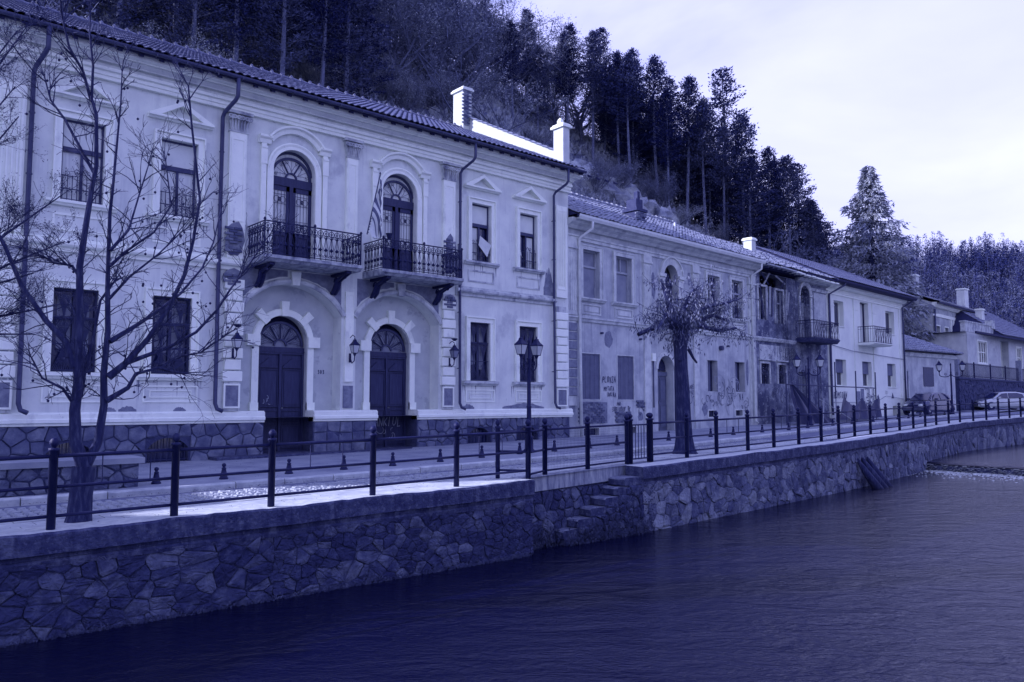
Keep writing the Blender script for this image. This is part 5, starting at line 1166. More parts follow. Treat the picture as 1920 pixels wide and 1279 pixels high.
# little fixings: meter box, stove-pipe hole, hooks
flat('meter_box', M['trim'], B2, 5.25, 5.48, 3.2, 3.52, -.10, .1); pipe(B2, [(5.36, -.05, 1.3), (5.36, -.05, 3.2)], .025, M['pipe'])
mb = MB(); mb.tube([(10.6, -.16, 3.98), (10.6, 0, 3.98)], .11, 10); mb.tube([(10.6, -.17, 3.98), (10.6, -.15, 3.98)], .075, 10); mb.build('flue_outlet', M['pipe'], B2)
for x, z in ((2.05, 4.15), (4.5, 4.05), (8.75, 4.05), (11.2, 4.1)): mb = MB(); mb.tube([(x, -.12, z), (x, 0, z)], .045, 6); mb.build('hook', M['pipe'], B2)
pipe(B2, [(.95, -.55, 8.2), (.95, -.55, 7.95), (.66, -.16, 7.6), (.66, -.16, 3), (.70, -.18, .12)], .06, M['palepipe'], (6.5, 4.2, 2.2))
pipe(B2, [(13.62, -.55, 8.2), (13.62, -.55, 7.95), (13.38, -.14, 7.62), (13.40, -.16, .62), (13.5, -.25, .52)], .055, M['palepipe'], (6.0, 3.2))
mb = MB(); mb.tube([(5.1, -.3, 4.15), (5.5, -1.2, 4.6), (6.3, -2.4, 5.1)], .022, 6); mb.build('lamp_arm', M['palepipe'], B2)

# ---- ruined house
B3 = froot('ruined_house', 18.0, 'half collapsed dark house with gaping windows between the grey and the white house')
T0, T1 = 13.95, 21.9
o3 = [op(14.2, 15.0, 5.6, 7.25, .5), op(15.95, 16.75, 5.5, 7.2, .3), op(18.72, 19.85, 4.85, 7.75, .4, .56, open=True), op(14.3, 15.15, 2.42, 3.42, .3), op(16.05, 16.85, 2.44, 3.40, .3), op(18.3, 19.4, .45, 3.1, .35, open=True), op(14.4, 17.2, 7.3, 7.95, .6)]
mb = MB(); wall_front(mb, T0, T1, -.2, 7.98, o3); mb.box(T0, T0 + .2, .02, 8, -.2, 7.9); mb.box(T1 - .2, T1, .02, 8, -.2, 7.9); mb.box(T0, T1, 5.0, 5.2, 2, 7.9); mb.build('wall', M['ruin'], B3, fix=False)
mb = MB(); mb.box(T0 + .3, T1 - .3, .62, .8, -.2, 7.2); mb.build('inner_wall', M['soffit'], B3)
mb = MB(); mb.prof(T0, 17.9, [(0, 4.52), (-.08, 4.52), (-.16, 4.66), (0, 4.74)]); mb.prof(19.9, T1, [(0, 7.55), (-.07, 7.55), (-.12, 7.7), (0, 7.7)]); mb.prof(18.2, T1 + .05, [(0, 7.9), (-.2, 7.95), (-.36, 8.1), (-.36, 8.2), (0, 8.25)]); mb.build('cornice', M['trimdirty'], B3)
for a, b, z0, z1, m in ((20.3, 21.85, 4.9, 7.5, 'grey'), (17.2, 17.9, .6, 7.0, 'ruin'), (20.9, 21.6, .5, 4.4, 'ruin'), (14.2, 17.9, 3.55, 4.35, 'trimdirty')):
    flat('plaster_patch', M[m], B3, a, b, z0, z1, -.03, .03)
# leaning timbers, laths and frames in the gaps
for k, (a, z0, b, z1, w) in enumerate(((14.3, 7.3, 14.75, 5.7, .06), (14.9, 7.2, 15.05, 5.6, .05), (15.3, 7.3, 15.35, 5.9, .07), (15.5, 7.25, 15.52, 5.8, .05), (17.0, 7.3, 16.95, 5.7, .06), (17.25, 7.2, 17.1, 6.0, .06), (14.4, 7.9, 15.2, 7.4, .05), (15.2, 7.95, 14.7, 7.35, .05), (15.8, 7.9, 16.9, 7.6, .05), (16.9, 7.9, 16.4, 7.3, .04))):
    mb = MB(); mb.tube([(a, -.06 - .01 * k, z0), (b, .02 - .012 * k, z1)], w, 4); mb.build('loose_timber', M['palewood'] if k % 3 else M['wood'], B3)
for (a, b, c, d) in ((14.3, 15.15, 2.42, 3.42), (16.05, 16.85, 2.44, 3.40), (15.95, 16.75, 5.5, 7.2), (14.2, 15.0, 5.6, 7.25)):
    w = MB(); frame_rect(w, a, b, c, d, .1, -.05, 0); w.prof(a - .2, b + .2, [(0, d + .12), (-.12, d + .16), (-.12, d + .22), (0, d + .22)]) if c < 4 else None; win = w.build('window', M['trimdirty'], B3)
    fr = MB(); frame_rect(fr, a + .05, b - .05, c, d, .05, .1, .15, True, True); fr.box((a + b) / 2 - .03, (a + b) / 2 + .03, .1, .15, c, d); fr.box(a, b, .1, .15, c + (d - c) * .6, c + (d - c) * .6 + .07); fr.build('frame', M['palewood'] if c > 4 else M['frame'], win)
    flat('pane', M['glass'], win, a, b, c, d, .22)
    if c < 4:
        g_ = MB()
        for k in range(5): x = a + (b - a) * (k + .5) / 5; g_.tube([(x, .02, c), (x, .02, d)], .01, 4)
        for k in range(3): g_.spiral(a + .2 + k * .22, .0, c + .5, .09, 1.5, k, 1, .01)
        g_.build('grille', M['ironthin'], win)
mb = MB(); mb.arc(19.28, 7.19, [(.565, -.05), (.565, 0), (.78, 0), (.78, -.10), (.72, -.08)], 0, pi, 18); mb.box(18.5, 18.715, -.06, 0, 4.74, 7.15); mb.box(19.855, 20.07, -.06, 0, 4.74, 7.15); mb.build('door_surround', M['trimdirty'], B3)
dr = MB(); dr.box(18.72, 19.85, .34, .37, 4.8, 6.9); dr.box(18.72, 19.85, .30, .37, 6.7, 6.82); dr.box(19.26, 19.3, .3, .34, 4.8, 6.7)
for x in (18.95, 19.1, 19.45, 19.6): dr.box(x - .015, x + .015, .31, .34, 5.6, 6.7)
dr.build('balcony_door', M['palewood'], B3)
dr = MB(); dr.box(18.3, 19.4, .32, .35, .4, 3.1); dr.box(18.83, 18.87, .28, .32, .4, 3.1)
for x in (18.55, 18.7, 19.0, 19.15): dr.box(x - .02, x + .02, .29, .32, 1.4, 2.9)
dr.build('entrance_door', M['greyboard'], B3)
bal_simple(B3, 18.1, 21.0, -1.05, 4.86, .90, M['mossy'], True, 30, thick=.22)
# sagging tiled roof with a pale torn edge
r3 = simple_roof(B3, T0 + .0, T1 + .2, -.62, 8.28, 4.6, 10.8, M['soffit'], tile_m=M['oldtile'], seed=13, jit=.03)
for k in range(14):
    a = T0 + .1 + k * .57; mb = MB(); mb.box(a, a + random.uniform(.35, .62), -.72 - random.random() * .1, -.3, 8.17 - .012 * k, 8.24 - .012 * k); mb.build('broken_board', M['trim'] if k > 4 else M['palewood'], B3)
for k in range(16): a = T0 + .2 + k * .48; mb = MB(); mb.box(a, a + .08, -.6, .5, 8.06, 8.15); mb.build('rafter_end', M['wood'], B3)
cb3 = chimney(B3, 18.3, 18.75, 2.5, 3.0, 9.3, 10.5, M['whitewall'], M['trim'], .07)
# ivy / dead creepers on the ruined wall
iv = MB()
for i in range(5200):
    s_ = random.gauss(17.6, 1.2) if random.random() < .65 else random.uniform(14.1, 21); z = random.uniform(2.8, 7.8) if random.random() < .75 else random.uniform(.5, 3)
    if not (14 < s_ < 21.2): continue
    y = -.05 - random.random() * .12; a = random.random() * 6; r = random.uniform(.025, .07)
    iv.add([(s_, y, z), (s_ + r * math.cos(a), y - .03, z + r * math.sin(a)), (s_ + r * .6 * math.cos(a + 1.5), y, z + r * .8 * math.sin(a + 1.5))], [(0, 1, 2)])
for i in range(60):
    s_ = random.uniform(15.8, 19.2); z = random.uniform(3, 5.5); P = [(s_, -.06, z)]
    for q in range(6): P.append((P[-1][0] + random.uniform(-.15, .15), -.06 - random.random() * .05, P[-1][2] + random.uniform(.2, .5)))
    iv.tube(P, .009, 3, False)
ivy = iv.build('creeper', M['ruin'], None, off=(0, 0, 0), fix=False); ivy.location = FO; ivy.rotation_euler = (0, 0, FA); tag(ivy, 'dead creeper stems and leaves clinging to the ruined wall', 'creeper', kind='stuff')
write('US', 15.4, 1.75, .3, -.012, .02, .02, .1, .8, par=B3, off=(18, 0, 0), sd=21); scribble(15.6, 1.5, 1.3, .6, -.012, 8, 22, .016, par=B3, off=(18, 0, 0))
# fenced-off strip in front: poles, black tarpaulins, rails
fe = froot('scaffold_fence', 17.6, 'thin scaffold pole fence in front of the ruined house', 'fence')
zg = lambda s_: zs(FO.x + s_ * math.cos(FA)) + .05
for k, s_ in enumerate((13.9, 16.0, 17.3, 19.3, 21.9, 24.6)):
    mb = MB(); mb.tube([(s_, -1.5, zg(s_)), (s_, -1.5, (2.9, 3.3, 3.3, 3.6, 3.2, 3.2)[k])], .035, 6); mb.build('pole', M['frame'], fe)
mb = MB(); mb.tube([(13.9, -1.52, 2.35), (24.6, -1.52, 2.3)], .03, 5); mb.build('cross_bar', M['frame'], fe)
mb = MB(); mb.tube([(15.0, -1.5, 2.2), (18.0, -1.6, .6)], .022, 5); mb.build('cross_bar', M['frame'], fe)
for a, b in ((17.3, 20.2), (19.3, 17.8), (17.9, 16.4)): mb = MB(); mb.tube([(a, -1.5, 1.7), (b, -2.1, .5)], .022, 5); mb.build('brace', M['palewood'], fe)
def tarp(name, lab, P, n=14, seed=1, sag=.2):
    # P: four corners (s,z) top-left, top-right, bottom-right, bottom-left
    rg = random.Random(seed); o = froot(name, P[0][0], lab, 'tarpaulin'); mb = MB(); vs = []
    for i in range(n + 1):
        for j in range(n + 1):
            u, v = i / n, j / n
            x = (P[0][0] * (1 - u) + P[1][0] * u) * (1 - v) + (P[3][0] * (1 - u) + P[2][0] * u) * v; z = (P[0][1] * (1 - u) + P[1][1] * u) * (1 - v) + (P[3][1] * (1 - u) + P[2][1] * u) * v
            z -= sag * math.sin(pi * u) * (1 - v); y = -1.62 + .10 * math.sin(u * 17 + v * 2 + seed) * (.3 + v) + .04 * math.sin(u * 41 + 5 * v) - .25 * v
            vs.append((x, y, max(z, zg(x) + .01)))
    mb.add(vs, [(i * (n + 1) + j, (i + 1) * (n + 1) + j, (i + 1) * (n + 1) + j + 1, i * (n + 1) + j + 1) for i in range(n) for j in range(n)])
    t = mb.build('cloth_sheet', M['tarp'], o, fix=False, smooth=True); return o
tarp('tarpaulin', 'black tarpaulin draped from a pole corner down to the pavement, left one', [(14.05, 2.3), (14.3, 2.35), (18.4, .5), (14.0, .45)], 18, 3, 0)
tarp('tarpaulin', 'black tarpaulin sagging between two poles beside the white house', [(20.0, 1.9), (22.4, 1.75), (22.4, .6), (18.8, .6)], 18, 5, .5)
tarp('tarpaulin', 'black tarpaulin hanging slack over the white house wall, right one', [(22.3, 1.75), (24.6, 1.95), (24.6, .7), (22.2, .6)], 16, 8, .55)

# ---- white house
B4 = froot('white_house', 27.7, 'freshly painted white house with rolled blinds and a small iron balcony', 'house')
U0, U1 = 21.92, 33.5
up4 = [(22.85, 24.2), (30.5, 31.95)]; lo4 = [(22.88, 24.3), (26.6, 28.0), (30.5, 31.9)]
o4 = [op(a, b, 5.86, 7.32, .38) for a, b in up4] + [op(a, b, 2.45, 3.95, .38) for a, b in lo4] + [op(26.55, 27.8, 5.02, 7.55, .4, open=True)] + [op(a, b, .55, 1.25, .3) for a, b in ((24.1, 24.9), (31.2, 31.9))]
mb = MB(); wall_front(mb, U0, U1, -.2, 7.98, o4); mb.box(U0, U0 + .2, .02, 9, -.2, 8.2); mb.box(U1 - .25, U1, .02, 9, -.2, 8.2); mb.box(U0 + .2, U1 - .25, .62, .8, -.2, 8.2); mb.build('wall', M['white'], B4, fix=False)
mb = MB(); mb.box(U0 + .01, U1 + .01, -.03, .0, -.2, .62); b4p = mb.build('plinth', M['peeled'], B4)
mb = MB(); mb.prof(U0, U1, [(0, 7.62), (-.06, 7.62), (-.06, 7.72), (-.1, 7.74), (-.1, 7.78), (0, 7.78)]); mb.prof(U0, U1 + .05, [(.01, 7.98), (-.1, 7.98), (-.28, 8.1), (-.30, 8.2), (.01, 8.25)]); mb.build('cornice', M['trim'], B4)
mb = MB(); mb.prof(U0 - .1, U1 + .45, [(0, 8.22), (-.7, 8.18), (-.78, 8.22), (-.78, 8.32), (0, 8.5)]); mb.build('eave_boards', M['soffit'], B4)
r4 = simple_roof(B4, U0 - .1, U1 + .5, -.8, 8.34, 4.6, 11.0, M['soffit'], tile_m=M['tile'], seed=17, pw=.25, rl=.38, jit=.004)
for a, b in ((U0 + .05, U0 + .85), (25.5, 26.1), (28.3, 28.9), (U1 - .8, U1 - .05)):
    mb = MB(); mb.box(a, b, -.05, 0, .63, 7.6); mb.box(a - .02, b + .02, -.08, 0, 6.95, 7.02); mb.build('pilaster', M['white'], B4)
def win4(a, b, c, d, blind):
    fr = MB(); frame_rect(fr, a + .05, b - .05, c + .05, d - .05, .05, .26, .32, True, True); fr.box((a + b) / 2 - .03 - .1, (a + b) / 2 + .03 - .1, .26, .32, c, d)
    win = fr.build('window', M['trim'], B4); flat('pane', M['glass'], win, a, b, c, d, .33); flat('curtain', M['curtain'], win, (a + b) / 2 - .04, (a + b) / 2 + .16, c, d - .1, .325, .004)
    if blind: mb = MB(); mb.box(a, b, .20, .25, c + (d - c) * .5, d); mb.build('roller_blind', M['shutter'], win)
    mb = MB(); mb.box(a - .06, b + .06, -.05, .3, c - .05, c - .002); mb.build('sill', M['white'], win)
for a, b in up4: win4(a, b, 5.86, 7.32, False)
for a, b in lo4: win4(a, b, 2.45, 3.95, True)
dr = MB(); frame_rect(dr, 26.6, 27.75, 5.02, 7.5, .05, .26, .34); dr.box(27.15, 27.2, .26, .34, 5.02, 7.5); dr.box(26.55, 27.15, .34, .36, 5.02, 7.55); dr.build('balcony_door', M['wood'], B4)
flat('pane', M['curtain'], bpy.data.objects[list(o.name for o in B4.children if o.name.startswith('balcony_door'))[0]], 27.2, 27.75, 5.02, 7.5, .345)
flat('inner_wall', M['soffit'], B4, U0 + .3, U1 - .3, -.1, 8, .45, .1)
bal_simple(B4, 26.0, 28.7, -1.0, 5.02, .95, M['white'], True, 20)
for a, b in ((24.1, 24.9), (31.2, 31.9)): flat('cellar_window', M['glass'], B4, a, b, .55, 1.25, .28)
pipe(B4, [(U0 + .9, -.72, 8.2), (U0 + .9, -.7, 8.1), (U0 + .12, -.12, 7.55), (U0 + .12, -.12, 1.3), (U0 + .12, -.15, .8)], .06, M['pipe'], (6, 3))
pipe(B4, [(U1 + .1, -.72, 8.2), (U1 - .1, -.4, 7.95), (U1 - .42, -.14, 7.7), (U1 - .35, -.14, .7)], .055, M['pipe'], (6, 3))
pipe(B4, [(U1 - .12, -.08, 3.6), (U1 - .1, -.08, .7)], .06, M['palepipe'])
pipe(B4, [(U0, -.07, 4.75), (25, -.08, 4.5), (28.5, -.08, 4.42), (U1, -.08, 4.3)], .018, M['greyboard'], nm='cable'); pipe(B4, [(22, -.07, 1.5), (26, -.08, 1.5), (28, -.07, 1.42), (30, -.07, 1.9), (33, -.07, 1.7)], .012, M['greyboard'], nm='cable')
k4 = dict(par=B4, off=(27.7, 0, 0)); write('ROMCONW', 22.4, 1.75, .36, -.06, .022, .03, .2, .72, **k4, sd=31); scribble(27.0, 1.25, 1.3, .9, -.06, 20, 32, .022, **k4); write('TXI', 30.0, 2.0, .2, -.012, .014, .02, 0, .8, m=M['grafpale'], **k4, sd=33)
mb = MB(); mb.poly([(31.0, 1.75), (31.45, 1.75), (31.22, 2.1)], -.012, -.004); mb.build('graffiti', M['graf'], B4)
flat('bare_patch', M['peeled'], B4, 25.55, 26.05, 1.2, 2.15, -.056, .006); flat('meter_niche', M['peeled'], B4, 26.2, 26.7, 1.6, 2.3, -.02, .02)
# ================================================================== beyond the white house
def hroot(name, loc, rz, label, cat='house'):
    o = empty(name, loc, rz); OFF[o.name] = (0, 0, 0); return tag(o, label, cat)
def slab_tiles(name, c, rows, cols, m, parent, sd=1):
    # big lapped tiles on a quad roof c = (A,B,C,D): eave A-B, ridge D-C
    rg = random.Random(sd); A, B, C, D = map(Vector, c); nrm = (B - A).cross(D - A).normalized(); nrm = nrm if nrm.z > 0 else -nrm; mb = MB()
    for r in range(rows):
        v0, v1 = r / rows, min(1, (r + 1.12) / rows)
        for q in range(cols):
            u0, u1 = (q + .02) / cols, (q + .98) / cols; j = rg.uniform(-.02, .02)
            P = lambda u, v: (A.lerp(B, u)).lerp(D.lerp(C, u), v)
            l0, l1 = nrm * (.07 + j), nrm * .01
            a, b, c_, d = P(u0, v0) + l0, P(u1, v0) + l0, P(u1, v1) + l1, P(u0, v1) + l1; um = (u0 + u1) / 2; e_, f_ = P(um, v0) + l0 + nrm * .06, P(um, v1) + l1 + nrm * .06
            mb.add([a, e_, b, c_, f_, d, P(u0, v0), P(u1, v0)], [(0, 1, 4, 5), (1, 2, 3, 4), (6, 7, 2, 1, 0)])
    return tag(mb.build(name, m, parent, fix=False), kind='stuff')
# low outbuilding with two tiled roofs
H1 = hroot('outbuilding', (58, 22.6, .6), R_(-4), 'low stained outbuilding with layered tile roofs behind the parked dark car', 'outbuilding')
mb = MB(); mb.box(-4.6, 4.4, 0, 6, -.8, 4.4); mb.box(-4.6, 2, 5, 10, -.8, 6.6); mb.build('wall', M['grey'], H1)
rf = MB(); rf.add([(-4.9, -.5, 4.35), (4.8, -.5, 4.35), (3.0, 3.4, 6.1), (-4.9, 4.2, 6.1), (4.8, 6.2, 4.5)], [(0, 1, 2, 3), (1, 4, 2), (2, 4, 3)]); r_ = rf.build('roof', M['soffit'], H1, fix=False)
slab_tiles('tiles', [(-4.9, -.5, 4.4), (4.8, -.5, 4.4), (3.0, 3.4, 6.12), (-4.9, 4.2, 6.12)], 9, 30, M['oldtile'], r_, 3)
rf = MB(); rf.add([(-4.9, 4.4, 6.5), (2.3, 4.6, 6.5), (0, 8, 8.2), (-4.9, 8, 8.2), (2.3, 10, 6.6)], [(0, 1, 2, 3), (1, 4, 2)]); r_ = rf.build('roof', M['soffit'], H1, fix=False)
slab_tiles('tiles', [(-4.9, 4.4, 6.55), (2.3, 4.6, 6.55), (0, 8, 8.22), (-4.9, 8, 8.22)], 7, 22, M['oldtile'], r_, 4)
mb = MB(); frame_rect(mb, -4.4, -2.6, .0, 3.0, .12, -.05, 0); mb.build('gateway_frame', M['greytrim'], H1); flat('gate', M['shutter'], H1, -4.4, -2.6, -.2, 3.0, -.02, .02); flat('window', M['glass'], H1, -.4, 1.1, 2.0, 3.35, -.03, .03); flat('mural_panel', M['mortar'], H1, -1.6, 2.9, -.2, 1.5, -.04, .04)
scribble(-1.5, .1, 4.3, 1.2, -.06, 26, 44, .05, par=H1, off=(0, 0, 0), m=M['palewood']); scribble(-1.5, .1, 4.3, 1.2, -.09, 16, 45, .05, par=H1, off=(0, 0, 0), m=M['graf'])
mb = MB(); mb.prof(-4.7, 4.6, [(0, 4.0), (-.12, 4.05), (-.2, 4.3), (0, 4.35)]); mb.build('cornice', M['greytrim'], H1)
# villa with sunlit gable wall
H2 = hroot('villa', (82, 30.2, 1.5), R_(4), 'pale two storey villa with a sunlit white gable wall and a row of tall windows', 'villa')
VT = 9.5
vw = [(-2.0, -.9), (.6, 1.7), (6.6, 7.6), (8.8, 9.8)]
mb = MB(); wall_front(mb, -3, 12, -1, VT, [op(a, b, 3.4, 7.3, .3) for a, b in vw] + [op(3.7, 4.9, 3.0, 7.8, .3, .6)]); mb.box(11.8, 12, .02, 12, -1, VT); mb.box(-2.9, 11.8, .4, .6, -1, VT); mb.build('wall', M['grey'], H2, fix=False)
mb = MB(); mb.add([(x, y, z) for x in (-3, -2.6) for y, z in ((0.0, -1), (0.0, VT), (7.0, VT + 3.0), (14, VT), (14, -1))], [(0, 1, 2, 3, 4), (9, 8, 7, 6, 5)] + [(i, i + 5, (i + 1) % 5 + 5, (i + 1) % 5) for i in range(5)]); mb.build('gable_wall', M['whitewall'], H2)
mb = MB(); mb.prof(-3.01, 12.1, [(0, 8.2), (-.08, 8.2), (-.08, 8.5), (0, 8.5)]); mb.prof(-3.01, 12.2, [(0, 9.0), (-.2, 9.05), (-.4, 9.3), (-.4, VT), (0, VT)]); mb.build('cornice', M['trim'], H2)
for x in (2.4, 3.2, 5.2, 5.9, 11.2): mb = MB(); mb.box(x, x + .3, -.08, 0, 2.6, 8.2); mb.build('pilaster', M['trim'], H2)
for a, b in vw + [(3.7, 4.9)]:
    w = flat('window', M['glass'], H2, a, b, 3.0, 7.8 if a == 3.7 else 7.3, .28); mb = MB(); frame_rect(mb, a, b, 3.4, 7.3, .12, -.04, 0); mb.build('frame', M['trim'], w)
    mb = MB(); frame_rect(mb, a + .1, b - .1, 3.4, 7.2, .08, .22, .27); mb.box((a + b) / 2 - .04, (a + b) / 2 + .04, .22, .27, 3.4, 7.3); mb.build('casement', M['palewood'], w)
rf = MB(); rf.add([(-3.1, -.7, VT), (12.8, -.7, VT), (12.8, 7, VT + 3.1), (-3.1, 7, VT + 3.1), (-3.1, 14.5, VT), (12.8, 14.5, VT), (12.8, -.7, VT - .15), (-3.1, -.7, VT - .15)], [(0, 1, 2, 3), (3, 2, 5, 4), (1, 5, 2), (0, 7, 6, 1)]); r_ = rf.build('roof', M['soffit'], H2, fix=False)
slab_tiles('tiles', [(-3.1, -.7, VT + .02), (12.8, -.7, VT + .02), (12.8, 7, VT + 3.12), (-3.1, 7, VT + 3.12)], 14, 40, M['oldtile'], r_, 5)
chimney(H2, -2.9, -2.1, 6, 6.8, VT + 2, VT + 4.6, M['whitewall'], M['trim'], .1); chimney(H2, 1.0, 1.9, 2.6, 3.4, VT + .6, VT + 3.3, M['whitewall'], M['trim'], .1)
mb = MB()
for z in (5.3, 3.3): mb.box(-3.25, -3.0, 5.0, 7.6, z, z + .2)
mb.build('balcony_beam', M['wood'], H2)
pipe(H2, [(-2.6, -.12, VT - .3), (-2.7, -.12, 0)], .09, M['pipe'], off=(0, 0, 0)); pipe(H2, [(9.8, -.8, VT - .1), (8.4, -.14, 8), (8.4, -.12, 0)], .09, M['pipe'], off=(0, 0, 0))
# low tiled house at the right edge, on its terrace
H3 = hroot('terrace_house', (83, 26.5, 3.6), R_(1), 'low house with a wide tiled roof, casement window and porch door on the raised terrace', 'house')
mb = MB(); wall_front(mb, -6, 16, 0, 4.2, [op(-3.3, -.9, 1.5, 3.5, .2), op(3.2, 5.6, .3, 3.9, .8), op(8.0, 9.6, 1.4, 3.4, .2)]); mb.box(-6, -5.8, .02, 8, 0, 4.2); mb.box(-5.8, 15, .85, 1.0, 0, 4.2); mb.build('wall', M['niche'], H3, fix=False)
for (a, b, c, d, n) in ((-3.3, -.9, 1.5, 3.5, 4), (8.0, 9.6, 1.4, 3.4, 3)):
    w = flat('window', M['glass'], H3, a, b, c, d, .16); mb = MB(); frame_rect(mb, a, b, c, d, .14, -.05, 0, True, True)
    for k in range(n + 1): x = a + (b - a) * k / n; mb.box(x - .05, x + .05, .06, .14, c, d)
    for z in (c + .05, (c + d) / 2, d - .05): mb.box(a, b, .07, .13, z - .04, z + .04)
    mb.build('frame', M['trim'], w)
dr = MB(); frame_rect(dr, 3.25, 5.55, .3, 3.85, .12, .6, .7); dr.box(4.3, 4.5, .6, .7, .3, 3.85); dr.box(3.25, 5.55, .65, .7, .3, 1.4); dr.build('porch_door', M['trim'], H3); flat('pane', M['glass'], H3, 3.3, 5.5, 1.4, 3.8, .72, .02)
rf = MB(); rf.add([(1.0, -.9, 4.2), (17, -.9, 4.2), (17, 5, 8.0), (4.5, 5, 8.0), (1.0, 7, 4.2), (-6.6, .5, 4.22), (-6.6, 7, 4.22)], [(0, 1, 2, 3), (0, 3, 4), (0, 5, 6, 4)]); rf.box(-6.4, 17, -.95, -.8, 4.0, 4.19); r_ = rf.build('roof', M['soffit'], H3, fix=False)
slab_tiles('tiles', [(1.0, -.9, 4.25), (17, -.9, 4.25), (17, 5, 8.02), (4.5, 5, 8.02)], 13, 40, M['tile'], r_, 6)
rf = MB(); rf.add([(3.5, 3.9, 6.4), (16, 3.9, 6.4), (16, 7.6, 8.7), (6.5, 7.6, 8.7), (3.5, 9, 6.4)], [(0, 1, 2, 3), (0, 3, 4)]); rf.box(4.0, 15, 4.3, 7.4, 2, 6.3); rr = rf.build('rear_roof', M['grey'], H3, fix=False)
slab_tiles('tiles', [(3.5, 3.9, 6.45), (16, 3.9, 6.45), (16, 7.6, 8.75), (6.5, 7.6, 8.75)], 8, 34, M['tile'], rr, 7)
mb = MB(); mb.box(-6.3, 1.3, .0, .4, 4.22, 5.1); mb.box(-6.4, 1.3, -.05, .45, 5.1, 5.22); mb.box(.6, 1.5, -.1, .5, 4.9, 5.7); mb.build('parapet', M['trimdirty'], H3)
chimney(H3, 8.2, 9.3, 4.6, 5.4, 7.4, 9.9, M['stucco'], M['trim'], .1); chimney(H3, 4.8, 5.6, 2.0, 2.6, 5.6, 7.2, M['stucco'], M['trim'], .08)
# retaining wall with an iron fence on it
H4 = hroot('retaining_wall', (76, 23.4, .9), R_(3), 'dark rubble retaining wall below the low tiled house', 'stone wall')
mb = MB(); mb.box(-11.5, 24, 0, 2.6, -1, 2.35); mb.box(-11.6, 24, -.08, 2.0, 2.352, 2.5); mb.build('wall_core', M['mortar'], H4)
mb = MB()
for p in cells(-11.5, 12, 0, 2.3, .5, .4, .4, .015, 77, .1): stone_into(mb, p, lambda u, v, d: (u, -d, v), .05)
tag(mb.build('small_stones', M['stone'], H4, fix=False), kind='stuff')
H5 = hroot('garden_fence', (76, 23.7, 3.4), R_(3), 'tall thin barred iron fence standing on the retaining wall', 'fence')
for k in range(8): mb = MB(); x = -11 + k * 4.4; mb.box(x - .2, x + .2, -.2, .2, 0, 1.35 if k != 4 else 1.9) if k in (0, 4) else mb.tube([(x, 0, 0), (x, 0, 1.3)], .05, 6); mb.build('post', M['peeled'] if k in (0, 4) else M['iron'], H5)
mb = MB()
for k in range(150): x = -11 + k * .2; mb.tube([(x, 0, .05), (x, 0, 1.2)], .014, 4, False)
for z in (.15, 1.1): mb.tube([(-11, 0, z), (20, 0, z)], .025, 4)
tag(mb.build('bars', M['iron'], H5, fix=False), kind='stuff')

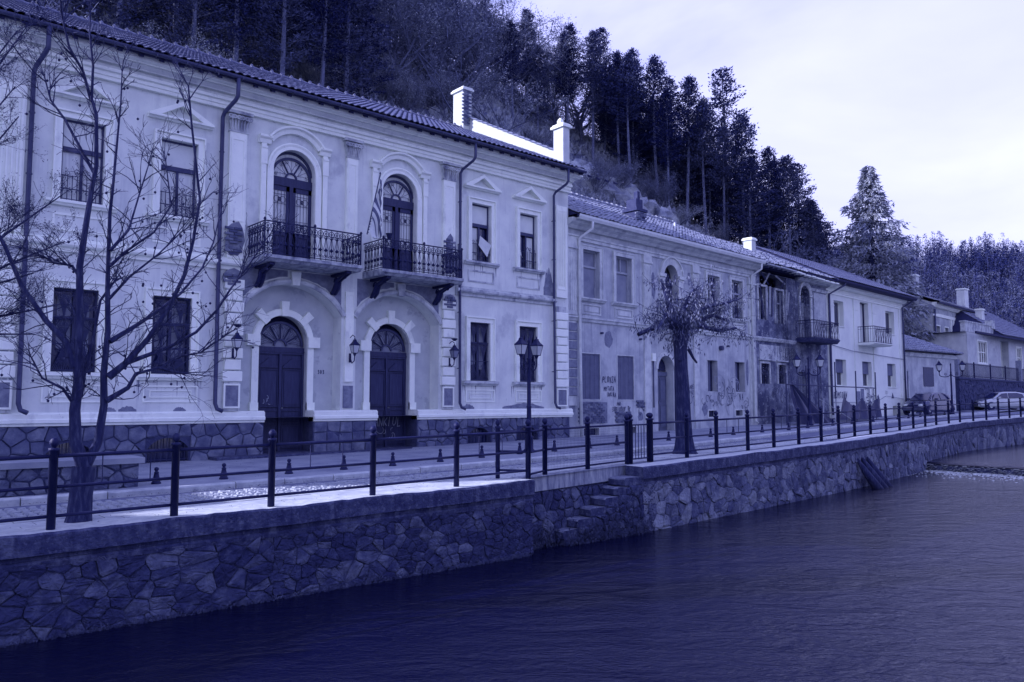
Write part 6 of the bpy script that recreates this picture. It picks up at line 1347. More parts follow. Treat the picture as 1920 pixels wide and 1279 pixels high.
# ------------------------------------------------------------------ cars
def loft(mb, secs):
    k = len(secs[0]); vs = [p for s_ in secs for p in s_]; n = len(secs)
    mb.add(vs, [(i * k + j, i * k + (j + 1) % k, (i + 1) * k + (j + 1) % k, (i + 1) * k + j) for i in range(n - 1) for j in range(k)] + [tuple(range(k)), tuple(range(n * k - 1, n * k - k - 1, -1))])
def car(name, label, loc, rz, paint, L_=4.1, hb=1.43, estate=False):
    r = empty(name, loc, rz); tag(r, label, 'car'); OFF[r.name] = (0, 0, 0)
    # length along x, front towards +x
    st_ = [(-L_ / 2, .55, .80, .35, .62), (-L_ / 2 + .08, .50, .98, .30, .74), (-L_ / 2 + .5, .48, 1.02, .22, .80), (-1.1, .45, .98, .20, .84), (0, .45, .94, .20, .85), (.9, .45, .92, .20, .84), (1.25, .45, .89, .20, .83), (L_ / 2 - .35, .45, .76, .22, .78), (L_ / 2 - .08, .42, .66, .26, .68), (L_ / 2, .42, .56, .36, .58)]
    mb = MB(); secs = []
    for x, zm, zt, zb, hw in st_:
        secs.append([(x, -hw * .92, zb), (x, -hw, zb + .14), (x, -hw, zm + .08), (x, -hw * .95, zt - .05), (x, -hw * .82, zt), (x, hw * .82, zt), (x, hw * .95, zt - .05), (x, hw, zm + .08), (x, hw, zb + .14), (x, hw * .92, zb)])
    loft(mb, secs); body = mb.build('body', paint, r, smooth=False)
    # cabin
    xb = -L_ / 2 + .12; rt = hb
    cab = [(xb, 1.0, .60), (xb + .35 if not estate else xb + .12, rt - .16, .56), (-.75, rt, .56), (.15, rt - .0, .56), (.50, rt - .08, .54), (1.12, .92, .66)]
    mb = MB(); secs = []
    for x, z, hw in cab: secs.append([(x, -.76 if z < 1.05 else -.74, .90), (x, -hw - .08, (z + .9) / 2), (x, -hw, z - .03), (x, -hw * .85, z), (x, hw * .85, z), (x, hw, z - .03), (x, hw + .08, (z + .9) / 2), (x, .76 if z < 1.05 else .74, .90)])
    loft(mb, secs); mb.build('roof', paint, body, smooth=False)
    for s_ in (-1, 1):
        for nm, P in (('side_window', [(-.02, .96), (-.02, 1.34), (.38, 1.30), (.86, .96)]), ('side_window', [(-.10, .97), (-.10, 1.34), (-.75, 1.35), (-1.15, 1.25), (-1.25, 1.0)])):
            mb = MB(); y = lambda z: s_ * (.755 - (z - .95) * .38)
            k = len(P); mb.add([(x, y(z) + s_ * .012, z * (hb / 1.43)) for x, z in P] + [(x, y(z) - s_ * .02, z * (hb / 1.43)) for x, z in P], [(i, (i + 1) % k, k + (i + 1) % k, k + i) for i in range(k)] + [tuple(range(k)), tuple(range(2 * k - 1, k - 1, -1))]); mb.build(nm, M['glass'], body)
    mb = MB(); mb.add([(1.16, -.62, .93), (1.16, .62, .93), (.56, .50, hb - .085), (.56, -.50, hb - .085)], [(0, 1, 2, 3)]); mb.build('windscreen', M['glass'], body, fix=False)
    mb = MB(); mb.add([(xb - .02, -.52, 1.02), (xb - .02, .52, 1.02), (xb + .30, .46, hb - .19), (xb + .30, -.46, hb - .19)], [(0, 1, 2, 3)]); mb.build('rear_window', M['glass'], body, fix=False)
    for sx, sy in ((-1.22, -1), (1.28, -1), (-1.22, 1), (1.28, 1)):
        mb = MB(); cy = sy * .72
        pr = [(.12, cy - .09), (.27, cy - .095), (.305, cy - .06), (.305, cy + .06), (.27, cy + .095), (.12, cy + .09)]
        k = len(pr); vs = [(sx + a * math.cos(2 * pi * i / 18), y, .305 + a * math.sin(2 * pi * i / 18)) for i in range(18) for a, y in pr]
        mb.add(vs, [(i * k + j, i * k + (j + 1) % k, ((i + 1) % 18) * k + (j + 1) % k, ((i + 1) % 18) * k + j) for i in range(18) for j in range(k)]); wh = mb.build('wheel', M['rubber'], r)
        mb = MB(); mb.tube([(sx, cy - .08, .305), (sx, cy + .08, .305)], .20, 14); mb.build('rim', M['chrome'], wh)
        mb = MB(); mb.arc(sx, .305, [(.30, sy * .80 - .03), (.30, sy * .80 + .03), (.35, sy * .80 + .03), (.35, sy * .80 - .03)], 0, pi, 12); mb.build('wheel_arch', M['rubber'], body)
    for s_ in (-1, 1):
        mb = MB(); mb.lathe((L_ / 2 - .12, s_ * .48, .62), [(.02, -.08), (.15, -.04), (.15, .04), (.02, .08)], 10); mb.build('headlight', M['lens'], r)
        mb = MB(); mb.box(.62, .78, min(s_ * .82, s_ * .98), max(s_ * .82, s_ * .98), .93, 1.06); mb.build('mirror', paint, r)
        mb = MB(); mb.box(-L_ / 2 - .01, -L_ / 2 + .12, min(s_ * .5, s_ * .68), max(s_ * .5, s_ * .68), .66, .9); mb.build('tail_light', M['pipe'], r)
    mb = MB(); mb.box(L_ / 2 - .02, L_ / 2 + .06, -.62, .62, .30, .48); mb.box(-L_ / 2 - .06, -L_ / 2 + .05, -.64, .64, .36, .56); mb.build('bumper', paint, r)
    mb = MB(); mb.box(L_ / 2 - .0, L_ / 2 + .03, -.3, .3, .52, .64); mb.build('grille', M['rubber'], r)
    return r
car('parked_car', 'small dark hatchback parked behind the railing by the white house corner', (53.1, 20.6, .69), R_(172), M['paint_dark'], 3.7, 1.42, True)
car('parked_car', 'silver hatchback parked below the retaining wall at the far right', (69.3, 21.4, .86), R_(136), M['paint_silver'], 4.2, 1.43)

# ------------------------------------------------------------------ street lamps with two lanterns
def street_lamp(x, y, z, H, label, rz, curl=.34, sc=1.):
    r = empty('street_lamp', (x, y, z), rz); tag(r, label, 'street lamp', 'double headed street lamps'); OFF[r.name] = (0, 0, 0)
    mb = MB(); mb.lathe((0, 0, 0), [(.16, 0), (.16, .06), (.12, .1), (.11, .38), (.13, .42), (.07, .46), (.06, 1.2), (.075, 1.23), (.055, 1.26), (.048, H - .5), (.07, H - .47), (.04, H - .44), (.03, H - .05), (.05, H), (.01, H + .12)], 12); mb.build('pole', M['iron'], r, smooth=True)
    for s_ in (-1, 1):
        mb = MB(); mb.tube([(s_ * (.04 + curl * .5 * (1 - math.cos(w))), 0, H - .62 - .16 * math.sin(w)) for w in np.linspace(0, pi, 9)] + [(s_ * (.04 + curl), 0, H - .42)], .02 * sc, 6)
        mb.spiral(s_ * (.04 + curl * .45), 0, H - .60, .10, 1.3, 0, s_, .014); mb.build('arm', M['iron'], r)
        g_, c = lantern_mb(1.05 * sc)
        for nm, q, m in (('lamp_glass', g_, M['lampglass']), ('lamp_cap', c, M['iron'])):
            q.v = [(a + s_ * (.04 + curl), b, c2 + H - .36) for a, b, c2 in q.v]; q.build(nm, m, r)
    return r
street_lamp(14.35, 15.85, zs(14.35) + .05, 3.0, 'near street lamp with two close lanterns, standing before the second house window', R_(8), .29, .95)
street_lamp(34.6, 18.7, zs(34.6) + .05, 3.1, 'street lamp with two wide lanterns in front of the ruined house', R_(-42), .50, 1.15)
street_lamp(54.2, 19.6, zs(54) + .05, 3.2, 'farthest street lamp, with two wide lanterns, left of the silver car', R_(-60), .62, 1.25)

# ================================================================== trees
def branch(mb, p, d, L_, r, depth, rg, leafs=None, up=.25, spread=.9, segs=3, twn=3, minr=.004):
    P = [Vector(p)]; d = Vector(d).normalized(); rs = [r]
    for i in range(segs):
        d = (d + Vector((rg.gauss(0, .16), rg.gauss(0, .16), rg.gauss(0, .12) + up * .12))).normalized(); P.append(P[-1] + d * L_ / segs); rs.append(max(minr, r * (1 - .55 * (i + 1) / segs)))
    mb.tube(P, rs, 5 if r > .02 else 3, False)
    if leafs is not None and depth <= 1: leafs.extend(P[1:])
    if depth > 0:
        for k in range(twn):
            t = rg.uniform(.35, 1); q = P[0].lerp(P[-1], t) if segs < 2 else P[min(segs, max(1, int(t * segs + .5)))]
            nd = (d + Vector((rg.gauss(0, spread), rg.gauss(0, spread), rg.gauss(0, spread * .7) + up))).normalized()
            branch(mb, q, nd, L_ * rg.uniform(.5, .75), max(minr, r * .5), depth - 1, rg, leafs, up, spread, segs, twn, minr)
# the bare tree at left, limb by limb (x, z) at about 11.75 m
tr = empty('bare_tree', (2.6, 11.75, zs(2.6))); OFF[tr.name] = tuple(tr.location); tag(tr, 'leafless forked tree with hanging seed balls behind the near railing', 'tree')
T = dict(
 l=([(2.62, .65), (2.51, 1.0), (2.47, 1.43), (2.49, 1.78), (2.49, 2.28), (2.48, 2.93), (2.45, 3.36), (2.5, 3.88), (2.57, 4.48), (2.61, 4.78), (2.57, 5.47), (2.51, 5.69), (2.52, 6.17), (2.45, 6.62), (2.44, 7.02)], .112, .008),
 l2=([(2.51, 5.69), (2.38, 6.01), (2.19, 6.3), (2.07, 6.73), (2.02, 7.06)], .03, .012), l3=([(2.62, 4.62), (2.23, 5.38), (2.06, 5.62), (1.98, 5.94)], .03, .01),
 l4=([(2.45, 2.0), (2.34, 2.35), (2.12, 2.62), (1.84, 3.08), (1.65, 3.56), (1.53, 3.81)], .065, .02), l5=([(2.46, 3.22), (2.4, 3.39), (2.21, 3.41), (2.11, 3.47)], .025, .01),
 l6=([(2.53, 1.61), (2.58, 1.93), (2.7, 2.44), (2.8, 2.96), (3.0, 3.28)], .05, .015),
 r=([(2.62, .65), (2.78, .99), (2.84, 1.5), (2.81, 1.93), (2.85, 2.52), (2.84, 3.11), (2.83, 3.56), (2.82, 4.15), (2.86, 4.58), (2.9, 5.19), (2.92, 5.8), (2.92, 6.24)], .085, .008),
 r2=([(2.86, 1.56), (3.1, 1.74), (3.17, 1.93), (3.47, 2.02), (3.72, 1.95)], .05, .015), r3=([(2.87, 1.88), (3.09, 2.09), (3.35, 2.43), (3.58, 2.87), (3.77, 3.36), (3.88, 3.86), (3.94, 4.49), (3.76, 5.51), (3.69, 6.09)], .065, .012),
 r4=([(3.11, 2.09), (3.62, 2.32), (3.96, 2.55), (4.25, 2.9), (4.41, 3.22), (4.61, 3.57), (4.86, 4.01)], .04, .009), r5=([(2.87, 2.37), (3.21, 2.61), (3.49, 2.82), (3.85, 3.14), (4.18, 3.57), (4.39, 4.02), (4.52, 4.59)], .045, .009),
 r6=([(2.83, 3.41), (3.0, 3.62), (3.34, 3.93), (3.55, 4.35), (3.44, 4.96)], .03, .009), r7=([(2.83, 3.63), (3.08, 3.97), (3.24, 4.53), (3.37, 5.02)], .03, .009), r8=([(2.84, 2.96), (3.07, 3.28), (3.41, 3.63), (3.7, 3.98)], .028, .009),
 l7=([(2.47, 1.5), (2.3, 1.72), (2.05, 1.85), (1.9, 2.1)], .03, .01), r9=([(3.47, 2.02), (3.8, 2.2), (4.0, 2.25), (4.3, 2.5)], .025, .008))
rg = random.Random(5); ends = []
mb = MB(); mb.tube([(2.56, 11.72, -.12), (2.58, 11.73, .05), (2.59, 11.74, .3), (2.62, 11.75, .68)], [.185, .155, .145, .15], 12, False); 
def wob(P, r0, r1, yd, k):
    o = []; rs = []; n = len(P)
    for i, (x, z) in enumerate(P): t = i / (n - 1); o.append((x, 11.75 + yd * t + .04 * math.sin(k * 3 + i * 1.7) * (t > 0), z)); rs.append(r0 * .85 + (r1 - r0 * .85) * t ** .62)
    return o, rs
limbs = {}
ydir = dict(l=-.05, r=.15, r3=-.35, r4=-.5, r5=.45, l4=.4, l6=.35, r6=-.3, r7=.3, r8=-.25, l2=-.3, l3=.25, r2=-.3, l5=.3, l7=-.3, r9=-.4)
for k, (nm, (P, a, b)) in enumerate(T.items()):
    y0 = 0
    if nm[0] == 'l' and nm != 'l': y0 = ydir['l'] * .5
    o, rs = wob(P, a, b, ydir.get(nm, .2), k); mb.tube(o, rs, 9 if a > .05 else 6, False); limbs[nm] = (o, rs)
mb.build('trunk', M['bark'], tr, smooth=True, fix=False)
tw = MB(); balls = MB()
for nm, (o, rs) in limbs.items():
    for i in range(1, len(o)):
        A_, B_ = Vector(o[i - 1]), Vector(o[i]); 
        if B_.z < 1.7: continue
        for q in range(3 if nm in 'lr' else 4):
            p = A_.lerp(B_, rg.random()); d = (B_ - A_).normalized() * .7 + Vector((rg.gauss(0, .8), rg.gauss(0, .6), rg.gauss(.25, .45)))
            L0 = rg.uniform(.18, .62) * (1 if nm not in 'lr' else .8); branch(tw, p, d, L0, .0105, 2, rg, None, .12, .5, 3, 2, .0032)
            if rg.random() < .34:
                b_ = p + d.normalized() * L0 * rg.uniform(.6, 1.1); b_.z -= rg.uniform(.05, .2); balls.lathe(tuple(b_), [(.006, -.018), (.017, -.008), (.017, .008), (.006, .018)], 6); tw.tube([b_, b_ + Vector((0, 0, .12))], .0016, 3, False)
    tw_e = Vector(o[-1])
    for q in range(5): branch(tw, tw_e, (Vector(o[-1]) - Vector(o[-2])).normalized() + Vector((rg.gauss(0, .4), rg.gauss(0, .4), rg.gauss(0, .3))), rg.uniform(.2, .55), .007, 2, rg, None, .1, .5, 3, 3, .0022)
for q in range(26):
    b_ = (rg.gauss(3.6, .5), 11.75 + rg.gauss(0, .3), rg.gauss(3.7, .8)); balls.lathe(b_, [(.006, -.018), (.017, -.008), (.017, .008), (.006, .018)], 6)
tag(tw.build('twigs', M['twig'], tr, fix=False), kind='stuff'); tag(balls.build('seed_balls', M['iron'], tr, fix=False), kind='stuff')
# fine leafy shrub tree reaching in from the left edge
t2 = empty('leafy_shrub_tree', (.2, 12.9, zs(0))); OFF[t2.name] = tuple(t2.location); tag(t2, 'fine twigged small leaved tree reaching in at the left edge', 'tree')
mb = MB(); tw = MB(); lf = MB(); pts = []
mb.tube([(.2, 12.9, 0), (.25, 12.9, 1.2), (.35, 12.85, 2.0)], [.12, .10, .08], 8)
rg = random.Random(12)
for k in range(15):
    a = (rg.uniform(.3, .5), 12.85, rg.uniform(1.5, 2.4)); e_ = (rg.uniform(.9, 2.75), 12.85 + rg.gauss(0, .4), rg.uniform(3.0, 7.6) if k > 2 else rg.uniform(2.2, 3)); 
    if e_[2] > 5.6: e_ = (min(e_[0], 1.9 - (e_[2] - 5.6) * .1), e_[1], e_[2])
    m_ = [Vector(a).lerp(Vector(e_), t) + Vector((-.25 * math.sin(pi * t), rg.gauss(0, .05), .1 * math.sin(pi * t))) for t in (0, .25, .5, .75, 1)]
    mb.tube(m_, [.04, .033, .026, .018, .008], 5, False)
    for j in range(1, 5):
        for q in range(7): branch(tw, m_[j].lerp(m_[j - 1], rg.random()), (m_[j] - m_[j - 1]).normalized() + Vector((rg.gauss(0, .6), rg.gauss(0, .5), rg.gauss(.3, .4))), rg.uniform(.25, .6), .006, 2, rg, pts, .2, .5, 3, 3, .002)
for p in pts:
    for q in range(3):
        s_ = rg.uniform(.010, .022); c = Vector(p) + Vector((rg.gauss(0, .025), rg.gauss(0, .025), rg.gauss(0, .025))); u = Vector((rg.gauss(0, 1), rg.gauss(0, 1), rg.gauss(0, 1))).normalized() * s_; v = Vector((rg.gauss(0, 1), rg.gauss(0, 1), rg.gauss(0, 1))).normalized() * s_ * .6
        lf.add([c - u, c + v, c + u], [(0, 1, 2)])
mb.build('trunk', M['bark'], t2, fix=False, smooth=True); tag(tw.build('twigs', M['twig'], t2, fix=False), kind='stuff'); tag(lf.build('leaves', M['needle'], t2, fix=False), kind='stuff')
# the pollarded trunk in front of the grey house
t3 = empty('pollarded_tree', (17.35, 12.95, zs(17.3))); OFF[t3.name] = tuple(t3.location); tag(t3, 'thick pollarded tree with drooping leafy shoots in front of the grey house door', 'tree')
Yt = 12.95
mb = MB(); n = 18; vs = []; prof_ = [(17.36, .10, .38), (17.36, .28, .27), (17.35, .6, .225), (17.31, 1.2, .20), (17.29, 1.8, .182), (17.24, 2.4, .17), (17.22, 3.0, .165), (17.24, 3.35, .20), (17.25, 3.6, .17)]
for (x, z, r_) in prof_:
    for j in range(n): w = 2 * pi * j / n; rr = r_ * (1 + .16 * math.sin(3 * w + z) + .06 * math.sin(11 * w + z * 2) + .07 * math.sin(7 * w + z * .6)); vs.append((x + rr * math.cos(w), Yt + rr * math.sin(w), z))
mb.add(vs, [(i * n + j, i * n + (j + 1) % n, (i + 1) * n + (j + 1) % n, (i + 1) * n + j) for i in range(len(prof_) - 1) for j in range(n)] + [tuple(range(len(vs) - n, len(vs)))])
for P, r0 in (([(17.45, 2.95), (17.65, 2.72), (17.8, 2.6)], .05), ([(17.2, 2.75), (17.0, 2.62)], .05)): mb.tube([(x, Yt - .1, z) for x, z in P], [r0, r0 * .7, r0 * .5][:len(P)], 6)
mb.build('trunk', M['bark'], t3, fix=False, smooth=True)
mb = MB(); lf = MB(); pts = []; rg = random.Random(21)
for P, yd in (([(17.25, 3.56), (17.68, 3.91), (18.3, 4.18), (19.21, 4.36), (19.75, 4.53)], -.3), ([(17.25, 3.56), (16.63, 3.69), (16.3, 3.81), (15.75, 3.35)], -.4), ([(17.25, 3.56), (17.09, 3.87), (16.88, 4.42), (16.82, 4.85)], .3), ([(17.24, 3.45), (16.74, 3.63), (15.96, 3.3)], .4),
              ([(17.25, 3.56), (17.93, 3.93), (18.44, 4.41), (18.96, 4.77)], .5), ([(17.3, 3.55), (17.9, 3.6), (18.5, 3.5), (19.1, 3.6)], -.5), ([(17.2, 3.5), (17.2, 3.9), (17.5, 4.4), (17.6, 4.6)], -.2), ([(17.3, 3.55), (18.2, 3.8), (18.9, 4.0), (19.8, 3.9)], .2)):
    o = [(x, Yt + yd * i / (len(P) - 1), z) for i, (x, z) in enumerate(P)]; mb.tube(o, [.095 - .02 * i for i in range(len(o))], 6, False)
    for i in range(1, len(o)):
        for q in range(8): branch(mb, Vector(o[i - 1]).lerp(Vector(o[i]), rg.random()), (rg.gauss(0, .8), rg.gauss(0, .8), rg.gauss(.2, .7)), rg.uniform(.25, .75), .010, 1, rg, pts, .0, .6, 4, 2, .004)
for p in pts:
    if rg.random() < .75:
        for q in range(2):
            c = Vector(p) + Vector((rg.gauss(0, .06), rg.gauss(0, .06), rg.gauss(-.03, .06))); L0 = rg.uniform(.07, .13); u = Vector((rg.gauss(0, .35), rg.gauss(0, .35), -1)).normalized() * L0; v = u.cross(Vector((rg.gauss(0, 1), rg.gauss(0, 1), .1))).normalized() * L0 * .16
            lf.add([c, c + u * .5 + v, c + u, c + u * .5 - v], [(0, 1, 2, 3)])
mb.build('limbs', M['twig'], t3, fix=False); tag(lf.build('leaves', M['shoot'], t3, fix=False), kind='stuff')

# ---- hillside trees: a few kinds, built once, copied with their parts
def conifer(seed, H=1., bare=.38, wid=.17, nb=70, leaves=62, lsz=.018, droop=.0, irregular=.35):
    # proportions relative to height 1, later scaled
    rg = random.Random(seed); t = MB(); c = MB()
    bend = rg.uniform(-.015, .015); px = lambda z: bend * math.sin(z * 3)
    t.tube([(px(z), 0, z) for z in (-.03, .2, .4, .6, .8, .97)], [.0125, .0105, .009, .0065, .004, .0015], 6)
    for k in range(8): z = rg.uniform(bare * .4, bare); a = rg.uniform(0, 6.3); L0 = rg.uniform(.02, .07); t.tube([(px(z), 0, z), (px(z) + L0 * math.cos(a), L0 * math.sin(a), z + rg.uniform(-.01, .015))], .0012, 3, False)
    for k in range(nb):
        f = (k + .5) / nb; z = bare + (1.0 - bare) * f ** .9; prof_ = (1 - f) ** .72 * min(1, .45 + f * 3.0) + .05
        L0 = wid * prof_ * rg.uniform(1 - irregular, 1 + irregular * .6); a = k * 2.4 + rg.uniform(-.5, .5); up = .28 - droop + .35 * f
        d = Vector((math.cos(a), math.sin(a), up)); o = Vector((px(z), 0, z)); e_ = o + d * L0; t.tube([o, e_], .0013, 3, False)
        nl = int(leaves * (.5 + prof_))
        for q in range(nl):
            tt = rg.random() ** .6; p = o.lerp(e_, .15 + .9 * tt) + Vector((rg.gauss(0, .010), rg.gauss(0, .010), rg.gauss(0, .006) - droop * .05 * tt)) * (1 + prof_)
            s_ = lsz * rg.uniform(.5, 1.15); u = (d * .8 + Vector((rg.gauss(0, .55), rg.gauss(0, .55), rg.gauss(.12 - droop, .35)))).normalized() * s_; v = u.cross(Vector((rg.gauss(0, 1), rg.gauss(0, 1), rg.gauss(0, 1)))).normalized() * s_ * .36
            c.add([p - v * .7, p + u * .9, p + v], [(0, 1, 2)])
    return t, c
def make_tree(name, gen, bark, leaf, label, hide=True):
    t, c = gen
    r = empty(name, (0, 0, -500)); 
    link('trunk', t.mesh('trunk', bark), r); 
    o = link('crown', c.mesh('crown', leaf), r); tag(r, label, 'tree'); return r
def bare_gen(seed, lv=1.0, leafs=True, H=1.):
    rg = random.Random(seed); t = MB(); c = MB(); tips = []
    t.tube([(0, 0, -.03), (.01, 0, .12), (rg.gauss(0, .02), rg.gauss(0, .02), .28)], [.02, .016, .013], 6, False)
    for k in range(7):
        a = k * 2.4 + rg.random(); d = Vector((math.cos(a) * .75, math.sin(a) * .75, rg.uniform(.6, 1.3))); branch(t, (0, 0, rg.uniform(.12, .30)), d, rg.uniform(.35, .5), .009, 3, rg, tips, .35, .5, 3, 3, .0014)
    if leafs:
        for p in tips:
            for q in range(int(4 * lv)):
                s_ = rg.uniform(.008, .017); p2 = p + Vector((rg.gauss(0, .022), rg.gauss(0, .022), rg.gauss(0, .022))); u = Vector((rg.gauss(0, 1), rg.gauss(0, 1), rg.gauss(0, 1))).normalized() * s_; v = Vector((rg.gauss(0, 1), rg.gauss(0, 1), rg.gauss(0, 1))).normalized() * s_
                c.add([p2, p2 + u, p2 + v], [(0, 1, 2)])
    return t, c
kinds = []
for i in range(4): kinds.append(make_tree('pine_tree', conifer(100 + i, bare=(.26, .38, .12, .52)[i], wid=(.165, .14, .18, .15)[i], nb=85, leaves=75, lsz=.0155, irregular=.5), M['bark_pale'], M['needle'], 'dark pine with a bare lower trunk in the forest on the hillside'))
for i in range(3): kinds.append(make_tree('bare_hill_tree', bare_gen(200 + i, 1.0), M['bark_pale'], (M['dry'], M['drypale'], M['dry'])[i], 'bare twiggy tree with dry pale leaves on the hillside'))
def bush_gen(seed):
    rg = random.Random(seed); t = MB(); c = MB(); tips = []
    for k in range(16): a = rg.uniform(0, 6.3); branch(t, (0, 0, 0), (math.cos(a) * .7, math.sin(a) * .7, rg.uniform(.5, 1.2)), rg.uniform(.4, .7), .012, 2, rg, tips, .3, .5, 3, 3, .003)
    for p in tips:
        for q in range(13):
            s_ = rg.uniform(.012, .028); p2 = p + Vector((rg.gauss(0, .05), rg.gauss(0, .05), rg.gauss(0, .05))); u = Vector((rg.gauss(0, 1), rg.gauss(0, 1), rg.gauss(0, 1))).normalized() * s_; v = Vector((rg.gauss(0, 1), rg.gauss(0, 1), rg.gauss(0, 1))).normalized() * s_; c.add([p2, p2 + u, p2 + v], [(0, 1, 2)])
    return t, c
for i in range(2): kinds.append(make_tree('hill_bush', bush_gen(300 + i), M['bark_pale'], (M['drypale'], M['dry'])[i], 'pale dry bush on the open slope above the roofs')); kinds[-1]['category'] = 'bush'
used = set()
def place(k, x, y, h, w=1., rz=None, label=None, group=None, dz=0.):
    src = kinds[k]; o = src if k not in used else copy_tree(src); used.add(k)
    o.location = (x, y, float(hill(x, y)) + dz - .1); o.rotation_euler = (random.uniform(-.03, .03), random.uniform(-.03, .03), random.uniform(0, 6.3) if rz is None else rz); o.scale = (h * w, h * w, h)
    if label: o['label'] = label
    if group: o['group'] = group
    return o
def scr(x, y, z):      # rough place in the view, only used to leave out what cannot be seen
    d = .655 * x + .7556 * y; r = .7556 * x - .655 * y
    return (r / d if d > 1 else 9, (z - 1.55) / d if d > 1 else 9)
rg = random.Random(77); placed = []
def ok(x, y, dmin):
    for a, b in placed:
        if (a - x) ** 2 + (b - y) ** 2 < dmin * dmin: return False
    return True
# named edge pines along the skyline, from the left down to the right
edge = [(50, 70, 17, 0), (58, 72, 16, 2), (63, 70, 16, 0), (66, 66, 15, 1), (68, 62, 17, 0), (69, 58, 16, 1), (71, 54, 17, 2), (70.5, 50, 17, 0), (74, 49, 25, 2), (76.5, 45, 17, 1), (74, 46, 15, 0), (76, 42, 17, 2), (75, 40, 14, 0), (77, 37.5, 12, 2), (77.5, 40.5, 12, 1)]
for x, y, h, k in edge: place(k, x, y, h * .84, 1.1, label='dark pine standing on the edge of the hillside wood against the sky', group='pines along the skyline of the hill'); placed.append((x, y))
LR, LY = [.5, 1.03, 1.18, 1.36, 1.6, 2.2], [62, 61, 53, 47.5, 41, 36]       # lower edge of the wood: along each bearing x/y, the y where it begins
front = [(61, 57, 15, 1), (62.5, 54.5, 14, 3), (62, 52.5, 15, 3), (64.5, 51, 16, 3), (64, 49.3, 13, 1), (66, 48.6, 16, 3), (67.5, 47.2, 15, 3), (68, 45.5, 13, 3), (70, 44.2, 16, 3), (71, 42.2, 14, 1), (72.5, 40.8, 15, 3), (73.5, 39, 12, 3), (60, 60, 14, 1)]
for x, y, h, k in front: place(k, x, y, h, 1.0, label='tall pine with long pale trunk at the wood edge ' + ('above the grey house' if x < 62 else 'above the ruined house'), group='front row pines ' + ('above the grey house' if x < 62 else 'above the ruined house')); placed.append((x, y))
tries = 0; n_con = 0; nf_ = 0
for q in range(4000):
    x = rg.uniform(58, 80); y = rg.uniform(40, 68); b_ = x / y
    if b_ < 1.10 or b_ > 2.05 or nf_ >= 62 or y < np.interp(b_, LR, LY) + 1.2 or (x > 77 and y > 52) or not ok(x, y, 1.7): continue
    place(2 if rg.random() < .75 else 0, x, y, rg.uniform(7.5, 11.5), rg.uniform(1.15, 1.5), label='bushy dark pine filling the wood behind the front row of trunks', group='bushy pines behind the front row'); placed.append((x, y)); nf_ += 1
for q in range(2500):
    x = rg.uniform(-14, 34); y = rg.uniform(50, 92); z = float(hill(x, y)); h = rg.uniform(11, 15.5); s_, e_ = scr(x, y, z + h)
    if s_ < -.72 or s_ > -.16 or e_ < .3 or z < 3 or len(placed) > 172 or not ok(x, y, 2.6): continue
    place(rg.choice((0, 2, 2, 1)), x, y, h, rg.uniform(1.1, 1.35), label='dark pine in the dense wood above the left half of the big roof', group='pines above the left half of the big house roof'); placed.append((x, y))
while tries < 14000 and n_con < 235:
    tries += 1; x = rg.uniform(-12, 80); y = 37 + 75 * rg.random() ** .85
    if x > 5 and y < np.interp(x / y, LR, LY): continue
    if x > 77.5 and y < 60: continue
    h = rg.uniform(10.5, 15.5) * (.80 if x > 52 else 1); z = float(hill(x, y)); s_, e_ = scr(x, y, z + h)
    if s_ < -.70 or s_ > .70 or e_ < .06 or z < 3: continue
    if not ok(x, y, 2.9 if y < 70 else 3.6): continue
    dec = (x / y < 1.12 and y < 88 and rg.random() < .82) or rg.random() < .12
    sx = s_; reg = 'above the left roof of the big house' if sx < -.30 else 'above the big house roof before its chimneys' if sx < -.03 else 'between the big house chimneys and the dark brick chimney' if sx < .14 else 'above the right half of the grey house' if sx < .30 else 'above the ruined and white houses'
    if dec: place(rg.choice((4, 5, 6)), x, y, rg.uniform(8, 12), 1.3, label='bare twiggy tree on the hillside ' + reg, group='bare hillside trees ' + reg)
    else: place(rg.choice((0, 1, 2, 3)), x, y, h, rg.uniform(.95, 1.25), label='dark pine in the wood ' + reg, group='pines ' + reg)
    placed.append((x, y)); n_con += 1
nb_b = 0
while nb_b < 110:
    x = rg.uniform(8, 70); y = rg.uniform(32.5, 60)
    if y > np.interp(x / y, LR, LY) + 2: continue
    reg = 'above the big house' if x < 28 else 'right of the big house gable chimneys' if x < 45 else 'above the grey house roof'
    place(rg.choice((7, 8)), x, y, rg.uniform(1.2, 3.6), rg.uniform(1, 1.5), label='pale dry bush on the open slope ' + reg, group='dry bushes on the slope ' + reg); nb_b += 1
for (x, y, h, k) in ((52, 40.5, 6, 5), (64, 36, 9, 6), (67, 35, 8, 4), (40, 54, 8, 4), (44, 52, 7, 5)):
    place(k, x, y, h, 1.3, label='pale bare tree standing alone on the open slope above the roofs', group='bare trees on the open slope')
# low growth over the slope
ug = MB(); rgn = np.random.default_rng(3)
X = rgn.uniform(5, 85, 60000); Y_ = 32 + rgn.random(60000) ** 1.4 * 40; Z_ = hill(X, Y_); sz_ = rgn.uniform(.08, .34, 60000); A_ = rgn.uniform(0, 6.28, 60000); tl = rgn.normal(0, .35, 60000)
den = np.sin(X * .5 + np.sin(Y_ * .4) * 2) * np.sin(Y_ * .7 + X * .13)
keep = den + rgn.normal(0, .5, 60000) > -.2
X, Y_, Z_, sz_, A_, tl = [q[keep] for q in (X, Y_, Z_, sz_, A_, tl)]
V = np.stack([np.stack([X - sz_ * np.cos(A_), Y_ - sz_ * np.sin(A_), Z_ - .05], -1), np.stack([X + tl, Y_ - .1, Z_ + sz_ * 1.9], -1), np.stack([X + sz_ * np.cos(A_), Y_ + sz_ * np.sin(A_), Z_ - .05], -1)], 1).reshape(-1, 3)
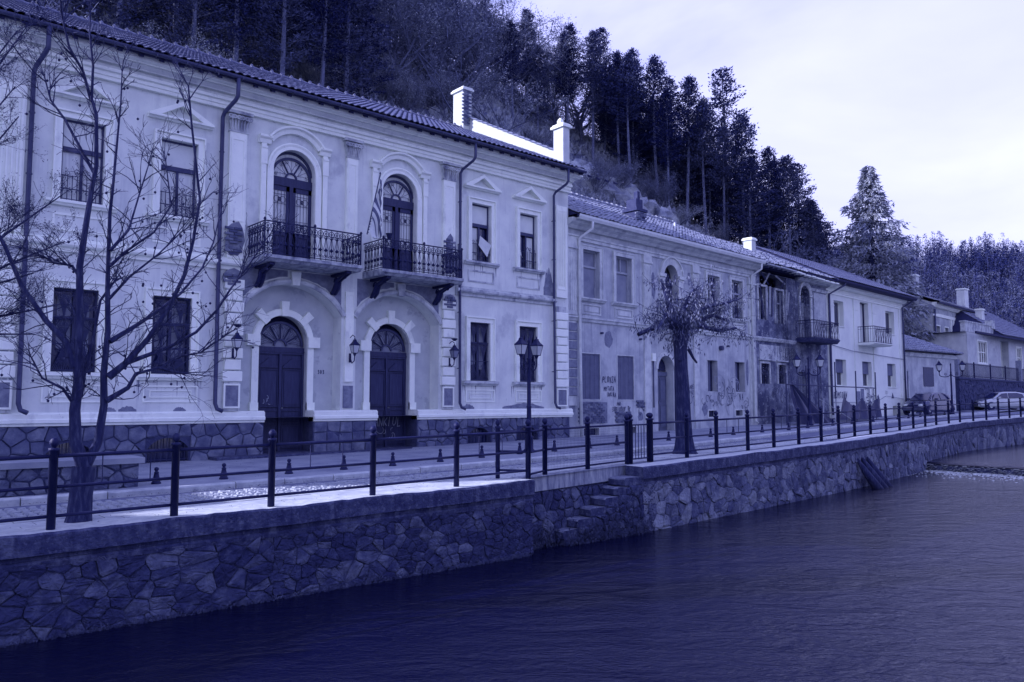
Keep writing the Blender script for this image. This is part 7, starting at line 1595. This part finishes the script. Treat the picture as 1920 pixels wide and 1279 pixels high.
ug.v = V.tolist(); ug.f = [(3 * i, 3 * i + 1, 3 * i + 2) for i in range(len(X))]; ug.m = [0] * len(ug.f)
tag(ug.build('undergrowth', M['drypale'], fix=False), 'dry grass and brush covering the open slope', 'brush', kind='stuff')
# rock outcrops
for i, (x, y, s_) in enumerate(((54, 52, 2.4), (56, 50.5, 1.8), (58, 50, 2.0), (53, 54.5, 1.6), (59, 48, 1.6), (56, 54, 2.2), (60, 51, 1.3), (61, 47, 1.4))):
    rg2 = random.Random(i); mb = MB(); n = 12; vs = []
    for a in range(7):
        th = pi * a / 6
        for b in range(n): w = 2 * pi * b / n; rr = s_ * rg2.uniform(.65, 1.15); vs.append((rr * math.sin(th) * math.cos(w) * 1.2, rr * math.sin(th) * math.sin(w) * .7, rr * math.cos(th) * .9))
    mb.add(vs, [(a * n + b, a * n + (b + 1) % n, (a + 1) * n + (b + 1) % n, (a + 1) * n + b) for a in range(6) for b in range(n)]); o = mb.build('rock_outcrop', M['rock'], fix=False); o.location = (x, y, float(hill(x, y)) + .1)
    tag(o, 'pale rock outcrop breaking through the slope above the grey house roof', 'rock', 'rock outcrops on the slope')
# the big cedar behind the white house
cd = empty('cedar_tree', (75.5, 34, float(hill(75.5, 34)) - .2)); tag(cd, 'tall shaggy cedar with drooping boughs rising behind the white house', 'tree'); OFF[cd.name] = (0, 0, 0)
zb = cd.location.z; HH = 25.0 - zb
rg = random.Random(9); t = MB(); c = MB()
t.tube([(0, 0, 0), (0, 0, HH * .5), (.1, 0, HH * .97)], [.5, .3, .05], 8)
for k in range(190):
    f = (k + .5) / 190; z = HH * (.12 + .86 * f); wmax = 8.2 * (1 - f) ** .95 * (.75 + .5 * math.sin(f * 21) ** 2) + .3; L0 = min(5.0, wmax * rg.uniform(.55, 1.1)); a = k * 2.4 + rg.uniform(-.5, .5)
    o = Vector((0, 0, z)); P = [o + Vector((math.cos(a), math.sin(a), 0)) * L0 * q + Vector((0, 0, -.42 * L0 * q + .30 * L0 * q * q)) for q in (0, .33, .66, 1)]
    t.tube(P, [.08 * (1 - f) + .02, .05, .03, .012], 4, False)
    for q in range(int(150 * (.35 + (1 - f)))):
        u = rg.random() ** .55; i = min(2, int(u * 3)); p = P[i].lerp(P[i + 1], u * 3 - i); sd_ = Vector((-math.sin(a), math.cos(a), 0)) * rg.gauss(0, .16 * L0 * (.35 + u * .5)); p = p + sd_ + Vector((0, 0, -abs(rg.gauss(0, .35))))
        s_ = rg.uniform(.18, .46); d = Vector((math.cos(a) * .6 + rg.gauss(0, .5), math.sin(a) * .6 + rg.gauss(0, .5), -.55 + rg.gauss(0, .4))).normalized() * s_; v = d.cross(Vector((rg.gauss(0, 1), rg.gauss(0, 1), rg.gauss(0, 1)))).normalized() * s_ * .24
        c.add([p - v, p + d * 1.2, p + v], [(0, 1, 2)])
t.build('trunk', M['bark'], cd, fix=False); tag(c.build('crown', M['cedar'], cd, fix=False), None)
# ---- far wood on the hill across the valley
fw = MB(); rg = random.Random(31); cnt = 0; ftr = MB()
while cnt < 1250:
    x = rg.uniform(85, 300); y = rg.uniform(26, 150); d = .655 * x + .7556 * y
    if d < 112 or d > 225: continue
    s_, e_ = scr(x, y, 0)
    if s_ < .36 or s_ > .72: continue
    z = float(hill(x, y)); h = rg.uniform(6, 11) * (1 if d > 150 else .8); cnt += 1; con = rg.random() < (.8 if d > 175 else .4)
    ftr.tube([(x, y, z), (x, y, z + h * .9)], [.14, .04], 3, False)
    for q in range(230):
        f = rg.random(); a = rg.uniform(0, 6.3)
        if con: zz = z + h * (.2 + .85 * f); rr = h * .20 * (1 - f) ** .7 + .2
        else: zz = z + h * (.25 + .6 * f); rr = h * .28 * math.sin(pi * (.15 + .8 * f))
        rr *= rg.random() ** .5; s2 = rg.uniform(.2, .55); p = Vector((x + rr * math.cos(a), y + rr * math.sin(a), zz)); u = Vector((rg.gauss(0, 1), rg.gauss(0, 1), rg.gauss(.5, 1))).normalized() * s2; v = Vector((rg.gauss(0, 1), rg.gauss(0, 1), rg.gauss(0, .6))).normalized() * s2 * .5
        fw.mi = 0 if con else 1; fw.add([p, p + u, p + v], [(0, 1, 2)])
tag(fw.build('far_wood', [M['needle'], M['dry']], fix=False), 'dense mixed wood on the far hill beyond the last houses', 'wood', kind='stuff')
tag(ftr.build('far_trunks', M['bark'], fix=False), 'thin pale trunks of the far wood', 'wood', kind='stuff')
# bushes round the far houses
for i, (x, y, s_, k) in enumerate(((67.0, 24.6, 2.6, 8), (69.5, 25.4, 2.4, 8), (71.5, 25.6, 1.8, 7), (95, 25.2, 1.2, 7))):
    o = place(k, x, y, s_, 1.0, label='dense bush between the outbuilding and the terrace house' if i < 3 else 'bush growing beside the far houses', group='bushes by the far houses'); o.location.z = 1.5 if i < 3 else 3.4
for i, (x, y, s_, k) in enumerate(((103, 36, 8, 6), (107, 38, 9, 5), (98, 44, 10, 6), (113, 44, 10, 4))):
    place(k, x, y, s_, 1.2, group='bare trees behind the far houses', label='bare twiggy tree behind the far houses')
